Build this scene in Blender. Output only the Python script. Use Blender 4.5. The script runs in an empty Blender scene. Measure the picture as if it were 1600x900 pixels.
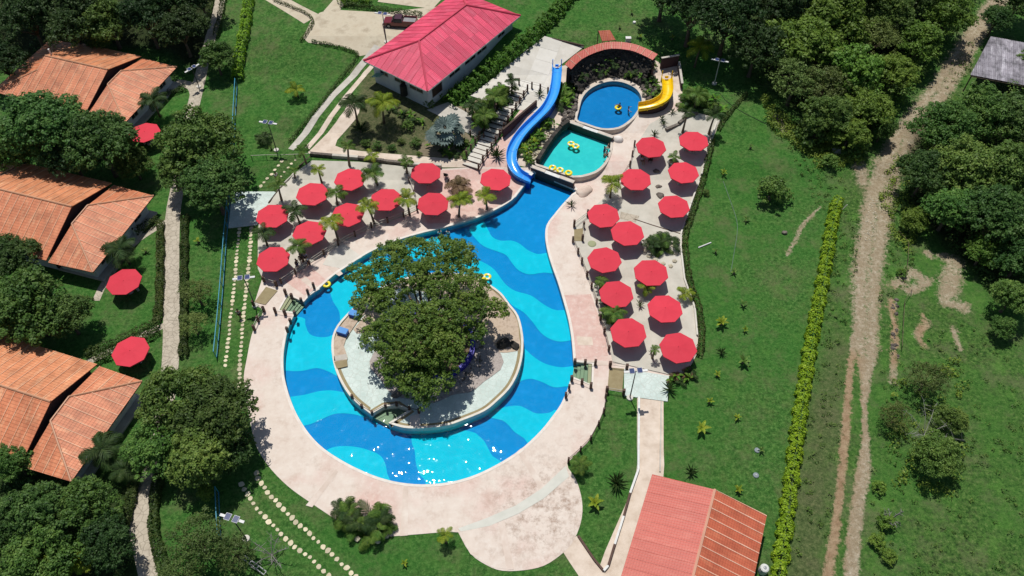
import bpy, bmesh, math, random
import numpy as np
from mathutils import Vector, Matrix
from mathutils.geometry import tessellate_polygon
S = bpy.context.scene
COL = S.collection
PI = math.pi
R = math.radians
rnd = random.Random(7)
nrg = np.random.default_rng(11)

# ------------------------------------------------------------------ camera, sky, sun, exposure
CAM_H, DEP, FOC = 78.0, R(52), 1264.0            # height (m), depression, focal length (photo px)
cd = bpy.data.cameras.new('camera'); cam = bpy.data.objects.new('camera', cd); COL.objects.link(cam)
cam.location = (0, 0, CAM_H); cam.rotation_euler = (PI / 2 - DEP, 0, 0)
cd.sensor_width = 36; cd.lens = FOC / 1600 * 36; cd.clip_start = 1; cd.clip_end = 3000
S.camera = cam
SUN_TO = Vector((-9.4, 27.8, 81)).normalized()
w = bpy.data.worlds.new('World'); S.world = w; w.use_nodes = True
sky = w.node_tree.nodes.new('ShaderNodeTexSky'); sky.sky_type = 'NISHITA'; sky.sun_disc = False
sky.sun_elevation = math.asin(SUN_TO.z); sky.sun_rotation = math.atan2(SUN_TO.x, SUN_TO.y)
bg = w.node_tree.nodes['Background']; bg.inputs[1].default_value = 0.065
w.node_tree.links.new(sky.outputs[0], bg.inputs[0])
sl = bpy.data.lights.new('sun', 'SUN'); sl.energy = 4.0; sl.angle = R(0.5); sl.color = (1, .965, .9)
so = bpy.data.objects.new('sun', sl); COL.objects.link(so)
so.rotation_euler = (-SUN_TO).to_track_quat('-Z', 'Y').to_euler(); so.location = (0, 60, 120)
S.view_settings.view_transform = 'Standard'; S.view_settings.look = 'None'
S.view_settings.exposure = 0.0; S.view_settings.gamma = 1
S.cycles.max_bounces = 6; S.cycles.transparent_max_bounces = 12; S.cycles.caustics_reflective = False; S.cycles.caustics_refractive = False

# ------------------------------------------------------------------ survey: terrain profile and bearings from the camera
HB = [(79.5, 0), (82.5, .75), (88.3, .75), (91, 1.4), (100.5, 1.45), (108, 3.2)]
HY = np.array([a for a, b in HB]); HZ = np.array([b for a, b in HB])
def H(y): return float(np.interp(y, HY, HZ))
sD, cD = math.sin(DEP), math.cos(DEP)
def ray(px, py):
    u = (px - 800) / FOC; v = (py - 450) / FOC
    return Vector((u, cD - v * sD, -sD - v * cD))
def PA(px, py, z=0.0):                            # point at absolute height z
    d = ray(px, py); t = (z - CAM_H) / d.z
    return Vector((d.x * t, d.y * t, z))
def P(px, py, off=0.0):                           # point at height off above the ground
    z = 0.0
    for i in range(12):
        p = PA(px, py, z + off); z = H(p.y)
    return Vector((p.x, p.y, z + off))
def proj(p):
    q = Vector(p) - Vector((0, 0, CAM_H)); f = q.y * cD - q.z * sD
    return 800 + FOC * q.x / f, 450 + FOC * (-q.y * sD - q.z * cD) / f
def ppm(p): 
    q = Vector(p) - Vector((0, 0, CAM_H)); return FOC / (q.y * cD - q.z * sD)
def smooth(pts, n=4, closed=True):
    out = []; m = len(pts)
    for i in range(m if closed else m - 1):
        p0, p1, p2, p3 = [np.array(pts[k % m] if closed else pts[min(max(k, 0), m - 1)], float) for k in (i - 1, i, i + 1, i + 2)]
        for j in range(n):
            t = j / n
            out.append(tuple(.5 * (2 * p1 + (p2 - p0) * t + (2 * p0 - 5 * p1 + 4 * p2 - p3) * t * t + (3 * p1 - p0 - 3 * p2 + p3) * t ** 3)))
    if not closed: out.append(tuple(pts[-1]))
    return out

# ------------------------------------------------------------------ materials
MATS = {}
def nd(nt, t, **kw):
    n = nt.nodes.new(t)
    for k, v in kw.items():
        if hasattr(n, k): setattr(n, k, v)
        else: n.inputs[k.replace('_', ' ')].default_value = v
    return n
def ramp(nt, fac, stops):
    r = nt.nodes.new('ShaderNodeValToRGB')
    while len(r.color_ramp.elements) < len(stops): r.color_ramp.elements.new(.5)
    for e, (p, c) in zip(r.color_ramp.elements, stops): e.position = p; e.color = (*c, 1)
    nt.links.new(fac, r.inputs[0]); return r.outputs[0]
def mixc(nt, fac, a, b, mode='MIX'):
    m = nt.nodes.new('ShaderNodeMix'); m.data_type = 'RGBA'; m.blend_type = mode
    for s, v in ((0, fac), (6, a), (7, b)):
        if hasattr(v, 'links'): nt.links.new(v, m.inputs[s])
        else: m.inputs[s].default_value = v if s == 0 else (*v, 1)
    return m.outputs[2]
def newmat(name):
    m = bpy.data.materials.new(name); m.use_nodes = True; nt = m.node_tree
    return m, nt, nt.nodes['Principled BSDF']
def noise(nt, vec, scale, detail=4, rough=.6):
    n = nd(nt, 'ShaderNodeTexNoise'); n.inputs['Scale'].default_value = scale; n.inputs['Detail'].default_value = detail; n.inputs['Roughness'].default_value = rough
    if vec is not None: nt.links.new(vec, n.inputs['Vector'])
    return n.outputs['Fac']
def world_pos(nt): return nd(nt, 'ShaderNodeNewGeometry').outputs['Position']
def obj_pos(nt): return nd(nt, 'ShaderNodeTexCoord').outputs['Object']
def bump(nt, b, h, strength, dist=.05):
    n = nd(nt, 'ShaderNodeBump'); n.inputs['Strength'].default_value = strength; n.inputs['Distance'].default_value = dist
    nt.links.new(h, n.inputs['Height']); nt.links.new(n.outputs[0], b.inputs['Normal'])
def mat(name, c1, c2=None, scale=1.5, rough=.7, bs=0, bscale=12, spec=.3, c3=None, rand=0.0, metal=0, use_obj=False):
    if name in MATS: return MATS[name]
    m, nt, b = newmat(name)
    v = obj_pos(nt) if use_obj else world_pos(nt)
    if c2 is None: c2 = tuple(x * .8 for x in c1)
    stops = [(.32, c1), (.68, c2)] if c3 is None else [(.3, c1), (.52, c2), (.74, c3)]
    c = ramp(nt, noise(nt, v, scale, 5, .65), stops)
    if rand:
        oi = nd(nt, 'ShaderNodeObjectInfo'); 
        hs = nd(nt, 'ShaderNodeHueSaturation'); mr = nd(nt, 'ShaderNodeMapRange'); mr.inputs[3].default_value = 1 - rand; mr.inputs[4].default_value = 1 + rand
        nt.links.new(oi.outputs['Random'], mr.inputs[0]); nt.links.new(mr.outputs[0], hs.inputs['Value']); nt.links.new(c, hs.inputs['Color']); c = hs.outputs[0]
    nt.links.new(c, b.inputs['Base Color']); b.inputs['Roughness'].default_value = rough; b.inputs['Specular IOR Level'].default_value = spec; b.inputs['Metallic'].default_value = metal
    if bs: bump(nt, b, noise(nt, v, bscale, 4, .7), bs)
    MATS[name] = m; return m
def leafmat(name, c1, c2, c3, scale=.55, trans=.3, rand=.26):
    if name in MATS: return MATS[name]
    m, nt, b = newmat(name)
    n1 = noise(nt, world_pos(nt), scale, 3, .6); n2 = noise(nt, world_pos(nt), 5.0, 2, .6)
    mm = nd(nt, 'ShaderNodeMath', operation='MULTIPLY_ADD'); mm.inputs[1].default_value = .55
    nt.links.new(n2, mm.inputs[0])
    m2 = nd(nt, 'ShaderNodeMath', operation='MULTIPLY'); m2.inputs[1].default_value = .45; nt.links.new(n1, m2.inputs[0]); nt.links.new(m2.outputs[0], mm.inputs[2])
    c = ramp(nt, mm.outputs[0], [(.36, c1), (.5, c2), (.66, c3)])
    oi = nd(nt, 'ShaderNodeObjectInfo'); hs = nd(nt, 'ShaderNodeHueSaturation'); mr = nd(nt, 'ShaderNodeMapRange'); mr.inputs[3].default_value = 1 - rand; mr.inputs[4].default_value = 1 + rand
    nt.links.new(oi.outputs['Random'], mr.inputs[0]); nt.links.new(mr.outputs[0], hs.inputs['Value']); nt.links.new(c, hs.inputs['Color'])
    wn = nd(nt, 'ShaderNodeTexWhiteNoise', noise_dimensions='1D'); nt.links.new(oi.outputs['Random'], wn.inputs['W']); mh = nd(nt, 'ShaderNodeMapRange'); mh.inputs[3].default_value = .5 - rand * .08; mh.inputs[4].default_value = .5 + rand * .07; nt.links.new(wn.outputs['Value'], mh.inputs[0]); nt.links.new(mh.outputs[0], hs.inputs['Hue'])
    nt.links.new(hs.outputs[0], b.inputs['Base Color']); b.inputs['Roughness'].default_value = .55; b.inputs['Specular IOR Level'].default_value = .25
    tr = nd(nt, 'ShaderNodeBsdfTranslucent'); nt.links.new(hs.outputs[0], tr.inputs[0])
    ms = nd(nt, 'ShaderNodeMixShader'); ms.inputs[0].default_value = trans
    nt.links.new(b.outputs[0], ms.inputs[1]); nt.links.new(tr.outputs[0], ms.inputs[2]); nt.links.new(ms.outputs[0], nt.nodes['Material Output'].inputs[0])
    MATS[name] = m; return m
def roofmat(name, c1, c2, c3, course=.36, rand=.12, line=.35, stain=.35):
    if name in MATS: return MATS[name]
    m, nt, b = newmat(name)
    uv = nd(nt, 'ShaderNodeUVMap').outputs[0]
    wv = nd(nt, 'ShaderNodeTexWave', wave_type='BANDS', bands_direction='Y', wave_profile='SAW'); wv.inputs['Scale'].default_value = .314 / course; wv.inputs['Distortion'].default_value = .3
    nt.links.new(uv, wv.inputs['Vector'])
    wx = nd(nt, 'ShaderNodeTexWave', wave_type='BANDS', bands_direction='X'); wx.inputs['Scale'].default_value = 1.2
    nt.links.new(uv, wx.inputs['Vector'])
    mp = nd(nt, 'ShaderNodeMapping'); mp.inputs['Scale'].default_value = (1.3, .28, 1); nt.links.new(uv, mp.inputs[0])
    n1 = noise(nt, mp.outputs[0], 1.1, 5, .7)
    c = ramp(nt, n1, [(.3, c1), (.5, c2), (.72, c3)])
    dk = ramp(nt, wv.outputs['Fac'], [(0, (1 - line,) * 3), (.22, (1, 1, 1)), (1, (1, 1, 1))])
    c = mixc(nt, 1.0, c, dk, 'MULTIPLY')
    n2 = noise(nt, world_pos(nt), .5, 4, .7)
    c = mixc(nt, 1.0, c, ramp(nt, n2, [(.35, (1 - stain, 1 - stain, 1 - stain)), (.55, (1, 1, 1))]), 'MULTIPLY')
    oi = nd(nt, 'ShaderNodeObjectInfo'); hs = nd(nt, 'ShaderNodeHueSaturation'); mr = nd(nt, 'ShaderNodeMapRange'); mr.inputs[3].default_value = 1 - rand; mr.inputs[4].default_value = 1 + rand
    nt.links.new(oi.outputs['Random'], mr.inputs[0]); nt.links.new(mr.outputs[0], hs.inputs['Value']); nt.links.new(c, hs.inputs['Color'])
    nt.links.new(hs.outputs[0], b.inputs['Base Color']); b.inputs['Roughness'].default_value = .5; b.inputs['Specular IOR Level'].default_value = .35
    ad = nd(nt, 'ShaderNodeMath', operation='ADD'); nt.links.new(wv.outputs['Fac'], ad.inputs[0]); nt.links.new(wx.outputs['Fac'], ad.inputs[1])
    bump(nt, b, ad.outputs[0], .45, .05)
    MATS[name] = m; return m

M_WHITE = mat('white_paint', (.72, .72, .7), (.55, .55, .53), rough=.6)
M_WALL = mat('wall_paint', (.66, .68, .7), (.52, .55, .58), scale=.8, bs=.1)
M_DARKGLASS = mat('window_glass', (.02, .025, .03), (.035, .04, .045), rough=.08, spec=.6)
M_FRAME = mat('window_frame_paint', (.5, .5, .48), rough=.5)
M_WOOD = mat('dark_wood', (.045, .026, .02), (.075, .045, .034), scale=4, rough=.7, bs=.2)
M_LOG = mat('log_brown', (.075, .04, .03), (.11, .065, .05), scale=3, rough=.75, bs=.2)
M_RAIL = mat('rail_rope', (.5, .47, .4), (.38, .35, .3), rough=.7)
M_CONC = mat('concrete', (.56, .53, .47), (.46, .43, .38), scale=.8, rough=.85, bs=.15, c3=(.38, .35, .3))
M_CONCW = mat('pale_concrete', (.66, .63, .57), (.57, .54, .48), scale=.5, rough=.85, bs=.12, c3=(.5, .47, .41))
M_STEEL = mat('grey_steel', (.3, .31, .32), (.22, .23, .24), rough=.45, metal=.4)
M_STONE = mat('pale_stone', (.55, .5, .38), (.42, .37, .27), scale=3, rough=.85, bs=.3, rand=.2)
M_ROCK = mat('rock', (.2, .17, .14), (.1, .085, .075), scale=1.2, rough=.9, bs=.6, bscale=6, c3=(.3, .27, .22), rand=.25)
M_DROCK = mat('dark_rock', (.02, .018, .016), (.045, .04, .034), scale=1.6, rough=.9, bs=.8, bscale=4, c3=(.085, .075, .06), rand=.25)
M_BLACK = mat('black_rubber', (.015, .015, .016), (.03, .03, .03), rough=.7)
M_RED = mat('red_canvas', (.61, .044, .07), (.56, .038, .062), scale=.8, spec=.15, rough=.7, rand=.07, bs=.05, bscale=3)
M_TRUNK = mat('bark', (.16, .12, .085), (.09, .065, .045), scale=3, rough=.9, bs=.5)
M_PTRUNK = mat('palm_bark', (.2, .155, .11), (.11, .085, .06), scale=5, rough=.9, bs=.4)
M_SOIL = mat('soil', (.12, .095, .065), (.2, .165, .11), scale=.7, rough=.95, bs=.4, c3=(.07, .085, .035))
M_BLUE = mat('blue_paint', (.012, .1, .5), (.01, .075, .4), rough=.45)
M_NAVY = mat('navy_paint', (.035, .03, .3), (.028, .022, .2), rough=.5)
M_SLIDEB = mat('blue_fibreglass', (.05, .36, .88), (.04, .31, .8), rough=.22, spec=.5)
M_SLIDEY = mat('yellow_fibreglass', (.85, .58, .004), (.78, .48, .003), rough=.25, spec=.5)
M_SKIRT = mat('slide_skirt', (.06, .032, .035), (.045, .024, .026), rough=.8)
M_FENCE = mat('teal_fence_paint', (.03, .22, .36), (.04, .28, .4), rough=.5)
L_DARK = leafmat('leaves_dark', (0.025, 0.065, 0.016), (0.067, 0.140, 0.029), (0.147, 0.231, 0.058))
L_SHADED = leafmat('leaves_shaded', (0.012, 0.034, 0.008), (0.030, 0.070, 0.017), (0.075, 0.133, 0.036))  # shade of the dark woods put into a darker leaf colour
L_MID = leafmat('leaves_mid', (0.036, 0.088, 0.016), (0.095, 0.185, 0.034), (0.203, 0.294, 0.065))
L_LIGHT = leafmat('leaves_light', (0.061, 0.132, 0.017), (0.135, 0.234, 0.031), (0.243, 0.348, 0.058))
L_OLIVE = leafmat('leaves_olive', (0.056, 0.100, 0.022), (0.119, 0.175, 0.043), (0.200, 0.263, 0.072))
L_LIME = leafmat('leaves_lime', (.09, .2, .01), (.2, .36, .016), (.34, .48, .03), scale=1.2)
L_HEDGE = leafmat('leaves_hedge', (.022, .048, .01), (.05, .085, .018), (.1, .125, .03), scale=1.0)
L_HEDGEG = leafmat('leaves_hedge_green', (.045, .13, .012), (.1, .23, .02), (.18, .32, .035), scale=1.0)
L_PALM = leafmat('palm_leaves', (.045, .11, .016), (.1, .19, .03), (.19, .27, .055), scale=1.0, rand=.2)
L_PALMY = leafmat('palm_leaves_yellow', (.11, .19, .015), (.22, .3, .025), (.38, .42, .045), scale=1.0, rand=.15)
L_PALMD = leafmat('palm_leaves_dark', (.02, .05, .014), (.042, .085, .022), (.085, .13, .038), scale=1.0, rand=.15)
L_SILVER = leafmat('silver_leaves', (.11, .16, .15), (.19, .26, .24), (.3, .37, .35), scale=1.0)
L_BROWN = leafmat('dry_leaves', (.12, .08, .04), (.2, .14, .07), (.28, .21, .12), scale=1.0)
M_TWIG = mat('grey_twigs', (.24, .23, .21), (.16, .155, .14), rough=.9)

def groundmat():
    m, nt, b = newmat('grass_ground'); v = world_pos(nt)
    def attr(n):
        a = nd(nt, 'ShaderNodeAttribute'); a.attribute_name = n; return a.outputs['Fac']
    big = noise(nt, v, .09, 4, .6); mid = noise(nt, v, .7, 5, .7); fine = noise(nt, v, 5.5, 4, .75); vf = noise(nt, v, 2.4, 6, .8)
    lawn = ramp(nt, vf, [(.38, (0.024, 0.079, 0.015)), (.5, (0.055, 0.154, 0.030)), (.62, (0.125, 0.246, 0.062))])
    lawn = mixc(nt, ramp(nt, mid, [(.48, (0, 0, 0)), (.75, (.6, .6, .6))]), lawn, (0.132, 0.180, 0.056))
    lawn = mixc(nt, ramp(nt, fine, [(.3, (.45, .45, .45)), (.5, (0, 0, 0))]), lawn, (0.026, 0.096, 0.016))
    lawn = mixc(nt, ramp(nt, big, [(.42, (0, 0, 0)), (.62, (.5, .5, .5))]), lawn, (0.040, 0.162, 0.025))
    rgh = ramp(nt, vf, [(.38, (0.016, 0.041, 0.011)), (.46, (0.045, 0.108, 0.022)), (.54, (0.079, 0.168, 0.035)), (.64, (0.172, 0.240, 0.075))])
    rgh = mixc(nt, ramp(nt, mid, [(.5, (0, 0, 0)), (.72, (.6, .6, .6))]), rgh, (0.112, 0.114, 0.056))
    rgh = mixc(nt, ramp(nt, big, [(.4, (0, 0, 0)), (.6, (.5, .5, .5))]), rgh, (0.059, 0.180, 0.030))
    wp = ramp(nt, noise(nt, v, .2, 6, .75), [(.5, (0, 0, 0)), (.7, (.7, .7, .7))]); lawn = mixc(nt, wp, lawn, (0.152, 0.162, 0.075)); tf = ramp(nt, noise(nt, v, 1.3, 3, .8), [(.56, (0, 0, 0)), (.66, (.7, .7, .7))]); lawn = mixc(nt, tf, lawn, (0.024, 0.084, 0.015)); tl = ramp(nt, noise(nt, v, .42, 5, .7), [(.55, (0, 0, 0)), (.75, (.6, .6, .6))]); lawn = mixc(nt, tl, lawn, (0.099, 0.240, 0.044))
    rp = ramp(nt, noise(nt, v, .16, 6, .75), [(.5, (0, 0, 0)), (.68, (.75, .75, .75))]); rgh = mixc(nt, rp, rgh, (0.152, 0.162, 0.081)); rt = ramp(nt, noise(nt, v, .9, 4, .8), [(.57, (0, 0, 0)), (.68, (.8, .8, .8))]); rgh = mixc(nt, rt, rgh, (0.018, 0.060, 0.013)); rl = ramp(nt, noise(nt, v, .31, 5, .7), [(.52, (0, 0, 0)), (.72, (.65, .65, .65))]); rgh = mixc(nt, rl, rgh, (0.106, 0.252, 0.044))
    g = mixc(nt, attr('rough'), lawn, rgh)
    g = mixc(nt, attr('olive'), g, ramp(nt, vf, [(.32, (0.040, 0.066, 0.022)), (.5, (0.112, 0.114, 0.056)), (.68, (0.211, 0.174, 0.106))]))
    dirt = ramp(nt, noise(nt, v, 2.2, 6, .8), [(.3, (.2, .15, .09)), (.46, (.38, .31, .21)), (.58, (.5, .43, .32)), (.72, (.66, .6, .5))])
    rdirt = ramp(nt, noise(nt, v, 1.2, 5, .7), [(.3, (.26, .16, .09)), (.7, (.44, .33, .21))])
    dirt = mixc(nt, ramp(nt, mid, [(.42, (0, 0, 0)), (.58, (.75, .75, .75))]), dirt, (.3, .235, .15)); dirt = mixc(nt, ramp(nt, noise(nt, v, 7, 3, .8), [(.6, (0, 0, 0)), (.7, (.8, .8, .8))]), dirt, (.62, .57, .48)); dirt = mixc(nt, attr('red'), dirt, rdirt)
    s = nd(nt, 'ShaderNodeMath', operation='MULTIPLY_ADD'); s.inputs[1].default_value = 1.9; nt.links.new(vf, s.inputs[0])
    a2 = nd(nt, 'ShaderNodeMath', operation='ADD'); nt.links.new(attr('dirt'), a2.inputs[0]); a2.inputs[1].default_value = -1.78
    a3 = nd(nt, 'ShaderNodeMath', operation='MULTIPLY_ADD'); a3.inputs[1].default_value = .9; nt.links.new(mid, a3.inputs[0]); nt.links.new(a2.outputs[0], a3.inputs[2]); nt.links.new(a3.outputs[0], s.inputs[2])
    k = ramp(nt, s.outputs[0], [(.0, (0, 0, 0)), (.34, (1, 1, 1))])
    c = mixc(nt, k, g, dirt)
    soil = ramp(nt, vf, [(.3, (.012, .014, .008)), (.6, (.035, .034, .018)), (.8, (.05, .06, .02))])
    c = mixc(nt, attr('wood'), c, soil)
    nt.links.new(c, b.inputs['Base Color']); b.inputs['Roughness'].default_value = .95; b.inputs['Specular IOR Level'].default_value = .1
    ad = nd(nt, 'ShaderNodeMath', operation='ADD'); nt.links.new(fine, ad.inputs[0]); nt.links.new(vf, ad.inputs[1])
    bump(nt, b, ad.outputs[0], .8, .25); return m
M_GROUND = groundmat()
def deckmat(name, pinkness):
    m, nt, b = newmat(name); v = world_pos(nt)
    cream = ramp(nt, noise(nt, v, .55, 6, .7), [(.3, (.68, .6, .53)), (.55, (.62, .53, .46)), (.75, (.52, .41, .34))])
    pink = ramp(nt, noise(nt, v, .9, 6, .75), [(.3, (.66, .44, .38)), (.5, (.58, .32, .28)), (.72, (.48, .24, .2))])
    k = ramp(nt, noise(nt, v, .11, 3, .55), [(.5 - pinkness, (0, 0, 0)), (.7 - pinkness, (.62, .62, .62))])
    c = mixc(nt, k, cream, pink)
    st = ramp(nt, noise(nt, v, .33, 7, .78), [(.56, (0, 0, 0)), (.78, (.6, .6, .6))])
    c = mixc(nt, st, c, (.27, .17, .115))
    dv = nd(nt, 'ShaderNodeVectorMath', operation='DISTANCE'); nt.links.new(v, dv.inputs[0]); dv.inputs[1].default_value = P(850, 795)
    mrr = nd(nt, 'ShaderNodeMapRange'); mrr.inputs[1].default_value = 2; mrr.inputs[2].default_value = 8; mrr.inputs[3].default_value = 1; mrr.inputs[4].default_value = 0; nt.links.new(dv.outputs['Value'], mrr.inputs[0])
    st2 = ramp(nt, noise(nt, v, .8, 8, .8), [(.47, (0, 0, 0)), (.64, (.85, .85, .85))]); m9 = nd(nt, 'ShaderNodeMath', operation='MULTIPLY'); nt.links.new(st2, m9.inputs[0]); nt.links.new(mrr.outputs[0], m9.inputs[1]); c = mixc(nt, m9.outputs[0], c, (.26, .165, .115))
    wh = ramp(nt, noise(nt, v, 1.9, 6, .8), [(.5, (0, 0, 0)), (.72, (.6, .6, .6))])
    c = mixc(nt, wh, c, (.7, .65, .59))
    nt.links.new(c, b.inputs['Base Color']); b.inputs['Roughness'].default_value = .8; b.inputs['Specular IOR Level'].default_value = .2
    bump(nt, b, noise(nt, v, 9, 4, .7), .2); return m
M_DECK = deckmat('pink_stamped_concrete', .0); M_DECKP = deckmat('pinker_concrete', .3)
M_TERR = mat('terrace_concrete', (.56, .53, .46), (.49, .465, .4), scale=.5, rough=.85, bs=.15, c3=(.42, .39, .33))
def tilemat(name, base, edge, c3):
    m, nt, b = newmat(name); v = world_pos(nt)
    vo = nd(nt, 'ShaderNodeTexVoronoi', feature='DISTANCE_TO_EDGE'); vo.inputs['Scale'].default_value = 1.6; nt.links.new(v, vo.inputs['Vector'])
    c = ramp(nt, noise(nt, v, .8, 6, .75), [(.3, base), (.6, c3)])
    c = mixc(nt, ramp(nt, vo.outputs['Distance'], [(.0, (.8, .8, .8)), (.07, (0, 0, 0))]), c, edge)
    nt.links.new(c, b.inputs['Base Color']); b.inputs['Roughness'].default_value = .75; return m
M_MINT = tilemat('mint_flagstone', (.62, .7, .66), (.44, .48, .44), (.46, .55, .51))
M_FLAG = tilemat('path_flagstone', (.52, .46, .37), (.2, .17, .125), (.38, .33, .255))
M_YARD = mat('yard_gravel', (.44, .37, .27), (.52, .46, .35), scale=.35, rough=.95, bs=.5, c3=(.3, .24, .17))
M_SAND = mat('pale_sand', (.68, .58, .49), (.6, .5, .41), scale=.8, rough=.95, bs=.3, c3=(.48, .38, .3))
M_TAN = mat('tan_paving', (.4, .3, .22), (.5, .4, .31), scale=1.5, rough=.9, bs=.3, c3=(.3, .22, .16))
M_BROWN = mat('brown_ramp', (.24, .19, .1), (.3, .25, .14), scale=1.5, rough=.8)
M_OLIVEP = mat('olive_step', (.32, .34, .2), (.26, .29, .17), scale=1, rough=.8)
def poolmat(name, c, c2):
    m, nt, b = newmat(name); v = world_pos(nt)
    n = ramp(nt, noise(nt, v, .5, 3), [(.35, c), (.7, c2)])
    vo = nd(nt, 'ShaderNodeTexVoronoi', feature='SMOOTH_F1'); vo.inputs['Scale'].default_value = 1.6
    mixv = nd(nt, 'ShaderNodeVectorMath', operation='ADD'); nt.links.new(v, mixv.inputs[0])
    nn = nd(nt, 'ShaderNodeTexNoise'); nn.inputs['Scale'].default_value = 1.1; nt.links.new(v, nn.inputs['Vector']); nt.links.new(nn.outputs['Color'], mixv.inputs[1]); nt.links.new(mixv.outputs[0], vo.inputs['Vector'])
    n = mixc(nt, ramp(nt, vo.outputs['Distance'], [(.45, (0, 0, 0)), (.8, (.3, .3, .3))]), n, tuple(min(1, x * 1.25 + .02) for x in c))  # caustic light web mixed into the floor colour
    nt.links.new(n, b.inputs['Base Color']); b.inputs['Roughness'].default_value = .9; b.inputs['Specular IOR Level'].default_value = 0; return m
M_PBLUE = poolmat('pool_paint_blue', (.004, .265, .6), (.004, .245, .57))
M_PCYAN = poolmat('pool_paint_cyan', (.006, .55, .7), (.006, .5, .66))
M_PTEAL = poolmat('pool_paint_teal', (.045, .58, .55), (.035, .53, .52))
M_PBLUE2 = poolmat('pool_paint_mid_blue', (.006, .2, .5), (.006, .18, .46))
def watermat():
    m, nt, b = newmat('pool_water'); v = world_pos(nt); nt.nodes.remove(b)
    tr = nd(nt, 'ShaderNodeBsdfTransparent'); tr.inputs[0].default_value = (.82, .97, 1, 1)
    gl = nd(nt, 'ShaderNodeBsdfGlossy'); gl.inputs['Roughness'].default_value = .035; gl.inputs[0].default_value = (1, 1, 1, 1)
    bp = nd(nt, 'ShaderNodeBump'); bp.inputs['Strength'].default_value = .7; bp.inputs['Distance'].default_value = .14
    n1 = noise(nt, v, .8, 1, .45); n2 = noise(nt, v, 2.6, 1, .5); ad = nd(nt, 'ShaderNodeMath', operation='MULTIPLY_ADD'); ad.inputs[1].default_value = .17
    nt.links.new(n2, ad.inputs[0]); nt.links.new(n1, ad.inputs[2]); nt.links.new(ad.outputs[0], bp.inputs['Height'])
    nt.links.new(bp.outputs[0], gl.inputs['Normal'])
    fr = nd(nt, 'ShaderNodeFresnel'); fr.inputs['IOR'].default_value = 1.33
    ms = nd(nt, 'ShaderNodeMixShader'); nt.links.new(fr.outputs[0], ms.inputs[0]); nt.links.new(tr.outputs[0], ms.inputs[1]); nt.links.new(gl.outputs[0], ms.inputs[2])
    nt.links.new(ms.outputs[0], nt.nodes['Material Output'].inputs[0]); return m
M_WATER = watermat()

# ------------------------------------------------------------------ object helpers
def tag(o, label=None, cat=None, group=None, kind=None):
    if label: o['label'] = label
    if cat: o['category'] = cat
    if group: o['group'] = group
    if kind: o['kind'] = kind
    return o
def thing(name, label, cat, loc=(0, 0, 0), group=None, rz=0):
    o = bpy.data.objects.new(name, None); COL.objects.link(o); o.location = loc; o.rotation_euler = (0, 0, rz); o.empty_display_size = .3
    return tag(o, label, cat, group)
def link(name, me, parent=None, loc=None, rot=None, sc=None):
    o = bpy.data.objects.new(name, me); COL.objects.link(o)
    if parent is not None: o.parent = parent
    if loc is not None: o.location = loc
    if rot is not None: o.rotation_euler = rot
    if sc is not None: o.scale = sc if hasattr(sc, '__len__') else (sc,) * 3
    return o
def copy_tree(o, parent=None):
    c = o.copy(); COL.objects.link(c)
    if parent is not None: c.parent = parent
    for ch in o.children: copy_tree(ch, c)
    return c
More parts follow.
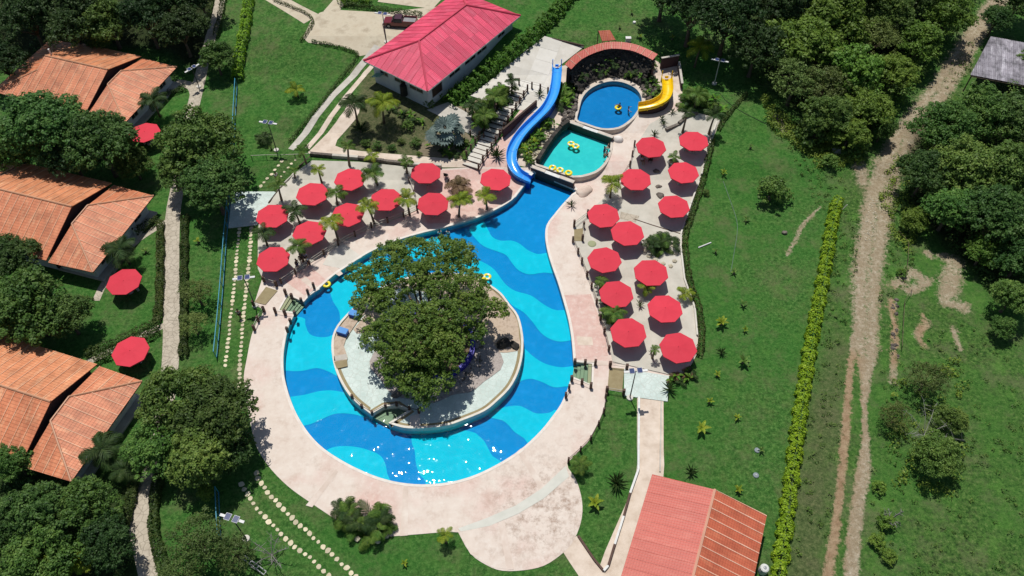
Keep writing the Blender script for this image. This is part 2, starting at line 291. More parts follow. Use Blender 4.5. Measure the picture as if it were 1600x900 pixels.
class MB:
    def __init__(s): s.v = []; s.f = []; s.mi = []; s.uv = []
    def add(s, vs, fs, mi=0):
        n = len(s.v); s.v += [tuple(v) for v in vs]; s.f += [tuple(i + n for i in f) for f in fs]; s.mi += [mi] * len(fs); return s
    def box(s, c, d, rz=0, mi=0, taper=1.0):
        x, y, z = d[0] / 2, d[1] / 2, d[2] / 2; ca, sa = math.cos(rz), math.sin(rz); vs = []
        for k, (a, b2, e) in enumerate([(-1, -1, -1), (1, -1, -1), (1, 1, -1), (-1, 1, -1), (-1, -1, 1), (1, -1, 1), (1, 1, 1), (-1, 1, 1)]):
            t = taper if e > 0 else 1; X, Y = a * x * t, b2 * y * t
            vs.append((c[0] + X * ca - Y * sa, c[1] + X * sa + Y * ca, c[2] + e * z))
        return s.add(vs, [(0, 3, 2, 1), (4, 5, 6, 7), (0, 1, 5, 4), (1, 2, 6, 5), (2, 3, 7, 6), (3, 0, 4, 7)], mi)
    def tube(s, pts, rads, n=6, mi=0, cap=True):
        pts = [Vector(p) for p in pts]; base = len(s.v); m = len(pts)
        if not hasattr(rads, '__len__'): rads = [rads] * m
        for i, p in enumerate(pts):
            d = (pts[min(i + 1, m - 1)] - pts[max(i - 1, 0)]).normalized()
            a = d.orthogonal().normalized() if i == 0 else (a - d * a.dot(d)).normalized()
            b2 = d.cross(a)
            for k in range(n):
                t = 2 * PI * k / n; s.v.append(tuple(p + (a * math.cos(t) + b2 * math.sin(t)) * rads[i]))
        for i in range(m - 1):
            for k in range(n):
                q = base + i * n + k; r2 = base + i * n + (k + 1) % n
                s.f.append((q, r2, r2 + n, q + n)); s.mi.append(mi)
        if cap:
            s.f.append(tuple(base + k for k in range(n))[::-1]); s.f.append(tuple(base + (m - 1) * n + k for k in range(n))); s.mi += [mi] * 2
        return s
    def prism(s, poly, z0, z1, mi=0):
        n = len(poly); s.add([(x, y, z0) for x, y in poly] + [(x, y, z1) for x, y in poly],
            [tuple(range(n))[::-1], tuple(range(n, 2 * n))] + [(i, (i + 1) % n, n + (i + 1) % n, n + i) for i in range(n)], mi); return s
    def lathe(s, prof, n=16, mi=0, c=(0, 0, 0)):
        b0 = len(s.v); m = len(prof)
        for r, z in prof:
            for k in range(n): t = 2 * PI * k / n; s.v.append((c[0] + r * math.cos(t), c[1] + r * math.sin(t), c[2] + z))
        for i in range(m - 1):
            for k in range(n):
                q = b0 + i * n + k; r2 = b0 + i * n + (k + 1) % n; s.f.append((q, r2, r2 + n, q + n)); s.mi.append(mi)
        return s
    def mesh(s, name, mats, smooth_=False):
        me = bpy.data.meshes.new(name); me.from_pydata(s.v, [], s.f)
        for m in (mats if isinstance(mats, (list, tuple)) else [mats]): me.materials.append(m)
        me.polygons.foreach_set('material_index', s.mi)
        if smooth_: me.polygons.foreach_set('use_smooth', [True] * len(s.f))
        me.update(); return me
    def obj(s, name, mats, parent=None, smooth_=False, **kw): return link(name, s.mesh(name, mats, smooth_), parent, **kw)
def ellip_poly(n, rx, ry=None, rot=0): return [(rx * math.cos(2 * PI * k / n + rot), (ry or rx) * math.sin(2 * PI * k / n + rot)) for k in range(n)]
def inpoly(x, y, poly):
    x = np.asarray(x); y = np.asarray(y); ins = np.zeros(x.shape, bool); n = len(poly)
    for i in range(n):
        x1, y1 = poly[i][:2]; x2, y2 = poly[(i + 1) % n][:2]
        if y1 == y2: continue
        c = ((y1 > y) != (y2 > y)) & (x < (x2 - x1) * (y - y1) / (y2 - y1) + x1); ins ^= c
    return ins
def wpoly(pxs, off=0.0): return [tuple(P(x, y, off)[:2]) for x, y in pxs]
def apoly(pxs, z): return [tuple(PA(x, y, z)[:2]) for x, y in pxs]
def sheet_w(name, outer, off, m, holes=(), thick=.0, flat=None, parent=None, kind='structure'):
    loops = [[Vector((x, y, 0)) for x, y in outer]] + [[Vector((x, y, 0)) for x, y in h] for h in holes]
    flatv = [v for l in loops for v in l]; tris = tessellate_polygon(loops)
    bm = bmesh.new(); vs = [bm.verts.new(v) for v in flatv]
    for t in tris:
        try: bm.faces.new([vs[i] for i in t])
        except ValueError: pass
    bmesh.ops.recalc_face_normals(bm, faces=bm.faces)
    for f in bm.faces:
        if f.normal.z < 0: f.normal_flip()
    if flat is None:
        for yb in HY:
            bmesh.ops.bisect_plane(bm, geom=bm.verts[:] + bm.edges[:] + bm.faces[:], plane_co=(0, yb, 0), plane_no=(0, 1, 0))
        for v in bm.verts: v.co.z = H(v.co.y) + off
    else:
        for v in bm.verts: v.co.z = flat
    if thick:
        be = [e for e in bm.edges if len(e.link_faces) == 1]
        r = bmesh.ops.extrude_edge_only(bm, edges=be)
        for v in r['geom']:
            if isinstance(v, bmesh.types.BMVert): v.co.z -= thick
    me = bpy.data.meshes.new(name); bm.to_mesh(me); bm.free(); me.materials.append(m)
    o = link(name, me, parent)
    if kind and parent is None: o['kind'] = kind
    return o
def sheet(name, pxs, off, m, holes=(), **kw): return sheet_w(name, wpoly(pxs), off, m, [wpoly(h) for h in holes], **kw)
def offset_path(pts, d, closed):
    out = []; n = len(pts)
    for i, p in enumerate(pts):
        a = pts[i - 1] if (closed or i > 0) else p; b = pts[(i + 1) % n] if (closed or i < n - 1) else p
        t = Vector((b[0] - a[0], b[1] - a[1])); t = t.normalized() if t.length > 1e-6 else Vector((1, 0))
        out.append((p[0] - t.y * d, p[1] + t.x * d))
    return out
def wall_strip(mb, pts, z0, z1, wid, closed=False, mi=0, lift=None):
    """a wall along a plan line; z0/z1 numbers or functions of (x, y)"""
    L = offset_path(pts, wid / 2, closed); Rr = offset_path(pts, -wid / 2, closed); n = len(pts); vs = []
    f = lambda z, p: z(p[0], p[1]) if callable(z) else z
    for p, l, r in zip(pts, L, Rr): vs += [(*l, f(z0, p)), (*r, f(z0, p)), (*r, f(z1, p)), (*l, f(z1, p))]
    fs = []
    for i in range(n if closed else n - 1):
        a = 4 * i; b = 4 * ((i + 1) % n)
        for k in range(4): fs.append((a + k, a + (k + 1) % 4, b + (k + 1) % 4, b + k))
    if not closed: fs += [(0, 3, 2, 1), (4 * n - 4, 4 * n - 3, 4 * n - 2, 4 * n - 1)]
    mb.add(vs, fs, mi); return mb

# ------------------------------------------------------------------ foliage
def quads_mesh(name, C, N, size, m, asp=.62, rg=nrg, fold=True):
    n = len(C); 
    N = N / (np.linalg.norm(N, axis=1, keepdims=True) + 1e-9)
    t = rg.normal(size=(n, 3)); u = np.cross(N, t); u /= np.linalg.norm(u, axis=1, keepdims=True) + 1e-9; v = np.cross(N, u)
    s = (size * rg.uniform(.65, 1.3, n))[:, None] if np.isscalar(size) else (size * rg.uniform(.7, 1.3, n))[:, None]
    u = u * s * .5; v = v * s * .5 * asp
    V = np.empty((n, 4, 3)); V[:, 0] = C - u; V[:, 1] = C - v; V[:, 2] = C + u; V[:, 3] = C + v
    me = bpy.data.meshes.new(name); me.vertices.add(4 * n); me.loops.add(4 * n); me.polygons.add(n)
    me.vertices.foreach_set('co', V.reshape(-1)); me.loops.foreach_set('vertex_index', np.arange(4 * n, dtype=np.int32))
    me.polygons.foreach_set('loop_start', np.arange(0, 4 * n, 4, dtype=np.int32)); me.polygons.foreach_set('loop_total', np.full(n, 4, np.int32))
    me.materials.append(m); me.update(); me.validate(); return me
def sph(n, rg=nrg):
    d = rg.normal(size=(n, 3)); return d / np.linalg.norm(d, axis=1, keepdims=True)
def clump_leaves(cl, rad, per, rg=nrg, flat=.8):
    """cl (k,3) clump centres, rad (k,) radii -> leaf centres and normals"""
    k = len(cl); d = sph(k * per, rg); d[:, 2] = np.where(d[:, 2] < -.35, -d[:, 2], d[:, 2])
    r = np.repeat(rad, per) * rg.uniform(.55, 1.05, k * per); off = d * r[:, None]; off[:, 2] *= flat
    return np.repeat(cl, per, 0) + off, d + .55 * sph(k * per, rg) + np.array([0, 0, .35])
def crown_mesh(name, lobes, m, leaf=.3, cl_r=.6, per=26, dens=1.0, rg=nrg):
    cs = []; rs = []
    for (x, y, z, rx, ry, rz) in lobes:
        k = int(dens * 1.15 * (rx * ry + rx * rz + ry * rz) / 3 * 4 / (cl_r ** 2) * .5)
        d = sph(k, rg); d[:, 2] = np.where(d[:, 2] < -.3, -d[:, 2], d[:, 2])
        rr = rg.uniform(.78, 1.02, k)[:, None] * np.where(rg.random(k) < .15, .6, 1.0)[:, None]
        cs.append(np.array([x, y, z]) + d * rr * np.array([rx, ry, rz])); rs.append(rg.uniform(.6, 1.25, k) * cl_r)
    C, N = clump_leaves(np.vstack(cs), np.concatenate(rs), per, rg)
    return quads_mesh(name, C, N, leaf, m, rg=rg)
def random_lobes(Rr, Ht, rg, k=9, flat=.75):
    L = [(0, 0, Ht, Rr * .62, Rr * .62, Rr * .55 * flat)]
    for i in range(k):
        a = 2 * PI * (i + rg.uniform(-.3, .3)) / k; q = rg.uniform(.42, .68) * Rr; s = rg.uniform(.3, .46) * Rr
        L.append((q * math.cos(a), q * math.sin(a), Ht - rg.uniform(.05, .45) * Rr * flat, s, s, s * .85))
    for i in range(k // 2):
        a = rg.uniform(0, 2 * PI); q = rg.uniform(.15, .5) * Rr; s = rg.uniform(.24, .36) * Rr
        L.append((q * math.cos(a), q * math.sin(a), Ht + rg.uniform(.15, .42) * Rr * flat, s, s, s * .8))
    return L
def trunk_mesh(name, lobes, r0, m):
    mb = MB(); top = lobes[0][2]; fork = top * .45
    mb.tube([(0, 0, -.3), (0, 0, .25), (.06 * r0, .1 * r0, fork * .6), (0, 0, fork)], [r0 * 1.5, r0 * 1.1, r0 * .85, r0 * .75], 8)
    for (x, y, z, rx, ry, rz) in lobes[:10]:
        mb.tube([(0, 0, fork * .92), (x * .35, y * .35, fork + (z - fork) * .5), (x * .85, y * .85, z - .1 * rz)], [r0 * .5, r0 * .32, r0 * .1], 5)
    return mb.mesh(name, m, True)
TREES = {}
def tree_proto(key, Rr, Ht, m, leaf, cl, per, k=9, dens=1.0, flat=.75, seed=1):
    rg = np.random.default_rng(seed); L = random_lobes(Rr, Ht, rg, k, flat)
    TREES[key] = (trunk_mesh('trunk', L, .045 * Rr + .06, M_TRUNK), crown_mesh('crown', L, m, leaf, cl, per, dens, rg), Rr, Ht)
for i in range(3):
    tree_proto('dark%d' % i, 5.5, 6.8, L_DARK, .34, .6, 30, 10, 1.7, seed=20 + i)
    tree_proto('mid%d' % i, 4.8, 5.6, L_MID, .32, .56, 28, 9, 1.7, seed=30 + i)
    tree_proto('light%d' % i, 3.6, 4.2, L_LIGHT, .3, .48, 24, 8, 1.5, seed=40 + i)
for i in range(2): tree_proto('olive%d' % i, 4.2, 4.6, L_OLIVE, .24, .5, 22, 9, dens=.75, seed=50 + i)
for i in range(2): tree_proto('deep%d' % i, 5.5, 7.0, L_SHADED, .34, .6, 26, 10, 1.2, seed=70 + i)
for i in range(2): tree_proto('bush%d' % i, 1.5, 1.1, L_MID, .24, .32, 20, 6, seed=60 + i)
for i in range(2): tree_proto('lbush%d' % i, 1.5, 1.1, L_LIGHT, .24, .32, 20, 6, seed=64 + i)
def tree(key, px, py, dia_px, label, group='trees', name='tree', cat='tree', hscale=1.0, off=0.0):
    tr, cr, Rr, Ht = TREES[key]
    p = P(px, py, Ht * .8); s = dia_px / ppm(p) / (2 * Rr)
    p = P(px, py, Ht * s * hscale); 
    t = thing(name, label, cat, (p.x, p.y, H(p.y) + off), group, rnd.uniform(0, 2 * PI)); t.scale = (s, s, s * hscale)
    link('trunk', tr, t); link('crown', cr, t); return t
def hedge(name, pxs, wid, hgt, m, label, leaf=.2, dens=55, cat='hedge', group=None, wob=.12, smooth_n=3):
    pts = smooth(pxs, smooth_n, False); W = [P(x, y) for x, y in pts]
    Cs = []; Ns = []
    for a, b in zip(W[:-1], W[1:]):
        d = (b - a); L = d.length
        if L < .01: continue
        n = max(4, int(L * (wid + 2 * hgt) * dens)); t = nrg.random(n)
        ang = nrg.uniform(-.15, PI + .15, n); r = nrg.uniform(.82, 1.08, n)
        nrm = np.array([-d.y, d.x, 0]) / max(1e-6, math.hypot(d.x, d.y))
        base = np.array(a)[None] + np.array(d)[None] * t[:, None]
        ph = base[:, 0] * 2.1 + base[:, 1] * 1.7
        rw = wid / 2 * r * (1 + wob * np.sin(ph) + wob * np.sin(ph * 2.3 + 1)); rh = hgt * r * (1 + wob * np.sin(ph * 1.4 + 2) + wob * .7 * np.sin(ph * 3.1))
        ca = np.sign(np.cos(ang)) * np.abs(np.cos(ang)) ** .6; sa = np.sign(np.sin(ang)) * np.abs(np.sin(ang)) ** .6
        C = base + nrm[None] * (ca * rw)[:, None]; C[:, 2] += np.maximum(.03, sa * rh)
        N = nrm[None] * np.cos(ang)[:, None] + np.array([0, 0, 1])[None] * np.sin(ang)[:, None] + .6 * sph(n)
        Cs.append(C); Ns.append(N)
    o = link(name, quads_mesh(name, np.vstack(Cs), np.vstack(Ns), leaf, m)); return tag(o, label, cat, group)

# palms -------------------------------------------------------------
def frond_mesh(L, droop, m, npair=14, lw=.44, seed=0):
    mb = MB(); rg = random.Random(seed); pts = []; a = R(58); x = z = 0; ns = 8
    for i in range(ns + 1):
        pts.append(Vector((x, 0, z))); a -= droop / ns; x += L / ns * math.cos(a); z += L / ns * math.sin(a)
    mb.tube(pts, [.03 * L * (1 - .85 * i / ns) * .4 for i in range(ns + 1)], 3)
    for i in range(npair):
        t = .14 + .86 * i / (npair - 1); k = min(ns - 1, int(t * ns)); f = t * ns - k
        p = pts[k].lerp(pts[k + 1], f); d = (pts[k + 1] - pts[k]).normalized()
        ll = L * lw * math.sin(PI * (.18 + .74 * t)) * rg.uniform(.85, 1.1)
        for s in (-1, 1):
            dirv = (d * .75 + Vector((0, s, 0)) * .8 + Vector((0, 0, -.3 + rg.uniform(-.15, .1)))).normalized()
            wv = d * L * .055; mid = p + dirv * ll * .55; tip = p + dirv * ll + Vector((0, 0, -.14 * ll))
            mb.add([p - wv * .5, p + wv * .5, mid + wv * .6, tip, mid - wv * .5], [(0, 1, 2, 3, 4)])
    return mb.mesh('frond', m)
def broad_mesh(L, droop, m, wid=.3):                # paddle leaf (banana, heliconia)
    mb = MB(); a = R(70); x = z = 0; ns = 7; row = []
    for i in range(ns + 1):
        t = i / ns; w2 = L * wid * .5 * max(.02, math.sin(PI * min(1, max(0, (t - .15) / .85)) ** .8) ** .7 if t > .15 else .06)
        row.append(((x, -w2, z + w2 * .35), (x, 0, z), (x, w2, z + w2 * .35))); a -= droop / ns; x += L / ns * math.cos(a); z += L / ns * math.sin(a)
    mb.v = [p for r in row for p in r]; mb.f = [(3 * i + k, 3 * i + k + 1, 3 * i + k + 4, 3 * i + k + 3) for i in range(ns) for k in (0, 1)]; mb.mi = [0] * len(mb.f)
    return mb.mesh('leaf', m)
def fan_mesh(L, m, droop=.5):
    mb = MB(); pet = L * .72; a = R(48); c = Vector((pet * math.cos(a), 0, pet * math.sin(a)))
    mb.tube([(0, 0, 0), c], [.03, .02], 4); n = 13; r = L * .44; vs = [c]
    d = Vector((math.cos(a - droop), 0, math.sin(a - droop))); up = Vector((-d.z, 0, d.x))
    for k in range(n * 2 + 1):
        t = (k / (2 * n) - .5) * R(300); q = r * (1 if k % 2 == 0 else .72)
        vs.append(c + d * math.cos(t) * q + Vector((0, math.sin(t) * q, 0)) + up * (.05 * L if k % 2 else -.0) - Vector((0, 0, .12 * abs(math.sin(t)) * q)))
    mb.add(vs, [(0, k + 1, k + 2) for k in range(2 * n)]); return mb.mesh('frond', m)
def sword_mesh(L, m, a0=50):
    mb = MB(); a = R(a0); d = Vector((math.cos(a), 0, math.sin(a))); tip = d * L + Vector((0, 0, -.12 * L)); mid = d * L * .5
    mb.add([(0, -.03 * L, 0), (0, .03 * L, 0), mid + Vector((0, .055 * L, .02)), tip, mid + Vector((0, -.055 * L, .02))], [(0, 1, 2, 3, 4)]); return mb.mesh('blade', m)
FR = {k: [frond_mesh(1.0, R(d), m, seed=i) for i, d in enumerate((105, 125, 85))] for k, m in (('g', L_PALM), ('y', L_PALMY), ('d', L_PALMD), ('b', L_BROWN))}
BR = {k: [broad_mesh(1.0, R(d), m) for d in (75, 105)] for k, m in (('g', L_HEDGEG), ('y', L_PALMY), ('d', L_MID))}
FAN = [fan_mesh(1.0, L_SILVER), fan_mesh(1.0, L_SILVER, .9)]
SW = {'d': [sword_mesh(1.0, L_PALMD, 60), sword_mesh(1.0, L_PALMD, 35), sword_mesh(1.0, L_PALMD, 15)], 'g': [sword_mesh(1.0, L_PALM, 65), sword_mesh(1.0, L_PALM, 40)], 'b': [sword_mesh(1.0, L_OLIVE, 60), sword_mesh(1.0, L_OLIVE, 35)]}
def palm(bx, by, hgt, span, label, kind='g', nf=10, group='palms', name='palm_tree', cat='palm', tilt=.0, off=0.0, base_off=.0):
    """base pixel bx,by; trunk height and crown span in metres"""
    b = P(bx, by, base_off); t = thing(name, label, cat, b, group, rnd.uniform(0, 6.28))
    lean = Vector((rnd.uniform(-.12, .12), rnd.uniform(-.12, .12), 1)) * hgt
    mb = MB().tube([(0, 0, -.1), (lean.x * .3, lean.y * .4, hgt * .5), lean], [.13 + .02 * hgt, .09 + .012 * hgt, .08 + .012 * hgt], 7); mb.obj('trunk', M_PTRUNK, t, True)
    for i in range(nf):
        a = 2 * PI * i / nf * (1 if i < nf else 1) + rnd.uniform(-.25, .25); up = rnd.uniform(-.25, .3) + (.35 if i % 3 == 0 else 0)
        link('frond', FR[kind][i % 3], t, lean, (0, -up, a), span * .5 * rnd.uniform(.95, 1.3))
    return t
def leafy(bx, by, L, label, kind='y', n=6, group='young plants', name='banana_plant', cat='plant', meshes=None, base_off=0.0, up=(.0, .5), hgt=0.25, part='leaf'):
    b = P(bx, by, base_off); t = thing(name, label, cat, b, group, rnd.uniform(0, 6.28)); ms = meshes or BR[kind]
    if hgt: MB().tube([(0, 0, -.05), (0, 0, hgt)], [.12, .09], 6).obj('stem', M_PTRUNK, t, True)
    for i in range(n):
        link(part, ms[i % len(ms)], t, (0, 0, hgt), (0, -rnd.uniform(*up) , 2 * PI * i / n + rnd.uniform(-.35, .35)), L * rnd.uniform(.75, 1.15))
    return t

# ================================================================== THE SETTING
POOL = smooth([(833, 268), (897, 294), (893, 304), (880, 318), (866, 335), (854, 352), (852, 372), (856, 395), (863, 418), (871, 440), (880, 470), (888, 500), (893, 530), (896, 566)], 3, False) \
  + [(925, 569), (924, 601), (893, 588)] \
  + smooth([(886, 610), (876, 632), (862, 652), (845, 673), (820, 697), (795, 715), (765, 732), (735, 745), (700, 754), (660, 757), (625, 754), (592, 746), (560, 733), (530, 717), (505, 700), (485, 680), (468, 655), (457, 632), (449, 608), (444, 585), (443, 560), (445, 540), (450, 515), (456, 500)], 3, False) \
  + [(462, 488), (437, 485), (450, 462), (475, 472)] \
  + smooth([(483, 463), (500, 450), (520, 432), (545, 415), (575, 396), (610, 380), (650, 367), (690, 357), (720, 349), (745, 341), (775, 328), (800, 313), (815, 296), (826, 280), (833, 268)], 3, False)[:-1]
ISL = smooth([(564, 470), (547, 487), (527, 510), (519, 532), (520, 560), (527, 585), (540, 610), (555, 628), (580, 648)], 3, False) + [(600, 636), (622, 634), (640, 641)] + \
  smooth([(607, 662), (626, 668), (644, 670), (673, 669), (701, 665), (729, 655), (757, 643), (776, 628), (795, 609), (806, 591), (813, 572), (817, 550), (817, 525), (810, 495), (796, 476), (782, 458), (759, 442), (740, 433), (715, 428), (685, 427), (650, 431), (615, 441), (585, 455), (564, 470)], 3, False)[:-1]
TEAL = [(896, 282), (838, 258)] + smooth([(838, 258), (844, 240), (857, 220), (871, 206), (889, 193)], 3, False)[1:] + [(955, 217)] + smooth([(953, 232), (949, 246), (940, 262), (927, 274), (908, 281)], 3, False)
BLUEP = smooth([(905, 172), (911, 152), (926, 137), (950, 128), (972, 129), (992, 138), (1001, 150), (1002, 162), (994, 176), (983, 190), (965, 204), (940, 206), (915, 196), (902, 189)], 3)
DECK = [(484, 262), (560, 262), (640, 266), (690, 264), (735, 262), (790, 262), (826, 262), (870, 264), (900, 279), (912, 284), (930, 278), (943, 265), (952, 249), (957, 233), (962, 214), (968, 205), (985, 192), (1000, 172), (1052, 140), (1064, 150), (1061, 169), (1095, 178), (1126, 187), (1110, 225), (1097, 275), (1082, 320), (1067, 365),
  (1065, 385), (1071, 437), (1087, 482), (1091, 525), (1088, 555), (1073, 583), (1045, 588), (955, 577), (952, 590), (948, 620), (942, 645), (934, 662), (918, 692), (886, 724)] + \
  smooth([(888, 732), (900, 750), (908, 775), (910, 800), (905, 825), (893, 850), (875, 868), (850, 884), (820, 891), (785, 892), (760, 883), (735, 865), (716, 832)], 3, False) + \
  smooth([(700, 831), (640, 836), (600, 838), (560, 830), (530, 815), (480, 782), (450, 760), (425, 735), (407, 710), (398, 690), (390, 655), (384, 620), (381, 590), (386, 560), (393, 525), (402, 503), (411, 487), (398, 473)], 3, False) + \
  [(410, 435), (403, 420), (403, 370), (405, 345), (430, 300), (458, 270)]
HUB = [(826, 262), (797, 256), (795, 238), (806, 214), (830, 190), (853, 170), (864, 140), (866, 106), (884, 102), (903, 92), (930, 80), (955, 76), (985, 79), (1012, 88), (1034, 100), (1060, 100), (1066, 136), (1066, 160), (1020, 184), (990, 215), (975, 245), (960, 275), (940, 292), (915, 305), (899, 297)]
PLAZA = [(735, 150), (790, 105), (851, 57), (912, 74), (884, 96), (868, 108), (868, 140), (858, 168), (845, 178), (790, 168)]
wPOOL, wISL, wTEAL, wBLUE, wDECK, wHUB = wpoly(POOL), wpoly(ISL), wpoly(TEAL), wpoly(BLUEP), wpoly(DECK), wpoly(HUB)

# ---- the ground: one grid with its masks (bare earth, rough pasture, woodland floor), cut open where the pools are
def seg_d(X, Y, pl):
    D = np.full(X.shape, 1e9); W = np.zeros(X.shape)
    for (a, b) in zip(pl[:-1], pl[1:]):
        ax, ay, aw = a; bx, by, bw = b; dx, dy = bx - ax, by - ay; L2 = dx * dx + dy * dy + 1e-9
        t = np.clip(((X - ax) * dx + (Y - ay) * dy) / L2, 0, 1); d = np.hypot(X - ax - t * dx, Y - ay - t * dy); w2 = aw + (bw - aw) * t
        q = d / w2; D = np.minimum(D, q)
    return D
def wline(pl): return [(*P(x, y)[:2], w2) for x, y, w2 in pl]
gx = np.unique(np.concatenate([np.arange(-100, 100.01, .55), np.array([-1500, -900, -500, -300, -200, -140, 140, 200, 300, 500, 900, 1500])]))
gy = np.unique(np.concatenate([np.arange(20, 150.01, .55), HY, np.array([-1500, -800, -400, -150, -50, 0, 200, 300, 500, 900, 1600, 3000])]))
GX, GY = np.meshgrid(gx, gy); GZ = np.interp(GY, HY, HZ)
ROAD = [wline([(1590, -40, 1.6), (1545, 20, 1.7), (1500, 92, 1.9), (1452, 165, 2.1), (1412, 215, 2.2), (1388, 258, 2.3), (1372, 320, 2.3), (1362, 380, 2.3), (1354, 430, 2.2), (1353, 480, 1.9), (1353, 545, 1.7), (1352, 590, .8), (1350, 640, .35), (1353, 690, .5), (1350, 730, .95), (1340, 790, .8), (1334, 840, .85), (1330, 910, .95), (1326, 960, .95)]),
        wline([(1335, 520, .4), (1327, 590, .45), (1323, 650, .55), (1318, 710, .6), (1312, 770, .5), (1305, 830, .55), (1295, 890, .65), (1285, 950, .65)])]
PATCH = [wline([(1470, 400, .9), (1492, 410, 1.8), (1485, 440, 2.2), (1478, 470, 1.6)]), wline([(1478, 470, .9), (1505, 480, 1.5)]), wline([(1438, 490, .5), (1449, 505, .8), (1432, 522, .8), (1445, 545, .5)]), wline([(1490, 515, .7), (1500, 545, .6)]),
         wline([(1400, 445, 1.2), (1425, 425, 1.3), (1450, 440, 1.0), (1420, 455, 1.0)]), wline([(1392, 470, .8), (1398, 510, .7), (1398, 545, .8), (1395, 600, .6)]), wline([(1216, 185, .9), (1226, 202, 1.2)]), wline([(1345, 262, 1.6), (1348, 285, 1.4)]),
         wline([(1450, 395, .9), (1455, 400, .9)]), wline([(1280, 325, .3), (1255, 350, .5), (1230, 400, .4)])]
REDL = [wline([(1330, 560, 1.3), (1324, 650, 1.6), (1318, 720, 1.6), (1310, 790, 1.3), (1296, 890, 1.3), (1285, 950, 1.3)]), wline([(1392, 460, 1.4), (1398, 560, 1.4)]), wline([(1438, 490, 1), (1445, 545, .8)])]
dr = np.full(GX.shape, 9.); 
for l in ROAD: dr = np.minimum(dr, seg_d(GX, GY, l))
rut = np.minimum(seg_d(GX, GY, wline([(1500, 92, .5), (1412, 215, .5), (1372, 320, .6), (1356, 430, .6), (1352, 560, .5)])), 9)
roadm = np.clip(1.42 - dr * 1.05, 0, 1)*.93; pm = np.zeros(GX.shape)
for l in PATCH: pm = np.maximum(pm, np.clip(1.25 - 1.0 * seg_d(GX, GY, l), 0, 1) * .9)
inroad = dr < 1.55
roadm = roadm * (1 - .3 * np.clip(1.25 - rut, 0, 1))
dirt = np.maximum(roadm, pm * .85)
red = np.zeros(GX.shape)
for l in REDL: red = np.maximum(red, np.clip(1.4 - seg_d(GX, GY, l), 0, 1))
def soft(poly_px, sd): 
    w2 = wpoly(poly_px); m2 = inpoly(GX, GY, w2).astype(float)
    for i in range(sd):
        q = np.pad(m2, 1, mode='edge'); m2 = (q[1:-1, 1:-1] * 2 + q[:-2, 1:-1] + q[2:, 1:-1] + q[1:-1, :-2] + q[1:-1, 2:]) / 6
    return m2
rough = soft([(1310, 315), (1290, 260), (1230, 215), (1180, 130), (1080, 40), (1000, -60), (1900, -120), (1900, 1000), (1206, 1000), (1262, 560)], 6)
olive = np.maximum(soft([(1300, 520), (1330, 520), (1325, 600), (1300, 700), (1285, 960), (1215, 960), (1262, 640)], 7) * .6, soft([(530, 240), (545, 180), (570, 110), (690, 160), (720, 240), (690, 250)], 2) * .9)
olive = np.maximum(olive, soft([(445, 240), (487, 240), (420, 320), (395, 300)], 3) * .3)
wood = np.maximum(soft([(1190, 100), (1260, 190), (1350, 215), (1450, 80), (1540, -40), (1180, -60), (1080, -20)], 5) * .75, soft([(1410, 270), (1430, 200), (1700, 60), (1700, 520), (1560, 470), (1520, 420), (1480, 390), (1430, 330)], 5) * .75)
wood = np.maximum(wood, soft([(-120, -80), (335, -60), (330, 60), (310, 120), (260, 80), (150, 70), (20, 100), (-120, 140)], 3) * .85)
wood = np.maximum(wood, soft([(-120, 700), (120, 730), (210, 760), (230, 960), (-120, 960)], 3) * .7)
CX = (GX[1:, 1:] + GX[:-1, :-1]) / 2; CY = (GY[1:, 1:] + GY[:-1, :-1]) / 2
def cells(poly, mode):
    i = inpoly(GX, GY, poly); q = [i[1:, 1:], i[1:, :-1], i[:-1, 1:], i[:-1, :-1]]
    if mode == 'all': return q[0] & q[1] & q[2] & q[3]
    return q[0] | q[1] | q[2] | q[3] | inpoly(CX, CY, poly)
gone = cells(wDECK, 'all') | cells(wHUB, 'all')
for p_ in (wPOOL, wTEAL, wBLUE): gone |= cells(p_, 'any')
roadcell = inroad[1:, 1:] | inroad[:-1, :-1] | inroad[1:, :-1] | inroad[:-1, 1:]
def grid_obj(name, mask):
    ny, nx = GX.shape; idx = np.arange(nx * ny).reshape(ny, nx)
    F = np.stack([idx[:-1, :-1], idx[:-1, 1:], idx[1:, 1:], idx[1:, :-1]], -1)[mask]
    used = np.unique(F); rm = np.zeros(nx * ny, np.int64); rm[used] = np.arange(len(used)); F = rm[F]
    V = np.stack([GX, GY, GZ], -1).reshape(-1, 3)[used]; n = len(F)
    me = bpy.data.meshes.new(name); me.vertices.add(len(V)); me.loops.add(4 * n); me.polygons.add(n)
    me.vertices.foreach_set('co', V.reshape(-1)); me.loops.foreach_set('vertex_index', F.reshape(-1).astype(np.int32))
    me.polygons.foreach_set('loop_start', np.arange(0, 4 * n, 4, dtype=np.int32)); me.polygons.foreach_set('loop_total', np.full(n, 4, np.int32))
    for an, arr in (('dirt', dirt), ('red', red), ('rough', rough), ('olive', olive), ('wood', wood)):
        a = me.attributes.new(an, 'FLOAT', 'POINT'); a.data.foreach_set('value', np.ascontiguousarray(arr.reshape(-1)[used], dtype=np.float32))
    me.materials.append(M_GROUND); me.update(); me.validate()
    return tag(link(name, me), kind='structure')
grid_obj('ground', ~gone & ~roadcell); grid_obj('dirt_road', ~gone & roadcell)

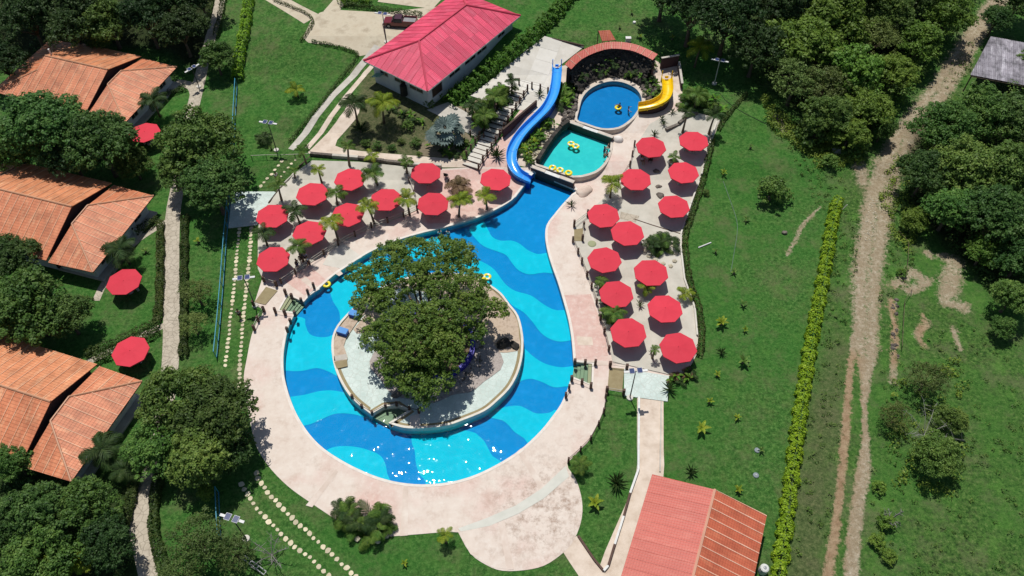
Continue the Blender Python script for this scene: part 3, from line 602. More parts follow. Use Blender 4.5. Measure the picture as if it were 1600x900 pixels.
# ---- main pool
FLOOR = -.95
deck = sheet_w('pool_deck', wDECK, .05, M_DECK, [wPOOL], thick=.35)
sheet_w('pool_floor', wPOOL, 0, M_PBLUE, flat=FLOOR)
mb = MB(); wall_strip(mb, offset_path(wPOOL, .06 if sum((a[0] * b[1] - b[0] * a[1]) for a, b in zip(wPOOL, wPOOL[1:] + wPOOL[:1])) < 0 else -.06, True), FLOOR - .1, lambda x, y: H(y) + .03, .1, True)
mb.obj('pool_wall', mat('pool_wall_tile', (.05, .32, .42), (.06, .38, .45), scale=2, rough=.4))['kind'] = 'structure'
mb = MB(); sg = 1 if sum((a[0] * b[1] - b[0] * a[1]) for a, b in zip(wPOOL, wPOOL[1:] + wPOOL[:1])) < 0 else -1
wall_strip(mb, offset_path(wPOOL, sg * .16, True), lambda x, y: H(y) - .02, lambda x, y: H(y) + .075, .3, True)
mb.obj('pool_coping', mat('coping', (.72, .68, .62), (.62, .56, .5), scale=1.2, rough=.7))['kind'] = 'structure'
CYAN = [[(545, 425), (525, 440), (516, 452), (520, 470), (530, 487), (532, 505), (540, 520), (600, 500), (640, 440), (600, 400)],
 [(420, 500), (472, 496), (477, 507), (484, 522), (502, 527), (520, 523), (533, 506), (560, 560), (545, 592), (528, 588), (512, 580), (495, 575), (475, 579), (460, 580), (445, 579), (420, 579)],
 [(430, 624), (454, 620), (475, 617), (495, 612), (512, 610), (532, 612), (560, 622), (590, 662), (575, 655), (560, 649), (540, 646), (522, 647), (505, 654), (487, 662), (470, 666), (440, 670)],
 [(485, 716), (505, 706), (520, 699), (540, 697), (560, 699), (578, 704), (593, 711), (601, 722), (605, 740), (610, 778), (500, 765)],
 [(672, 780), (665, 753), (656, 742), (650, 725), (648, 705), (643, 688), (650, 670), (700, 668), (738, 675), (748, 681), (757, 690), (763, 701), (770, 713), (785, 728), (760, 770)],
 [(765, 652), (785, 657), (796, 666), (804, 675), (819, 685), (835, 697), (885, 662), (870, 641), (858, 645), (838, 646), (823, 639), (810, 634), (789, 636), (765, 645)],
 [(803, 602), (815, 595), (830, 592), (847, 597), (865, 605), (882, 604), (908, 600), (908, 570), (895, 572), (878, 574), (860, 571), (845, 565), (832, 556), (821, 546), (800, 530), (797, 570)],
 [(735, 402), (746, 406), (761, 413), (773, 422), (782, 434), (792, 446), (806, 455), (830, 462), (850, 476), (870, 485), (905, 487), (912, 530), (897, 531), (877, 534), (860, 530), (845, 520), (832, 503), (818, 488), (800, 477), (780, 455), (740, 430), (700, 420), (700, 395)],
 [(733, 357), (742, 372), (756, 385), (777, 393), (791, 399), (800, 411), (811, 423), (828, 429), (850, 426), (882, 427), (872, 393), (855, 395), (840, 397), (825, 391), (812, 381), (799, 376), (782, 376), (769, 370), (762, 358), (750, 340)],
 [(672, 372), (700, 370), (712, 382), (690, 398), (640, 405), (640, 380)]]
for i, c in enumerate(CYAN): sheet_w('pool_floor_stripe', apoly(smooth(c, 3), FLOOR + .02), 0, M_PCYAN, flat=FLOOR + .02 + .002 * i)
sheet_w('pool_water', wPOOL, 0, M_WATER, flat=-.17)
def steps_in(name, px_top, px_bot, n, z0, z1, m, label):
    t = thing(name, label, 'steps', P(*px_top[0]))
    a, b = [P(*q) for q in px_top]; c, d = [P(*q) for q in px_bot]
    for i in range(n):
        f, g = i / n, (i + 1) / n; z = z0 + (z1 - z0) * i / max(1, n - 1)
        q = [a.lerp(c, f), b.lerp(d, f), b.lerp(d, g - .015), a.lerp(c, g - .015)]; o = t.location
        MB().prism([(p.x - o.x, p.y - o.y) for p in q], z - 1.0 - o.z, z - o.z).obj('step', m, t)
steps_in('pool_steps', [(437.5, 484.5), (450.5, 462.5)], [(461, 487), (474, 472.5)], 6, .0, -.75, M_OLIVEP, 'olive entry steps cut into the left bank of the main pool')
steps_in('pool_steps', [(924.5, 569.5), (923.5, 600.5)], [(897, 567), (894, 588)], 5, .0, -.7, M_OLIVEP, 'olive entry steps cut into the right bank of the main pool')

# ---- deck overlays
LT = [(488, 252), (560, 254), (640, 262), (672, 268), (665, 300), (654, 328), (632, 338), (607, 347), (582, 355), (530, 382), (485, 412), (442, 442), (411, 436), (404, 420), (404, 372), (407, 345), (432, 302), (460, 272)]
RT = [(1014, 196), (1045, 178), (1070, 172), (1096, 180), (1124, 189), (1109, 226), (1096, 275), (1080, 320), (1065, 365), (1063, 385), (1069, 437), (1085, 482), (1089, 525), (1086, 555), (1071, 582), (1045, 586), (957, 566), (953, 545), (944, 505), (934, 475), (925, 450), (911, 412), (897, 378), (897, 350), (918, 333), (944, 310), (966, 290), (984, 262), (992, 228)]
sheet('umbrella_terrace', LT, .16, M_TERR, thick=.2); sheet('umbrella_terrace', RT, .16, M_TERR, thick=.2)
sheet('pink_paving', [(674, 268), (735, 264), (795, 264), (822, 284), (806, 308), (775, 325), (745, 338), (712, 348), (668, 350), (660, 330), (668, 300)], .065, M_DECKP)
sheet('pink_paving', [(878, 462), (923, 460), (945, 520), (950, 556), (900, 560), (896, 530), (889, 495)], .065, M_DECKP)
sheet('pink_paving', [(735, 866), (716, 832), (740, 824), (775, 815), (795, 890), (770, 887)], .065, M_DECK)
st = mat('seam_concrete', (.69, .62, .55), (.6, .5, .43), scale=.45, rough=.85, bs=.15, c3=(.52, .42, .35))
stg = mat('grey_green_strip', (.6, .59, .53), (.52, .52, .46), scale=.7, rough=.85)
sheet('concrete_strip', [(720, 831), (765, 822), (810, 803), (850, 779), (889, 745), (884, 728), (846, 764), (806, 790), (760, 810), (716, 826)], .075, stg)
sheet('concrete_strip', [(779, 816), (788, 814), (803, 890), (792, 891)], .08, st)
for a in ([(618, 378), (622, 376), (670, 402), (664, 404)], ): pass
for q in ([(478, 790), (524, 735), (529, 737), (488, 793)], [(625, 838), (631, 758), (638, 758), (637, 837)], [(845, 767), (808, 706), (814, 701), (852, 761)], [(512, 420), (522, 414), (536, 428), (530, 432)], [(470, 438), (478, 433), (500, 452), (493, 456)], [(555, 378), (560, 374), (574, 396), (568, 399)], [(898, 562), (950, 565), (950, 571), (926, 572), (926, 568), (898, 566)]):
    sheet('concrete_strip', q, .07, st)
sheet('concrete_slab', [(901, 526), (925, 527), (927, 540), (903, 540)], .078, M_SAND)
sheet('concrete_slab', [(520, 388), (536, 380), (566, 402), (532, 420), (504, 414)], .072, M_CONCW)
sheet('concrete_slab', [(440, 436), (482, 414), (512, 440), (476, 462)], .06, M_DECKP)
sheet('stone_slab', [(970, 332), (999, 339), (993, 349), (968, 343)], .17, M_FLAG)
sheet('mint_slab', [(975, 577), (1045, 588), (1043, 628), (975, 619)], .12, M_MINT, thick=.15)
sheet('mint_slab', [(363, 300), (432, 300), (420, 318), (404, 345), (402, 352), (357, 357)], .10, M_MINT, thick=.15)
sheet('bridge_ramp', [(952, 575), (975, 577), (972, 612), (949, 609)], .13, M_BROWN)
sheet('bridge_ramp', [(416, 449), (434, 455), (415, 477), (398, 473)], .13, M_BROWN)
sheet('stair_landing', [(897, 360), (911, 358), (910, 378), (897, 378)], .20, M_BROWN)
# ---- hub round the upper pools, plaza, paths and yard
sheet_w('rock_apron', wHUB, .03, M_SAND, [wTEAL, wBLUE], thick=.2)
plaza = sheet('plaza', PLAZA, .08, M_CONCW, thick=.2)
pu = (P(912, 74) - P(851, 57)); pu.z = 0; pu.normalize(); pv = Vector((pu.y, -pu.x, 0)); p0 = P(851, 57); WPL = wpoly(PLAZA)
for i in range(-4, 5):
    for j in range(0, 8):
        g = .03; q = [p0 + pu * (2.9 * i + a) + pv * (2.3 * j + b) for a, b in ((g, g), (2.9 - g, g), (2.9 - g, 2.3 - g), (g, 2.3 - g))]
        if all(inpoly(np.array([p.x]), np.array([p.y]), WPL)[0] for p in q):
            k = rnd.randrange(3); sheet_w('paving_slab', [(p.x, p.y) for p in q], .1, mat('plaza_slab%d' % k, *[((.68, .655, .6), (.6, .575, .52)), ((.57, .545, .49), (.49, .465, .41)), ((.62, .595, .54), (.54, .515, .46))][k], scale=.7, rough=.85), parent=plaza, kind=None)
def path(name, pl, m, off=.04, n=3):
    pts = smooth([(x, y) for x, y, _ in pl], n, False); ws = np.interp(np.linspace(0, len(pl) - 1, len(pts)), range(len(pl)), [q[2] for q in pl])
    W = [P(x, y)[:2] for x, y in pts]; A, B = [], []
    for (p, l, r, w2) in zip(W, offset_path(W, 1, False), offset_path(W, -1, False), ws):
        A.append((p[0] + (l[0] - p[0]) * w2 / 2, p[1] + (l[1] - p[1]) * w2 / 2)); B.append((p[0] + (r[0] - p[0]) * w2 / 2, p[1] + (r[1] - p[1]) * w2 / 2))
    return sheet_w(name, A + B[::-1], off, m, thick=.06)
path('stone_path', [(348, -20, 1.6), (340, 20, 1.6), (332, 50, 1.6), (318, 100, 1.7), (306, 150, 1.8), (290, 220, 1.8), (278, 290, 1.8), (270, 340, 1.9), (268, 420, 1.9), (268, 500, 1.9), (266, 570, 1.9), (256, 650, 1.8), (236, 730, 1.6), (224, 790, 1.9), (219, 830, 2.0), (232, 890, 2.0), (240, 960, 2.0)], M_FLAG, .05)
path('stone_path', [(262, 346, .9), (235, 362, .9), (205, 385, .9), (165, 440, .9), (150, 470, .9)], M_FLAG, .035)
path('stone_path', [(258, 508, .8), (220, 525, .8), (180, 545, .8), (130, 570, .8)], M_FLAG, .03)
path('stone_path', [(275, 128, 1.2), (300, 135, 1.6), (306, 150, 1.6)], M_FLAG, .03)
path('garden_path', [(1016, 622, 2.9), (1016, 700, 2.8), (1015, 745, 2.8), (995, 800, 2.6), (965, 870, 2.6), (945, 930, 2.6)], M_SAND, .05, 2)
path('garden_path', [(889, 845, 2.2), (905, 870, 2.2), (928, 905, 2.2), (945, 940, 2.2)], M_SAND, .04, 2)
sheet('gravel_yard', [(487, 30), (500, 20), (520, 14), (532, 16), (600, 20), (650, 14), (690, 10), (640, 60), (600, 85), (582, 84), (562, 88), (553, 79), (530, 72), (482, 67), (474, 60)], .04, M_YARD)
path('gravel_drive', [(487, 30, 3.2), (455, 12, 2.8), (420, -8, 2.6), (380, -30, 2.6)], M_YARD, .03, 2)
path('gravel_drive', [(516, 20, 2.4), (532, 0, 2.2), (545, -20, 2.2)], M_YARD, .032, 2)
sheet('gravel_yard', [(590, 3), (676, 14), (700, -12), (600, -16)], .035, M_YARD)
path('driveway_strip', [(590, 72, 1.1), (560, 108, 1.05), (520, 150, 1.0), (490, 188, 1.0), (455, 234, .95)], M_CONC, .05, 1)
path('driveway_strip', [(592, 92, .7), (570, 116, .75), (540, 152, .75), (515, 186, .75), (480, 232, .75)], M_SAND, .05, 1)
sheet('sand_bed', smooth([(546, 160), (538, 174), (512, 208), (488, 232), (486, 242), (560, 250), (640, 259), (735, 262), (735, 250), (690, 247), (640, 243), (560, 236), (524, 228), (537, 208), (556, 186), (562, 168)], 2), .045, M_SAND)
sheet('garden_bed', [(720, 250), (690, 246), (650, 243), (664, 215), (690, 185), (720, 200), (738, 215)], .05, M_SOIL)
sheet('stair_side_paving', [(737, 262), (795, 262), (796, 238), (806, 214), (826, 192), (840, 178), (822, 160), (800, 190), (775, 225), (752, 252)], .04, M_DECKP)
sheet('garden_bed', [(672, 172), (735, 210), (752, 205), (790, 160), (800, 130), (748, 150), (735, 168), (705, 165)], .045, M_SOIL)
sheet('house_path', [(667, 172), (700, 160), (760, 195), (742, 214)], .055, M_CONC)
# ---- upper pools
def basin(w2, floor, water, rim, mfloor, mrim, name, rimw=.38):
    sheet_w(name + '_floor', w2, 0, mfloor, flat=floor); sheet_w(name + '_water', w2, 0, M_WATER, flat=water)
    mb = MB(); sgn = 1 if sum((a[0] * b[1] - b[0] * a[1]) for a, b in zip(w2, w2[1:] + w2[:1])) < 0 else -1
    wall_strip(mb, offset_path(w2, sgn * rimw * .5, True), floor - .2, rim, rimw, True)
    mb.obj(name + '_rim', mrim)['kind'] = 'structure'
M_RIM = mat('basin_rim', (.6, .54, .47), (.46, .4, .34), scale=1.0, rough=.8, bs=.2)
basin(wTEAL, .2, .86, lambda x, y: max(.93, H(y) + .06), M_PTEAL, M_RIM, 'teal_pool')
basin(wBLUE, .7, 1.43, lambda x, y: max(1.52, H(y) + .06), M_PBLUE2, M_RIM, 'blue_pool')
def lipwall(pa, pb, z0, z1, wid, label, za, m=None):
    a, b = PA(*pa, za), PA(*pb, za); t = thing('overflow_wall', label, 'wall', ((a.x + b.x) / 2, (a.y + b.y) / 2, z0))
    rz = math.atan2(b.y - a.y, b.x - a.x); L = math.hypot(b.x - a.x, b.y - a.y); h = z1 - z0
    MB().box((0, 0, h / 2), (L, wid, h), rz).obj('wall_face', m or M_LOG, t)
    c, s_ = math.cos(rz), math.sin(rz); k = 3
    for i in range(k):
        q = -L / 2 + L * (i + .5) / k; hh = .06 if i != 1 else -.02
        MB().box((q * c, q * s_, h + hh / 2 + .012), (L / k - .02, wid + .1, max(.05, hh + .06)), rz).obj('cap_slab', M_WHITE if i == 1 else M_RIM, t)
lipwall((830, 260), (897, 285), -.9, .9, .45, 'low overflow wall with white middle cap between main and teal pools', .9)
lipwall((888, 190), (958, 215), .2, 1.48, .45, 'stepped overflow wall with pale cap between teal and blue pools', 1.45)

# ---- island
ISZ = .34
sheet_w('island', apoly(ISL, ISZ), 0, M_MINT, flat=ISZ, thick=1.5)
isl_in = apoly(ISL, ISZ)
mb = MB(); wall_strip(mb, offset_path(isl_in, .11, True), FLOOR - .1, ISZ + .16, .26, True); mb.obj('island_kerb', mat('kerb_white', (.7, .67, .6), (.58, .54, .47), scale=1.2, rough=.75, bs=.1))['kind'] = 'structure'
def isheet(name, pxs, m, z=ISZ + .02, thick=0): return sheet_w(name, apoly(pxs, z), 0, m, flat=z, thick=thick)
mb = MB(); wall_strip(mb, offset_path(isl_in, .42, True), ISZ, ISZ + .012, .34, True); mb.obj('island_edge_strip', M_BROWN)['kind'] = 'structure'
isheet('island_tan_paving', smooth([(740, 437), (760, 447), (780, 463), (795, 480), (808, 500), (811, 525), (810, 548), (770, 550), (750, 540), (742, 520), (720, 490), (700, 470), (640, 450), (610, 455), (590, 470), (600, 500), (570, 520), (552, 515), (582, 478), (568, 472), (590, 458), (620, 446), (655, 436), (690, 432), (718, 433)], 2), M_TAN, ISZ + .03)
isheet('island_soil', ellip_poly(40, 78, 62) and [(677 + (100 + 7 * math.sin(3 * a + 1) + 5 * math.sin(7 * a)) * math.cos(a), 553 + (74 + 4 * math.sin(4 * a) + 3 * math.sin(9 * a)) * math.sin(a)) for a in np.linspace(0, 2 * PI, 40, endpoint=False)], mat('leaf_litter', (.24, .2, .185), (.42, .37, .34), scale=2.2, rough=.95, bs=.6, c3=(.11, .085, .07)), ISZ + .045)
isheet('island_platform', [(566, 474), (577, 482), (560, 500), (541, 528), (537, 540), (543, 558), (541, 570), (525, 573), (521, 556), (521, 534), (529, 513), (548, 490)], M_TAN, ISZ + .14, .15)
for i, q in enumerate([[(522, 556), (541, 553), (543, 561), (522, 564)], [(522, 565), (542, 562), (543, 572), (526, 576)]]): isheet('island_step', q, M_CONC if i == 0 else M_BROWN, ISZ + .16 + .02 * i, .1)
isheet('island_slab', [(641, 650), (655, 646), (657, 666), (640, 667)], M_DECK, ISZ + .05)
sheet_w('inlet_floor', apoly([(583, 652), (602, 638), (625, 636), (642, 643), (640, 667), (607, 664)], -.3), 0, M_OLIVEP, flat=-.32, thick=.7)

# ================================================================== BUILDINGS
def clip(poly, n, d):                              # keep the part with n.p <= d
    out = []
    for i in range(len(poly)):
        a, b = poly[i], poly[(i + 1) % len(poly)]; da, db = a.dot(n) - d, b.dot(n) - d
        if da <= 0: out.append(a)
        if da * db < 0: out.append(a.lerp(b, da / (da - db)))
    return out
def panels(roof, poly, along, wid, rows, mats, rib=.05, thick=.07, gap=.012, jitter=.012, ribw=.09, org=None):
    """cut a planar roof face into sheets; along = eave direction; rows = sheet length down the slope or None"""
    poly = [Vector(p) for p in poly]; u = along.normalized(); nrm = (poly[1] - poly[0]).cross(poly[2] - poly[0]).normalized()
    if nrm.z < 0: nrm = -nrm; poly = poly[::-1]
    v = nrm.cross(u)
    if v.z > 0: v = -v
    us = [p.dot(u) for p in poly]; vs = [p.dot(v) for p in poly]; u0, u1, v0, v1 = min(us), max(us), min(vs), max(vs)
    nu = max(1, round((u1 - u0) / wid)); nv = 1 if not rows else max(1, round((v1 - v0) / rows)); du = (u1 - u0) / nu; dv = (v1 - v0) / nv
    o = org or Vector((0, 0, 0))
    for i in range(nu):
        for j in range(nv):
            q = clip(clip(clip(clip(poly, u, u0 + (i + 1) * du - gap), -u, -(u0 + i * du)), v, v0 + (j + 1) * dv - gap * .5), -v, -(v0 + j * dv))
            if len(q) < 3: continue
            ar = sum(((q[k] - q[0]).cross(q[k + 1] - q[0])).length for k in range(1, len(q) - 1)) / 2
            if ar < .05: continue
            l = nrm * (rnd.uniform(0, jitter) + .006 * (nv - j)); n = len(q); mb = MB()
            mb.add([p + l - o for p in q] + [p + l - nrm * thick - o for p in q], [tuple(range(n)), tuple(range(n, 2 * n))[::-1]] + [(k, n + k, n + (k + 1) % n, (k + 1) % n) for k in range(n)])
            if rib:                                # the raised lap along the sheet's first edge
                e = clip(q, u, u0 + i * du + ribw)
                if len(e) >= 3:
                    e = [p + l - o for p in e]; m2 = len(e); mb.add([p + nrm * .001 for p in e] + [p + nrm * rib for p in e], [tuple(range(m2, 2 * m2))] + [(k, (k + 1) % m2, m2 + (k + 1) % m2, m2 + k) for k in range(m2)], 1)
            me = mb.mesh('roof_panel', mats); uvl = me.uv_layers.new(name='UVMap')
            for lp in me.loops:
                p = Vector(me.vertices[lp.vertex_index].co) + o; uvl.data[lp.index].uv = (p.dot(u), p.dot(v))
            link('roof_panel', me, roof)
def ridge(roof, pts, r, m, o):
    MB().tube([Vector(p) - o for p in pts], r, 6).obj('ridge_cap', m, roof)
def wall_quad(par, a, b, z0, z1, o, m, th=.16, openings=()):
    """one wall along a-b with window openings (centre along 0..1, width, sill, head, name)"""
    a, b = Vector((a[0], a[1], 0)), Vector((b[0], b[1], 0)); d = (b - a); L = d.length; d.normalize(); rz = math.atan2(d.y, d.x); n = Vector((d.y, -d.x, 0))
    mb = MB(); x = 0; ops = sorted(openings)
    def seg(x0, x1, s0, s1):
        if x1 - x0 > .01 and s1 - s0 > .01: c = a + d * (x0 + x1) / 2 - o; mb.box((c.x, c.y, (s0 + s1) / 2 - o.z), (x1 - x0, th, s1 - s0), rz)
    for (c, w2, s, h, nm) in ops:
        seg(x, c * L - w2 / 2, z0, z1); seg(c * L - w2 / 2, c * L + w2 / 2, z0, z0 + s); seg(c * L - w2 / 2, c * L + w2 / 2, z0 + h, z1); x = c * L + w2 / 2
    seg(x, L, z0, z1); mb.obj('wall', m, par)
    for (c, w2, s, h, nm) in ops:
        q = a + d * c * L - o; zc = z0 + (s + h) / 2 - o.z; f = MB()
        f.box((q.x, q.y, zc - (h - s) / 2 + .04), (w2, th * .8, .08), rz); f.box((q.x, q.y, zc + (h - s) / 2 - .04), (w2, th * .8, .08), rz)
        for sg in (-1, 1): e = q + d * sg * (w2 / 2 - .04); f.box((e.x, e.y, zc), (.08, th * .78, h - s - .16), rz)
        if nm == 'window': f.box((q.x, q.y, zc), (.06, th * .7, h - s - .16), rz)
        fr = f.obj(nm, M_FRAME, par)
        MB().box((q.x, q.y, zc), (w2 - .12, .03, h - s - .12), rz).obj('pane' if nm == 'window' else 'door_leaf', M_DARKGLASS if nm == 'window' else M_WOOD, fr)

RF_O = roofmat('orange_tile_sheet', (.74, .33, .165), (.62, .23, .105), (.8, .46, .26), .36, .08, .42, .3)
RF_OR = roofmat('orange_rib', (.72, .42, .27), (.66, .34, .2), (.76, .5, .33), .36, .06, .15, .15)  # paler than the sheets: rib highlights put into the colour
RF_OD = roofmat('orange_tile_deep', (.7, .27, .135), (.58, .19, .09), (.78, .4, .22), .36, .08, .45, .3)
RF_P = roofmat('pink_sheet', (.7, .075, .15), (.65, .06, .125), (.74, .14, .22), .34, .17, .18, .1)
RF_PR = roofmat('pink_lap', (.64, .08, .13), (.6, .06, .11), (.66, .11, .16), .34, .06, .1, .1)
RF_S = roofmat('salmon_sheet', (.57, .145, .11), (.52, .12, .09), (.61, .185, .14), .26, .04, .22, .06)
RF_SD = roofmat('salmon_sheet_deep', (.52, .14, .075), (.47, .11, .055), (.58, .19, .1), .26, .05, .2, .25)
RF_SR = roofmat('salmon_lap', (.74, .46, .34), (.68, .36, .25), (.78, .54, .42), .26, .05, .1, .1)  # pale laps: highlights of the rib edges painted in
RF_T = roofmat('grey_tin_sheet', (.4, .38, .42), (.24, .22, .25), (.58, .56, .6), .9, .28, .15, .6)

def cabin(U, Lo, base_px, label, back, chim, zb):
    """twin-gabled orange cabin: U, Lo = the photo positions of the front verge corners at eave height"""
    ze = zb + 3.0; u, l = PA(*U, ze), PA(*Lo, ze); M = (u + l) / 2; half = (u - l).length / 2; py_ = (u - l).normalized(); px_ = Vector((py_.y, -py_.x, 0))
    if px_.x < 0: px_ = -px_
    rise = half * .36; t = thing('cabin', label, 'house', (M.x, M.y, zb), 'orange roofed cabins'); o = t.location.copy()
    W = lambda x, y, z: M + px_ * x + py_ * y + Vector((0, 0, z - ze))
    rf = link('roof', MB().add([], []).mesh('roof', RF_O), t)
    # main gable
    mb = MB(); E = [W(0, half, ze), W(0, 0, ze + rise), W(0, -half, ze), W(-back, -half, ze), W(-back, 0, ze + rise), W(-back, half, ze)]
    mb.add([p - o - Vector((0, 0, .12)) for p in E], [(0, 1, 4, 5), (1, 2, 3, 4)]); rf.data = mb.mesh('roof', [M_WOOD])
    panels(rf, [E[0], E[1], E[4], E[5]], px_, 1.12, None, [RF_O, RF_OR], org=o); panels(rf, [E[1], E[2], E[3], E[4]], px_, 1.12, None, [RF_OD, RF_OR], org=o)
    ridge(rf, [E[1] + Vector((0, 0, .03)), E[4] + Vector((0, 0, .03))], .13, RF_OR, o)
    # gable walls and body
    ins = 1.0; hh = half - ins
    for xx in (-.35, -back + .35):
        mb = MB(); q = [W(xx, hh, zb - .3), W(xx, -hh, zb - .3), W(xx, -hh, ze + ins * .36 - .25), W(xx, 0, ze + rise - .25), W(xx, hh, ze + ins * .36 - .25)]
        d = px_ * .12; mb.add([p - d - o for p in q] + [p + d - o for p in q], [(0, 1, 2, 3, 4), (9, 8, 7, 6, 5)] + [(k, k + 5, (k + 1) % 5 + 5, (k + 1) % 5) for k in range(5)]); mb.obj('gable_wall', M_SKIRT, t)  # dark brown; deep shade behind the wing roof is also in this colour
    for sg in (1, -1):
        a, b = W(-.5, sg * hh, 0), W(-back + .5, sg * hh, 0)
        wall_quad(t, a, b, zb - .3, ze + .2, o, M_WALL, openings=[(.25, 1.6, 1.2, 2.5, 'window'), (.72, 1.6, 1.2, 2.5, 'window')])
    # lower hipped wing at the front and one behind
    dz = .35
    for (x0, D, top) in ((.15, half * .88, 1), (-back - .15, -half * .8, 0)):
        z1 = ze - dz; a = half * .24; rr = z1 + rise * .62; sx = 1 if D > 0 else -1
        q = {'UL': W(x0, half, z1), 'UR': W(x0 + D, half * .97, z1), 'LR': W(x0 + D, -half * .97, z1), 'LL': W(x0, -half, z1), 'A': W(x0 + D * .06, a, rr), 'B': W(x0 + D * .06, -a, rr), 'A0': W(x0, a, rr), 'B0': W(x0, -a, rr)}
        mb = MB(); vs = [q[k] - o - Vector((0, 0, .12)) for k in ('UL', 'UR', 'LR', 'LL', 'A', 'B')]; mb.add(vs, [(0, 1, 4), (1, 2, 5, 4), (2, 3, 5)]); wg = mb.obj('wing_roof', [M_WOOD], t)
        panels(wg, [q['UL'], q['UR'], q['A']], px_, 1.12, None, [RF_OD, RF_OR], org=o)
        panels(wg, [q['UR'], q['LR'], q['B'], q['A']], py_, 1.12, None, [RF_OD, RF_OR], org=o)
        panels(wg, [q['LR'], q['LL'], q['B']], px_, 1.12, None, [RF_OD, RF_OR], org=o)
        up = Vector((0, 0, .04))
        ridge(wg, [q['A'] + up, q['UR'] + up], .11, RF_OR, o); ridge(wg, [q['B'] + up, q['LR'] + up], .11, RF_OR, o); ridge(wg, [q['A'] + up, q['B'] + up], .11, RF_OR, o)
        xi = x0 + D - sx * 1.1; hi = half - 1.2
        c1, c2, c3, c4 = W(x0, hi, 0), W(xi, hi, 0), W(xi, -hi, 0), W(x0, -hi, 0)
        wall_quad(t, c1, c2, zb - .3, z1 + .15, o, M_WALL, openings=[(.5, 1.4, 1.2, 2.4, 'window')])
        wall_quad(t, c2, c3, zb - .3, z1 + .15, o, M_WALL, openings=[(.18, 1.5, 1.2, 2.4, 'window'), (.5, 1.1, .3, 2.4, 'door'), (.82, 1.5, 1.2, 2.4, 'window')])
        wall_quad(t, c3, c4, zb - .3, z1 + .15, o, M_WALL, openings=[(.5, 1.4, 1.2, 2.4, 'window')])
    MB().box(W(half * .42, 0, zb - .1) - o + Vector((0, 0, .2)), (half * .95, half * 1.75, .3), math.atan2(px_.y, px_.x)).obj('floor_slab', M_CONC, t)
    if chim: p = W(-back + .4, half * .1, ze + rise + .3) - o; MB().tube([p - Vector((0, 0, .5)), p + Vector((0, 0, .45))], .13, 8).obj('vent_pipe', M_WHITE, t)
    return t
cabin((175, 286), (72, 407), None, 'middle of the three orange tiled cabins on the left', 13.0, False, 0.0)
cabin((152, 569), (32, 727), None, 'nearest orange tiled cabin at the lower left beside the lone red umbrella by the hedge', 13.0, False, 0.0)
cabin((221, 88), (134, 176), None, 'farthest orange tiled cabin at the upper left with a white vent pipe', 10.5, True, H(100.0))

# pink-roofed house
def pink_house():
    zb = 2.4; ze = zb + 3.0
    A, B, C_ = PA(570.5, 92.6, ze), PA(668, 143, ze), PA(813.5, 24.4, ze); ux = (C_ - B).normalized(); L = (C_ - B).length; uy = Vector((-ux.y, ux.x, 0)); Wd = (A - B).dot(uy)
    o = Vector((B.x, B.y, zb)); t = thing('house', 'white house with a big pink hipped roof behind the stairs', 'house', o)
    W = lambda x, y, z: B + ux * x + uy * y + Vector((0, 0, z - ze))
    h = Wd / 2; rise = h * .42; r1, r2 = W(h * .95, h, ze + rise), W(L - h * .95, h, ze + rise)
    c = [W(0, 0, ze), W(L, 0, ze), W(L, Wd, ze), W(0, Wd, ze)]
    mb = MB(); dn = Vector((0, 0, .1)); mb.add([p - o - dn for p in c + [r1, r2]], [(0, 1, 5, 4), (1, 2, 5), (2, 3, 4, 5), (3, 0, 4)]); rf = mb.obj('roof', [M_WHITE], t)
    for poly, al in (([c[0], c[1], r2, r1], ux), ([c[1], c[2], r2], uy), ([c[2], c[3], r1, r2], ux), ([c[3], c[0], r1], uy)): panels(rf, poly, al, 1.15, 2.1, [RF_P, RF_PR], rib=.035, ribw=.06, org=o, jitter=.02)
    up = Vector((0, 0, .05))
    for a, b in ((r1, r2), (r1, c[0]), (r1, c[3]), (r2, c[1]), (r2, c[2])): ridge(rf, [a + up, b + up], .15, RF_PR, o)
    mb = MB()
    for a, b in zip(c, c[1:] + c[:1]): m_ = (a + b) / 2 - o; d = b - a; mb.box((m_.x, m_.y, m_.z - .12), (d.length - .15, .06, .2), math.atan2(d.y, d.x))
    mb.obj('fascia', M_WHITE, rf)
    i = .95; a, b, c2, d = W(i, i, 0), W(L - i, i, 0), W(L - i, Wd - i, 0), W(i, Wd - i, 0)
    wall_quad(t, a, b, zb - 1.6, ze + .1, o, M_WALL, openings=[(.1, 2.4, 1.7, 4.2, 'door'), (.3, 2.6, 2.7, 4.1, 'window'), (.48, 2.6, 2.7, 4.1, 'window'), (.62, 2.4, 2.7, 4.1, 'window'), (.86, 1.8, 2.7, 4.1, 'window')])
    wall_quad(t, d, a, zb - 1.6, ze + .1, o, M_WALL, openings=[(.2, 1.6, 2.7, 4.1, 'window'), (.5, 2.2, 2.7, 4.1, 'window'), (.8, 2.6, 2.7, 4.1, 'window')])
    wall_quad(t, b, c2, zb - 1.6, ze + .1, o, M_WALL); wall_quad(t, c2, d, zb - 1.6, ze + .1, o, M_WALL, openings=[(.5, 2, 2.7, 4, 'window')])
    mb = MB()
    for k in range(6): q = W(.5, Wd - 1.5 - .28 * k, zb + .9 + .12 * k) - o; mb.box(q, (1.5, .22, .05), math.atan2(ux.y, ux.x))
    mb.obj('green_awning', mat('green_awning_paint', (.03, .3, .16), (.4, .5, .45), scale=3, rough=.5), t)
    MB().tube([W(.55, 5.2, zb - .3) - o, W(.55, 5.2, zb + 1.4) - o], [.55, .5], 10).obj('water_barrel', M_BLACK, t)
    return t
pink_house()

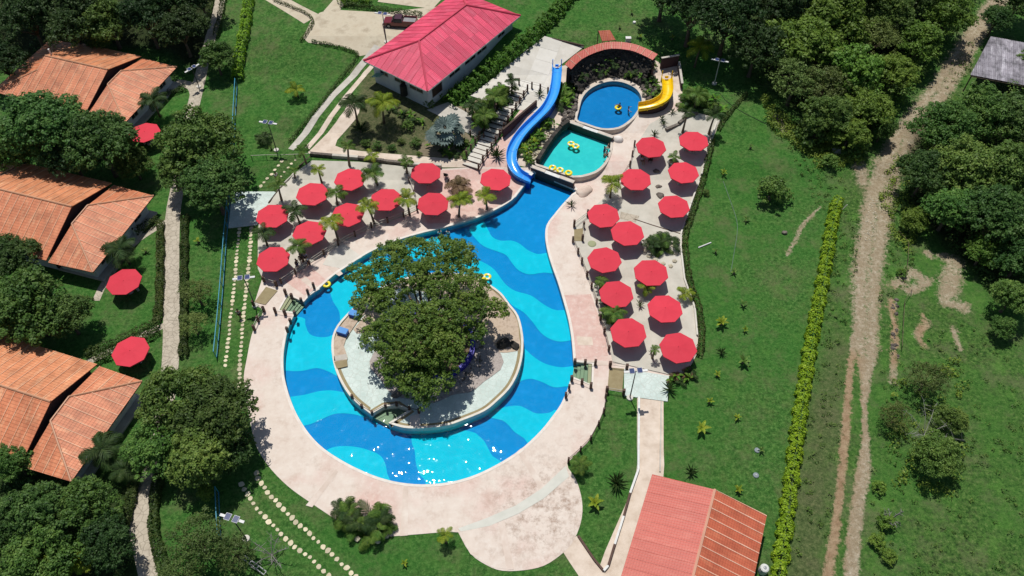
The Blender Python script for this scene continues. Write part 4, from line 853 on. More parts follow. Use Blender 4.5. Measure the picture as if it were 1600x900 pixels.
def pavilion():
    zb = 0.0; ze = 2.9; a, b, c = PA(1019, 741, ze), PA(1117, 765, ze + 1.7), PA(1198, 805.5, ze)
    ev = (PA(974, 888, ze) - a); u = ev.normalized(); L = ev.length * 1.55; d = c - a; wdt = d.length; o = Vector(((a.x + c.x) / 2, (a.y + c.y) / 2, zb)); t = thing('pavilion', 'open pavilion with a salmon ribbed gable roof at the bottom right', 'pavilion', o)
    mb = MB(); mb.add([p - o - Vector((0, 0, .1)) for p in (a, b, c, c + u * L, b + u * L, a + u * L)], [(0, 1, 4, 5), (1, 2, 3, 4)]); rf = mb.obj('roof', [M_WOOD], t)
    panels(rf, [a, b, b + u * L, a + u * L], u, 1.0, None, [RF_S, RF_S], rib=.02, org=o, ribw=.05)
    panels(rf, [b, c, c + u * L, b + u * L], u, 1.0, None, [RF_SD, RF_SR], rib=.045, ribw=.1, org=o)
    ridge(rf, [b + Vector((0, 0, .05)), b + u * L + Vector((0, 0, .05))], .14, RF_SR, o)
    for f in (.03, .35, .68, .97):
        for e in (a, c):
            q = e.lerp(c if e is a else a, .05) + u * L * f; MB().box((q.x - o.x, q.y - o.y, 1.35), (.22, .22, 2.9)).obj('post', M_WHITE, t)
    q = (a + c) / 2 + u * L / 2; MB().box((q.x - o.x, q.y - o.y, .06), (wdt - .8, L - .6, .16), math.atan2(d.y, d.x)).obj('floor_slab', M_CONC, t)
    wb = thing('wash_basin', 'small white tank beside the right eave of the salmon pavilion', 'tank', P(1191, 893)); MB().lathe([(.0, 0), (.42, 0), (.46, .5), (.42, 1.0), (.3, 1.08), (0, 1.1)], 12).obj('tank_body', M_WHITE, wb); MB().lathe([(.16, 1.08), (.16, 1.16), (0, 1.17)], 8).obj('lid', M_STEEL, wb)
pavilion()

def tin_shed():
    z1, z2 = 3.6, 2.7; zb = H(P(1555, 100).y); a, b, c, d = PA(1548, 57, zb + z1), PA(1516, 117, zb + z2), PA(1584, 130, zb + z2), PA(1640, 60, zb + z1)
    d = a + (c - b) + Vector((0, 0, 0)); d.z = a.z; o = Vector(((a.x + c.x) / 2, (a.y + c.y) / 2, zb)); t = thing('shed', 'open shed with a weathered grey tin roof beside the dirt track', 'shed', o)
    d = d + (c - b) * .25; c2 = c + (c - b) * .25
    mb = MB(); mb.add([p - o - Vector((0, 0, .09)) for p in (a, b, c2, d)], [(0, 1, 2, 3)]); rf = mb.obj('roof', [M_WOOD], t)
    panels(rf, [a, b, c2, d], (c - b), .85, None, [RF_T, RF_T], rib=.03, org=o, ribw=.06, thick=.03, jitter=.03)
    for f in (.03, .5, .97):
        for e, g in ((a, d), (b, c2)):
            q = e.lerp(g, f); MB().tube([(q.x - o.x, q.y - o.y, -.2), (q.x - o.x, q.y - o.y, q.z - o.z - .1)], .1, 6).obj('post', M_TRUNK, t)
    q1, q2 = b.lerp(c2, .03), c2.lerp(b, .03); MB().tube([q1 - o - Vector((0, 0, .2)), q2 - o - Vector((0, 0, .2))], .08, 6).obj('beam', M_TRUNK, t)
tin_shed()

# ================================================================== UPPER POOL FEATURES
def arc_wall():
    pts = smooth([(888, 106), (905, 90), (930, 78), (955, 72.5), (985, 75), (1005, 82), (1023, 91)], 4, False); zt = 5.0
    W = [PA(x, y, zt) for x, y in pts]; pl = [(p.x, p.y) for p in W]; c = W[len(W) // 2]; o = Vector((c.x, c.y, 1.4))
    t = thing('rock_wall', 'tall curved dark rock wall under a red tiled arc behind the blue pool', 'wall', o)
    # rocky face: rows of boulders sloping out to the pool edge
    mb = MB(); n = len(pl); rows = 11; inn = offset_path(pl, 1, False); sgn = 1 if (Vector(inn[n // 2]) - Vector(pl[n // 2])).dot(Vector((0, -1))) > 0 else -1
    vs = []
    for j in range(rows + 1):
        f = j / rows; z = zt - .35 - (zt - 1.7) * f; off = .25 + 1.0 * f + 1.4 * f ** 2.4
        ring = offset_path(pl, sgn * off, False)
        ring = [(ring[0][0], ring[0][1])] + ring[1:]
        for i, q in enumerate(ring): vs.append((q[0] - o.x + rnd.uniform(-.16, .16), q[1] - o.y + rnd.uniform(-.16, .16), z - o.z + rnd.uniform(-.12, .12)))
    mb.add(vs, [(j * n + i, j * n + i + 1, (j + 1) * n + i + 1, (j + 1) * n + i) for j in range(rows) for i in range(n - 1)]); mb.obj('rock_face', M_DROCK, t)
    b2 = MB(); wall_strip(b2, [(x - o.x, y - o.y) for x, y in pl], 0, zt - o.z - .15, .5); b2.obj('back_wall', M_SKIRT, t)
    ms = []
    for s in range(4):
        bm = bmesh.new(); bmesh.ops.create_icosphere(bm, subdivisions=1, radius=1); rr = random.Random(s)
        for v in bm.verts: v.co *= rr.uniform(.75, 1.15)
        me = bpy.data.meshes.new('stone'); bm.to_mesh(me); bm.free(); me.materials.append(M_DROCK); ms.append(me)
    for k in range(150):
        v = Vector(rnd.choice(vs)); r = rnd.uniform(.14, .36); link('stone', rnd.choice(ms), t, v + Vector((0, -.05, 0)), (rnd.uniform(0, 6), rnd.uniform(0, 6), rnd.uniform(0, 6)), (r, r, r * .8))
    # the tiled arc on top
    rf = thing('tiled_arc_roof', 'red tiled arc roof with pale cross laps capping the dark rock wall', 'roof', Vector((c.x, c.y, zt)))
    up = offset_path(pl, -sgn * .62, False); dn = offset_path(pl, sgn * .5, False); ro = rf.location; k = 2
    for i in range(0, n - 1, k):
        i2 = min(n - 1, i + k); rr = range(i, i2 + 1); vs2 = [(up[q][0] - ro.x, up[q][1] - ro.y, .32) for q in rr] + [(dn[q][0] - ro.x, dn[q][1] - ro.y, -.1) for q in rr][::-1]
        m2 = len(vs2); mb = MB(); mb.add([(x, y, z + .07) for x, y, z in vs2] + vs2, [tuple(range(m2)), tuple(range(m2, 2 * m2))[::-1]] + [(q, q + m2, (q + 1) % m2 + m2, (q + 1) % m2) for q in range(m2)])
        if i: a, b = Vector(vs2[0]), Vector(vs2[-1]); mb.tube([a + Vector((0, 0, .08)), b + Vector((0, 0, .08))], .07, 5, mi=1)
        me = mb.mesh('roof_panel', [RF_S, RF_SR]); me.uv_layers.new(name='UVMap')
        for lp in me.loops: p = me.vertices[lp.vertex_index].co; me.uv_layers[0].data[lp.index].uv = (p.x, p.y)
        link('roof_panel', me, rf)
    # lean-to roof behind
    z = 5.1; q = [PA(935, 48, z + .9), PA(953, 47, z + .9), PA(962, 62.5, z), PA(941, 64.5, z)]; o2 = (q[0] + q[2]) / 2; o2.z = H(o2.y)
    l = thing('stair_roof', 'small red sheet roof standing behind the middle of the tiled arc', 'roof', o2); mb = MB(); mb.add([p - o2 - Vector((0, 0, .06)) for p in q], [(0, 1, 2, 3)]); r2 = mb.obj('roof', [M_WOOD], l)
    panels(r2, q, q[2] - q[3], .6, None, [RF_SD, RF_S], rib=.03, org=o2, thick=.03)
    for p in q: MB().tube([(p.x - o2.x, p.y - o2.y, -.1), (p.x - o2.x, p.y - o2.y, p.z - o2.z - .05)], .07, 6).obj('post', M_TRUNK, l)
    b = thing('utility_box', 'white utility box on the grass behind the tiled arc', 'box', P(981, 66)); MB().box((0, 0, .4), (.75, .5, .8)).obj('cabinet', M_WHITE, b); MB().box((0, 0, .83), (.85, .6, .06)).obj('lid', M_WHITE, b)
    # dark brown end blocks beside the yellow slide
    for (p1, p2, hh, lb) in (((1031, 108), (1058, 102), 1.9, 'dark brown wall behind the top of the yellow slide'), ((1060, 103), (1064, 140), .9, 'dark brown side wall right of the yellow slide')):
        a, b = P(*p1), P(*p2); w_ = thing('slide_wall', lb, 'wall', (a + b) / 2); d = b - a; rz = math.atan2(d.y, d.x); MB().box((0, 0, hh / 2), (d.length, .25, hh), rz).obj('wall_face', M_SKIRT, w_); MB().box((0, 0, hh + .05), (d.length + .1, .34, .08), rz).obj('cap', M_CONC, w_)
arc_wall()
sheet('rock_bed', smooth([(888, 165), (893, 140), (905, 118), (925, 100), (955, 93), (985, 96), (1012, 106), (1026, 125), (1030, 155), (1008, 160), (1010, 148), (1000, 135), (975, 124), (950, 122), (924, 131), (905, 148), (898, 170)], 2), .09, M_DROCK)

def slide(name, label, path_, rad, m, mskirt, zend, m_in=None, mjoint=None):
    pts = [Vector(PA(x, y, z)) for x, y, z in path_]; sp = smooth([tuple(p) for p in pts], 5, False); sp = [Vector(p) for p in sp]
    o = Vector((sp[0].x, sp[0].y, H(sp[0].y))); t = thing(name, label, 'water slide', o); n = len(sp); prof = []
    K = 8
    for k in range(K + 1): a = PI + PI * k / K; prof.append((rad * math.cos(a), rad * math.sin(a) * .62 + rad * .62))
    prof = [(-rad, rad * .95)] + prof + [(rad, rad * .95)]; outer = [(x * 1.09 + (0), z - .07 if 0 < i < len(prof) - 1 else z) for i, (x, z) in enumerate(prof)]
    loop = prof + outer[::-1]; vs = []; m_ = len(loop)
    for i, p in enumerate(sp):
        d = sp[min(n - 1, i + 1)] - sp[max(0, i - 1)]; d.z = 0; d.normalize(); s = Vector((d.y, -d.x, 0))
        for (x, z) in loop: vs.append(p + s * x + Vector((0, 0, z)) - o)
    fs = [(i * m_ + k, i * m_ + (k + 1) % m_, (i + 1) * m_ + (k + 1) % m_, (i + 1) * m_ + k) for i in range(n - 1) for k in range(m_)] + [tuple(range(m_))[::-1], tuple((n - 1) * m_ + k for k in range(m_))]
    mb = MB(); mb.add(vs, fs); c = mb.obj('chute', m, t, True)
    for i in range(4, n - 3, 7):
        jb = MB(); d = sp[i + 1] - sp[i - 1]; d.z = 0; d.normalize(); s = Vector((d.y, -d.x, 0)); vv = []
        for e in (-.05, .05):
            for (x, z) in prof: vv.append(sp[i] + d * e + s * x * .995 + Vector((0, 0, z + .012 if abs(x) < rad * .9 else z)) - o)
            for (x, z) in outer: vv.append(sp[i] + d * e + s * x * 1.09 + Vector((0, 0, z - .06)) - o)
        k2 = len(prof); A = list(range(k2)); B = [k2 + q for q in A]; C2 = [2 * k2 + q for q in A]; D2 = [3 * k2 + q for q in A]; ff = []
        for q in range(k2 - 1): ff += [(A[q], A[q + 1], C2[q + 1], C2[q]), (B[q], B[q + 1], D2[q + 1], D2[q]), (A[q], A[q + 1], B[q + 1], B[q]), (C2[q], C2[q + 1], D2[q + 1], D2[q])]
        jb.add(vv, ff); jb.obj('section_joint', m_in or mjoint, t)
    hr = MB()
    for sd in (-1, 1):
        q = []
        for i, p in enumerate(sp):
            d = sp[min(n - 1, i + 1)] - sp[max(0, i - 1)]; d.z = 0; d.normalize(); s = Vector((d.y, -d.x, 0)); q.append(p + s * sd * rad * 1.05 + Vector((0, 0, rad * .96)) - o)
        hr.tube(q, .055, 5)
    hr.obj('rim', m_in or m, t, True)
    sk = MB(); L2 = []
    for i, p in enumerate(sp[2:-1]): L2.append((p.x - o.x, p.y - o.y))
    zs = {(round(p.x - o.x, 4), round(p.y - o.y, 4)): p.z for p in sp}
    wall_strip(sk, L2, lambda x, y: min(zs.values(), default=0) - 3 if False else max(-1.0, zend) - o.z - .8, lambda x, y: min(zs.items(), key=lambda kv: (kv[0][0] - x) ** 2 + (kv[0][1] - y) ** 2)[1] - o.z - .08, rad * 1.5); sk.obj('support_wall', mskirt, t)
    for sd in (-1, 1):
        d = (sp[1] - sp[0]); d.z = 0; d.normalize(); s = Vector((d.y, -d.x, 0)); p = sp[0] + s * sd * rad - o; MB().tube([p + Vector((0, 0, -.5)), p + Vector((0, 0, 1.5))], .07, 6).obj('grab_post', m, t)
    MB().box(sp[0] - o + Vector((0, 0, .42)), (.12, .5, .35), math.atan2(sp[0].y - sp[1].y, sp[0].x - sp[1].x)).obj('start_divider', m, t)
    return t
slide('water_slide', 'long winding blue water slide dropping into the main pool', [(870, 106, 3.6), (870, 116, 3.45), (868, 135, 3.2), (864, 152, 2.95), (854, 171, 2.6), (838, 188, 2.3), (821, 205, 2.0), (808, 222, 1.7), (800, 240, 1.4), (800, 257, 1.1), (808, 272, .75), (822, 281, .35), (829, 284, .15)], .64, M_SLIDEB, M_BLUE, 0, mjoint=mat('joint_blue', (.03, .22, .62), (.1, .4, .8), scale=5, rough=.4))
slide('water_slide', 'short curved yellow water slide ending in the blue pool', [(1041, 124, 3.3), (1042, 134, 3.15), (1042, 146, 2.9), (1037, 157, 2.65), (1024, 165, 2.4), (1010, 169, 2.15), (997, 171, 1.9)], .72, M_SLIDEY, M_SKIRT, 1.4, mjoint=mat('joint_yellow', (.6, .38, .004), (.8, .55, .02), scale=5, rough=.4))
t = thing('slide_landing', 'blue block with a white cap at the foot of the blue slide', 'block', P(826, 276)); MB().box((0, 0, .35), (1.2, .5, .7), -.6).obj('block_body', M_BLUE, t); MB().box((0, 0, .73), (1.25, .55, .06), -.6).obj('block_cap', M_WHITE, t)

# pink moulded boulders on the bank
def lump(name, label, px, py, rx, ry, rz, m, cat='boulder', group=None, seed=0, off=0.0, rough=.18):
    bm = bmesh.new(); bmesh.ops.create_icosphere(bm, subdivisions=3, radius=1); g = np.random.default_rng(seed); ph = g.uniform(0, 6, 9)
    for v in bm.verts:
        x, y, z = v.co; k = 1 + rough * (math.sin(2.1 * x + ph[0]) * math.sin(2.4 * y + ph[1]) + .6 * math.sin(4.3 * z + 3 * x + ph[2]) * math.sin(3.7 * y + ph[3]))
        v.co = Vector((x * rx * k, y * ry * k, z * rz * k))
    for f in bm.faces: f.smooth = True
    me = bpy.data.meshes.new(name); bm.to_mesh(me); bm.free(); me.materials.append(m)
    return tag(link(name, me, loc=P(px, py, off), rot=(0, 0, g.uniform(0, 6))), label, cat, group)
M_MOULD = mat('pink_moulded_rock', (.66, .55, .46), (.55, .42, .35), scale=1.2, rough=.85, bs=.3)
lump('boulder', 'big smooth pink moulded boulder on the bank below the teal pool', 912, 300, 1.25, .95, .6, M_MOULD, seed=3)
lump('boulder', 'small white domed boulder between the teal and blue pools', 966, 219, .75, .7, .7, mat('white_dome', (.75, .71, .66), (.66, .6, .55), rough=.7), seed=4, rough=.08)
for k, (x, y, r, lb) in enumerate([(1025, 267, .42, 'reddish rock on the right terrace beside the potted palm'), (1029, 292, .4, 'square brown rock on the right terrace between four umbrellas'), (1031, 306, .55, 'low grey rock partly under an umbrella on the right terrace'), (1214, 183, .6, 'grey rock at the edge of the wood above the round bush'), (1226, 363, .35, 'pale rock on the grass below the round bush')]):
    lump('rock', lb, x, y, r, r * .8, r * .6, M_ROCK, 'rock', seed=10 + k, off=.15, rough=.3)
lump('manhole_mound', 'round olive manhole lid on the right terrace below the wooden steps', 925, 381, .55, .55, .12, M_OLIVEP, 'lid', seed=9, off=.16, rough=.02)

# main stairs
def stairs():
    a, b = P(735, 262), P(812, 141); t = thing('staircase', 'pale stone staircase climbing beside the blue slide to the plaza', 'stairs', a); o = t.location; d = b - a; d.z = 0; L = d.length; d.normalize(); rz = math.atan2(d.y, d.x); n = 19; zz0, zz1 = H(a.y) + .05, H(b.y) + .25
    ms = MB().box((0, 0, 0), (L / n - .03, 2.3, .9)).mesh('step', M_CONCW); mn = MB().box((0, 0, 0), (.14, 2.34, .1)).mesh('nosing', M_WOOD)
    for i in range(n):
        f = (i + .5) / n; p = a + d * L * f; z = max(zz0 + (zz1 - zz0) * (i + 1) / n, H(p.y) + .12)
        s = link('step', ms, t, (p.x - o.x, p.y - o.y, z - .45 - o.z), (0, 0, rz)); link('nosing', mn, s, (-L / n / 2 - .03, 0, .42))
    return a, d, L, zz0, zz1
SA, SD_, SL, SZ0, SZ1 = stairs()
def railing(pts, label, post_h=1.0, rails=(.45, .85), post_w=.2, m=M_LOG, mr=M_RAIL, rr=.03, every=None, group='post and rope railings', name='railing'):
    pts = [Vector(p) for p in pts]; t = thing(name, label, 'railing', pts[0], group); o = t.location
    if every:
        q = [pts[0]]
        for a, b in zip(pts[:-1], pts[1:]):
            k = max(1, round((b - a).length / every)); q += [a.lerp(b, (i + 1) / k) for i in range(k)]
        pts = q
    pm = MB().box((0, 0, post_h / 2), (post_w, post_w, post_h)).mesh('post', m)
    for p in pts: link('post', pm, t, p - o, (0, 0, rnd.uniform(-.2, .2)))
    for a, b in zip(pts[:-1], pts[1:]):
        for z in rails: MB().tube([a - o + Vector((0, 0, z)), b - o + Vector((0, 0, z))], rr, 4).obj('rail', mr, t)
    return t
sv = Vector((SD_.y, -SD_.x, 0))
def stair_pt(f, s): p = SA + SD_ * SL * f + sv * s; return Vector((p.x, p.y, max(SZ0 + (SZ1 - SZ0) * f, H(p.y) + .1)))
railing([stair_pt(i / 12, 1.25) for i in range(13)], 'log post railing on the slide side of the pale staircase', rails=(.3, .7), mr=M_WOOD, rr=.05, post_w=.24, post_h=1.15)
railing([stair_pt(i / 12, -1.25) for i in range(1, 13)], 'log post railing on the house side of the pale staircase', rails=(.3, .7), mr=M_WOOD, rr=.05, post_w=.24, post_h=1.15)
railing([P(798, 128, .1), P(811, 132, .1), P(831, 138, .1), P(844, 141, .1), P(856, 146, .1)], 'log post railing along the front edge of the plaza', rails=(.8,), post_w=.24, post_h=1.1)
railing([P(727, 172, .05), P(740, 184, .05), P(741, 195, .05)], 'short log railing in the palm bed left of the staircase')
railing([P(735, 212, .05), P(748, 220, .05), P(756, 216, .05)], 'short log railing at the bend beside the silver fan palm')
a, b = P(838, 166), P(786, 216); t = thing('stair_wall', 'dark brown boarded side wall between staircase and blue slide', 'wall', (a + b) / 2); d = b - a; mb = MB()
mb.box((0, 0, .55), (d.length, .2, 1.5), math.atan2(d.y, d.x)); mb.obj('wall_face', M_SKIRT, t); MB().box((0, 0, 1.34), (d.length + .1, .28, .08), math.atan2(d.y, d.x)).obj('cap', M_WOOD, t)
# railings round the terraces
railing([P(x, y, .16) for x, y in [(440, 443), (484, 413), (529, 383), (581, 356), (606, 348), (631, 339), (652, 329)]], 'log and rope railing between the left terrace and the pool bank', every=2.6)
railing([P(x, y, .16) for x, y in [(652, 329), (648, 305), (640, 285)]], 'log railing beside the pink paving on the left terrace', every=2.2)
railing([P(x, y, .16) for x, y in [(413, 440), (432, 447)]], 'short rope railing above the left brown ramp', post_w=.26)
railing([P(x, y, .1) for x, y in [(397, 478), (413, 487)]], 'short rope railing below the left brown ramp', post_w=.26)
railing([P(x, y, .1) for x, y in [(413, 487), (404, 502), (398, 516)]], 'rope railing on the deck edge left of the pool steps', post_w=.26)
railing([P(x, y, .08) for x, y in [(447, 460), (457, 467), (472, 474)]], 'three brown posts above the left pool steps', rails=(.5,), post_w=.28)
railing([P(x, y, .08) for x, y in [(431, 489), (446, 492), (462, 494)]], 'three brown posts below the left pool steps', rails=(.5,), post_w=.28)
railing([P(x, y, .08) for x, y in [(491, 450), (482, 460)]], 'two brown posts on the bank above the left pool steps', rails=(.5,), post_w=.26)
railing([P(x, y, .08) for x, y in [(455, 506), (450, 519)]], 'two brown posts on the bank below the left pool steps', rails=(.5,), post_w=.26)
railing([P(x, y, .16) for x, y in [(991, 228), (984, 260), (966, 288)]], 'dark log railing on the left edge of the upper right terrace', every=2.4, mr=M_WOOD)
railing([P(x, y, .16) for x, y in [(918, 338), (897, 354)]], 'rope railing above the wooden steps on the right terrace', post_w=.28, post_h=1.2)
railing([P(x, y, .16) for x, y in [(912, 356), (910, 376)]], 'right hand posts of the little wooden steps', rails=(.8,), post_w=.26, post_h=1.1)
railing([P(x, y, .16) for x, y in [(895, 378), (903, 396), (909, 411), (917, 432), (924, 450), (932, 475), (938, 500), (944, 520), (951, 548)]], 'dark log fence along the pink deck below the wooden steps', mr=M_WOOD, post_w=.24)
railing([P(x, y, .13) for x, y in [(953, 573), (979, 577)]], 'rope railing above the right brown ramp', post_w=.3)
railing([P(x, y, .13) for x, y in [(948, 612), (974, 616)]], 'rope railing below the right brown ramp', post_w=.3)
railing([P(x, y, .08) for x, y in [(898, 569), (914, 570), (930, 570)]], 'three brown posts above the right pool steps', rails=(.5,), post_w=.3)
railing([P(x, y, .08) for x, y in [(893, 595), (909, 600), (923, 606)]], 'three brown posts below the right pool steps', rails=(.5,), post_w=.3)
railing([P(x, y, .08) for x, y in [(889, 609), (884, 621)]], 'two brown posts on the bank below the right pool steps', rails=(.5,), post_w=.26)
railing([P(x, y, .06) for x, y in [(946, 622), (943, 645), (935, 665), (923, 688), (907, 705), (888, 722)]], 'dark log fence along the lower right edge of the deck', mr=M_WOOD, every=3.0)
railing([PA(x, y, ISZ) for x, y in [(551, 623), (566, 638), (582, 648), (603, 637), (620, 634), (640, 641), (655, 645)]], 'dark post railing round the inlet of the island', mr=M_WOOD, post_w=.24, post_h=.8, rails=(.6,))
def low_wall(pxs, label, h, wid, m, name='low_wall', off=0.0):
    W = [P(x, y, off) for x, y in pxs]; t = thing(name, label, 'wall', W[0]); o = t.location
    for i, (a, b) in enumerate(zip(W[:-1], W[1:])):
        d = b - a; c = (a + b) / 2 - o; MB().box((c.x, c.y, h / 2 + c.z), (d.length - .01, wid, h), math.atan2(d.y, d.x)).obj('wall_block', m[i % len(m)], t)
    return t
low_wall([(998, 622), (997, 735), (984, 772), (974, 808), (960, 852), (950, 885), (943, 893)], 'white and dark garden kerb left of the pale garden path', .35, .22, [M_WHITE, M_WHITE, M_LOG, M_WHITE, M_LOG, M_WHITE])
low_wall([(943, 893), (928, 875), (903, 838)], 'dark kerb along the right side of the short path from the round plaza', .3, .2, [M_LOG])
low_wall([(1033, 628), (1031, 738)], 'thin pale kerb right of the garden path', .2, .14, [M_CONC])
low_wall([(486, 243), (520, 246), (560, 249), (600, 254), (640, 259), (690, 262)], 'low stone wall along the top of the left terrace', .55, .4, [M_ROCK, M_CONC, M_ROCK])
low_wall([(486, 243), (462, 268), (438, 295), (420, 318)], 'dark kerb down the upper left edge of the left terrace', .22, .14, [M_WOOD, M_CONC])
low_wall([(852, 57), (912, 75)], 'dark kerb between the plaza and the lawn', .25, .2, [M_WOOD])
low_wall([(1120, 190), (1108, 227), (1095, 276), (1079, 320), (1064, 365), (1063, 386), (1069, 437), (1085, 482), (1089, 525)], 'pale kerb along the hedge side of the right terrace', .3, .2, [M_CONCW], off=.1)
low_wall([(990, 342), (1020, 352), (1066, 366)], 'thin dark drain across the right terrace', .05, .1, [M_LOG], off=.165, name='drain_channel')
low_wall([(1040, 205), (1060, 195), (1072, 184), (1090, 178)], 'low rock kerb across the top corner of the right terrace', .35, .4, [M_ROCK], off=.1)
low_wall([(840, 257), (850, 240), (862, 222), (876, 205), (888, 195)], 'dark rock wall on the slide side of the teal pool', 1.0, .55, [M_DROCK])

# ================================================================== UMBRELLAS, TABLES, TUBES, PEOPLE
def umbrella_meshes():
    r, n, h = 2.1, 8, .2; mb = MB(); vs = []; fs = []
    sub = 4
    for k in range(n):
        a0, a1 = 2 * PI * k / n, 2 * PI * (k + 1) / n; base = len(vs)
        for i in range(sub + 1):
            f = i / sub; z = h * (1 - f) - .02 * math.sin(PI * f)
            p0 = Vector((r * f * math.cos(a0), r * f * math.sin(a0), z + .02)); p1 = Vector((r * f * math.cos(a1), r * f * math.sin(a1), z + .02)); mid = (p0 + p1) / 2 - Vector((0, 0, .012 * math.sin(PI * f)))
            vs += [p0, mid, p1]
        for i in range(sub):
            q = base + 3 * i; fs += [(q, q + 3, q + 4, q + 1), (q + 1, q + 4, q + 5, q + 2)]
        e0, em, e1 = vs[base + 3 * sub], vs[base + 3 * sub + 1], vs[base + 3 * sub + 2]; q = len(vs); vs += [e0 - Vector((0, 0, .12)), em - Vector((0, 0, .12)), e1 - Vector((0, 0, .12))]
        fs += [(base + 3 * sub, q, q + 1, base + 3 * sub + 1), (base + 3 * sub + 1, q + 1, q + 2, base + 3 * sub + 2)]
    mb.add(vs, fs); can = mb.mesh('canopy', M_RED)
    rib = MB().tube([(.1, 0, h - .04), (r * .5, 0, h * .5 - .09), (r - .05, 0, -.08)], .022, 4).mesh('rib', M_STEEL)
    strut = MB().tube([(.06, 0, -.25), (r * .5, 0, h * .5 - .1)], .018, 4).mesh('strut', M_STEEL)
    pole = MB().tube([(0, 0, 0), (0, 0, 2.2)], .05, 8).mesh('pole', M_BLACK)
    hub = MB().lathe([(.03, .07), (.09, .0), (.07, -.05), (0, -.06)], 8).mesh('finial', M_RED)
    base = MB().lathe([(.0, .22), (.16, .22), (.36, .12), (.38, 0)], 12).mesh('base', M_CONC)
    return can, rib, strut, pole, hub, base
UM = umbrella_meshes()
def table_meshes():
    top = MB().lathe([(0, .78), (.6, .78), (.62, .75), (.6, .71), (0, .71)], 16).mesh('table_top', M_CONC)
    ped = MB().lathe([(.12, .71), (.1, .4), (.2, .0)], 8).mesh('pedestal', M_CONC)
    seat = MB().lathe([(0, .46), (.2, .46), (.22, .43), (.13, .2), (.17, 0)], 10).mesh('seat', M_CONC)
    return top, ped, seat
TB = table_meshes()
UMB = [  # canopy centre in the photo, turn, terrace height, label
 (425, 337, .16, 'red umbrella beside the mint flagstones on the left'),
 (488, 303, .16, 'red umbrella with a small yellow palm directly behind it'),
 (547, 280, .16, 'red umbrella nearest the stone wall of the left terrace'),
 (603, 312, .16, 'red umbrella flanked by two yellow palms above the rope railing'),
 (543, 335, .16, 'red umbrella mid left terrace with a palm over its right'),
 (483, 364, .16, 'red umbrella by the rope railing beside the strolling group'),
 (427, 404, .16, 'red umbrella at the bottom left corner above the brown ramp'),
 (665, 270, .07, 'red umbrella with dark chairs on its right side'),
 (676, 318, .07, 'red umbrella closest to the two swimmers in white'),
 (774, 280, .07, 'red umbrella beside the bottom of the blue slide'),
 (1017, 229, .16, 'red umbrella nearest the teal pool with people under it'),
 (1084, 220, .16, 'red umbrella at the top right corner by a thin palm'),
 (1068, 269, .16, 'red umbrella by the hedge below the potted palm'),
 (993, 280, .16, 'red umbrella beside the palm near the pink boulder'),
 (1053, 322, .16, 'red umbrella by the hedge just above the drain line'),
 (943, 336, .16, 'red umbrella right beside the little wooden steps'),
 (980, 364, .16, 'red umbrella just above and left of the rock planter'),
 (945, 406, .16, 'red umbrella just below the olive round lid'),
 (1017, 426, .16, 'red umbrella below the rock planter, palm at its foot'),
 (963, 459, .16, 'red umbrella on the log fence with palms either end'),
 (1039, 482, .16, 'red umbrella by the hedge beside a low yellow palm'),
 (982, 519, .16, 'red umbrella just above the right brown ramp'),
 (1060, 543, .16, 'red umbrella at the bottom right corner above reddish plants'),
 (194, 440, .03, 'lone red umbrella by the middle orange cabin'),
 (204, 548, .03, 'lone red umbrella by the nearest orange cabin'),
 (226, 207, .03, 'lone red umbrella half hidden at the farthest orange cabin')]
for i, (x, y, off, lb) in enumerate(UMB):
    p = P(x, y, off + 2.05); b = (p.x, p.y, H(p.y) + off)
    t = thing('umbrella', lb, 'umbrella', b, 'red octagonal umbrellas', R(22.5) + rnd.uniform(-.13, .13) + (-.08 if x < 800 else .08))
    link('base', UM[5], t); link('pole', UM[3], t); c = link('canopy', UM[0], t, (0, 0, 1.98)); link('finial', UM[4], c, (0, 0, .18))
    t.scale = (rnd.uniform(.98, 1.02),) * 3; t.rotation_euler.x = rnd.uniform(-.02, .02); t.rotation_euler.y = rnd.uniform(-.02, .02)
    for k in range(8):
        link('rib', UM[1], c, (0, 0, 0), (0, 0, k * PI / 4)); 
    tb = thing('table', 'round table under the ' + lb, 'table', (b[0] + .0, b[1] + .62, b[2]), 'tables under the umbrellas', rnd.uniform(0, 1.5))
    link('table_top', TB[0], tb); link('pedestal', TB[1], tb)
    for k in range(4): link('seat', TB[2], tb, (.95 * math.cos(k * PI / 2), .95 * math.sin(k * PI / 2), 0))
for k, (x, y, m, lb) in enumerate([(697, 277, M_BLACK, 'dark chair right of the umbrella by the stairs garden, upper one'), (699, 287, M_BLACK, 'dark chair right of the umbrella by the stairs garden, lower one'), (1004, 250, M_BLACK, 'dark chair left of the group under the umbrella by the teal pool'), (1016, 253, M_BLACK, 'dark chair right of the group under the umbrella by the teal pool')]):
    t = thing('chair', lb, 'chair', P(x, y, .1), 'dark terrace chairs', rnd.uniform(0, 6)); MB().box((0, 0, .44), (.5, .5, .06)).obj('seat', m, t); MB().box((0, .24, .72), (.48, .05, .5)).obj('backrest', m, t)
    lm = MB().box((0, 0, .22), (.05, .05, .44)).mesh('leg', m)
    for a, b2 in ((-1, -1), (1, -1), (1, 1), (-1, 1)): link('leg', lm, t, (a * .21, b2 * .21, 0))

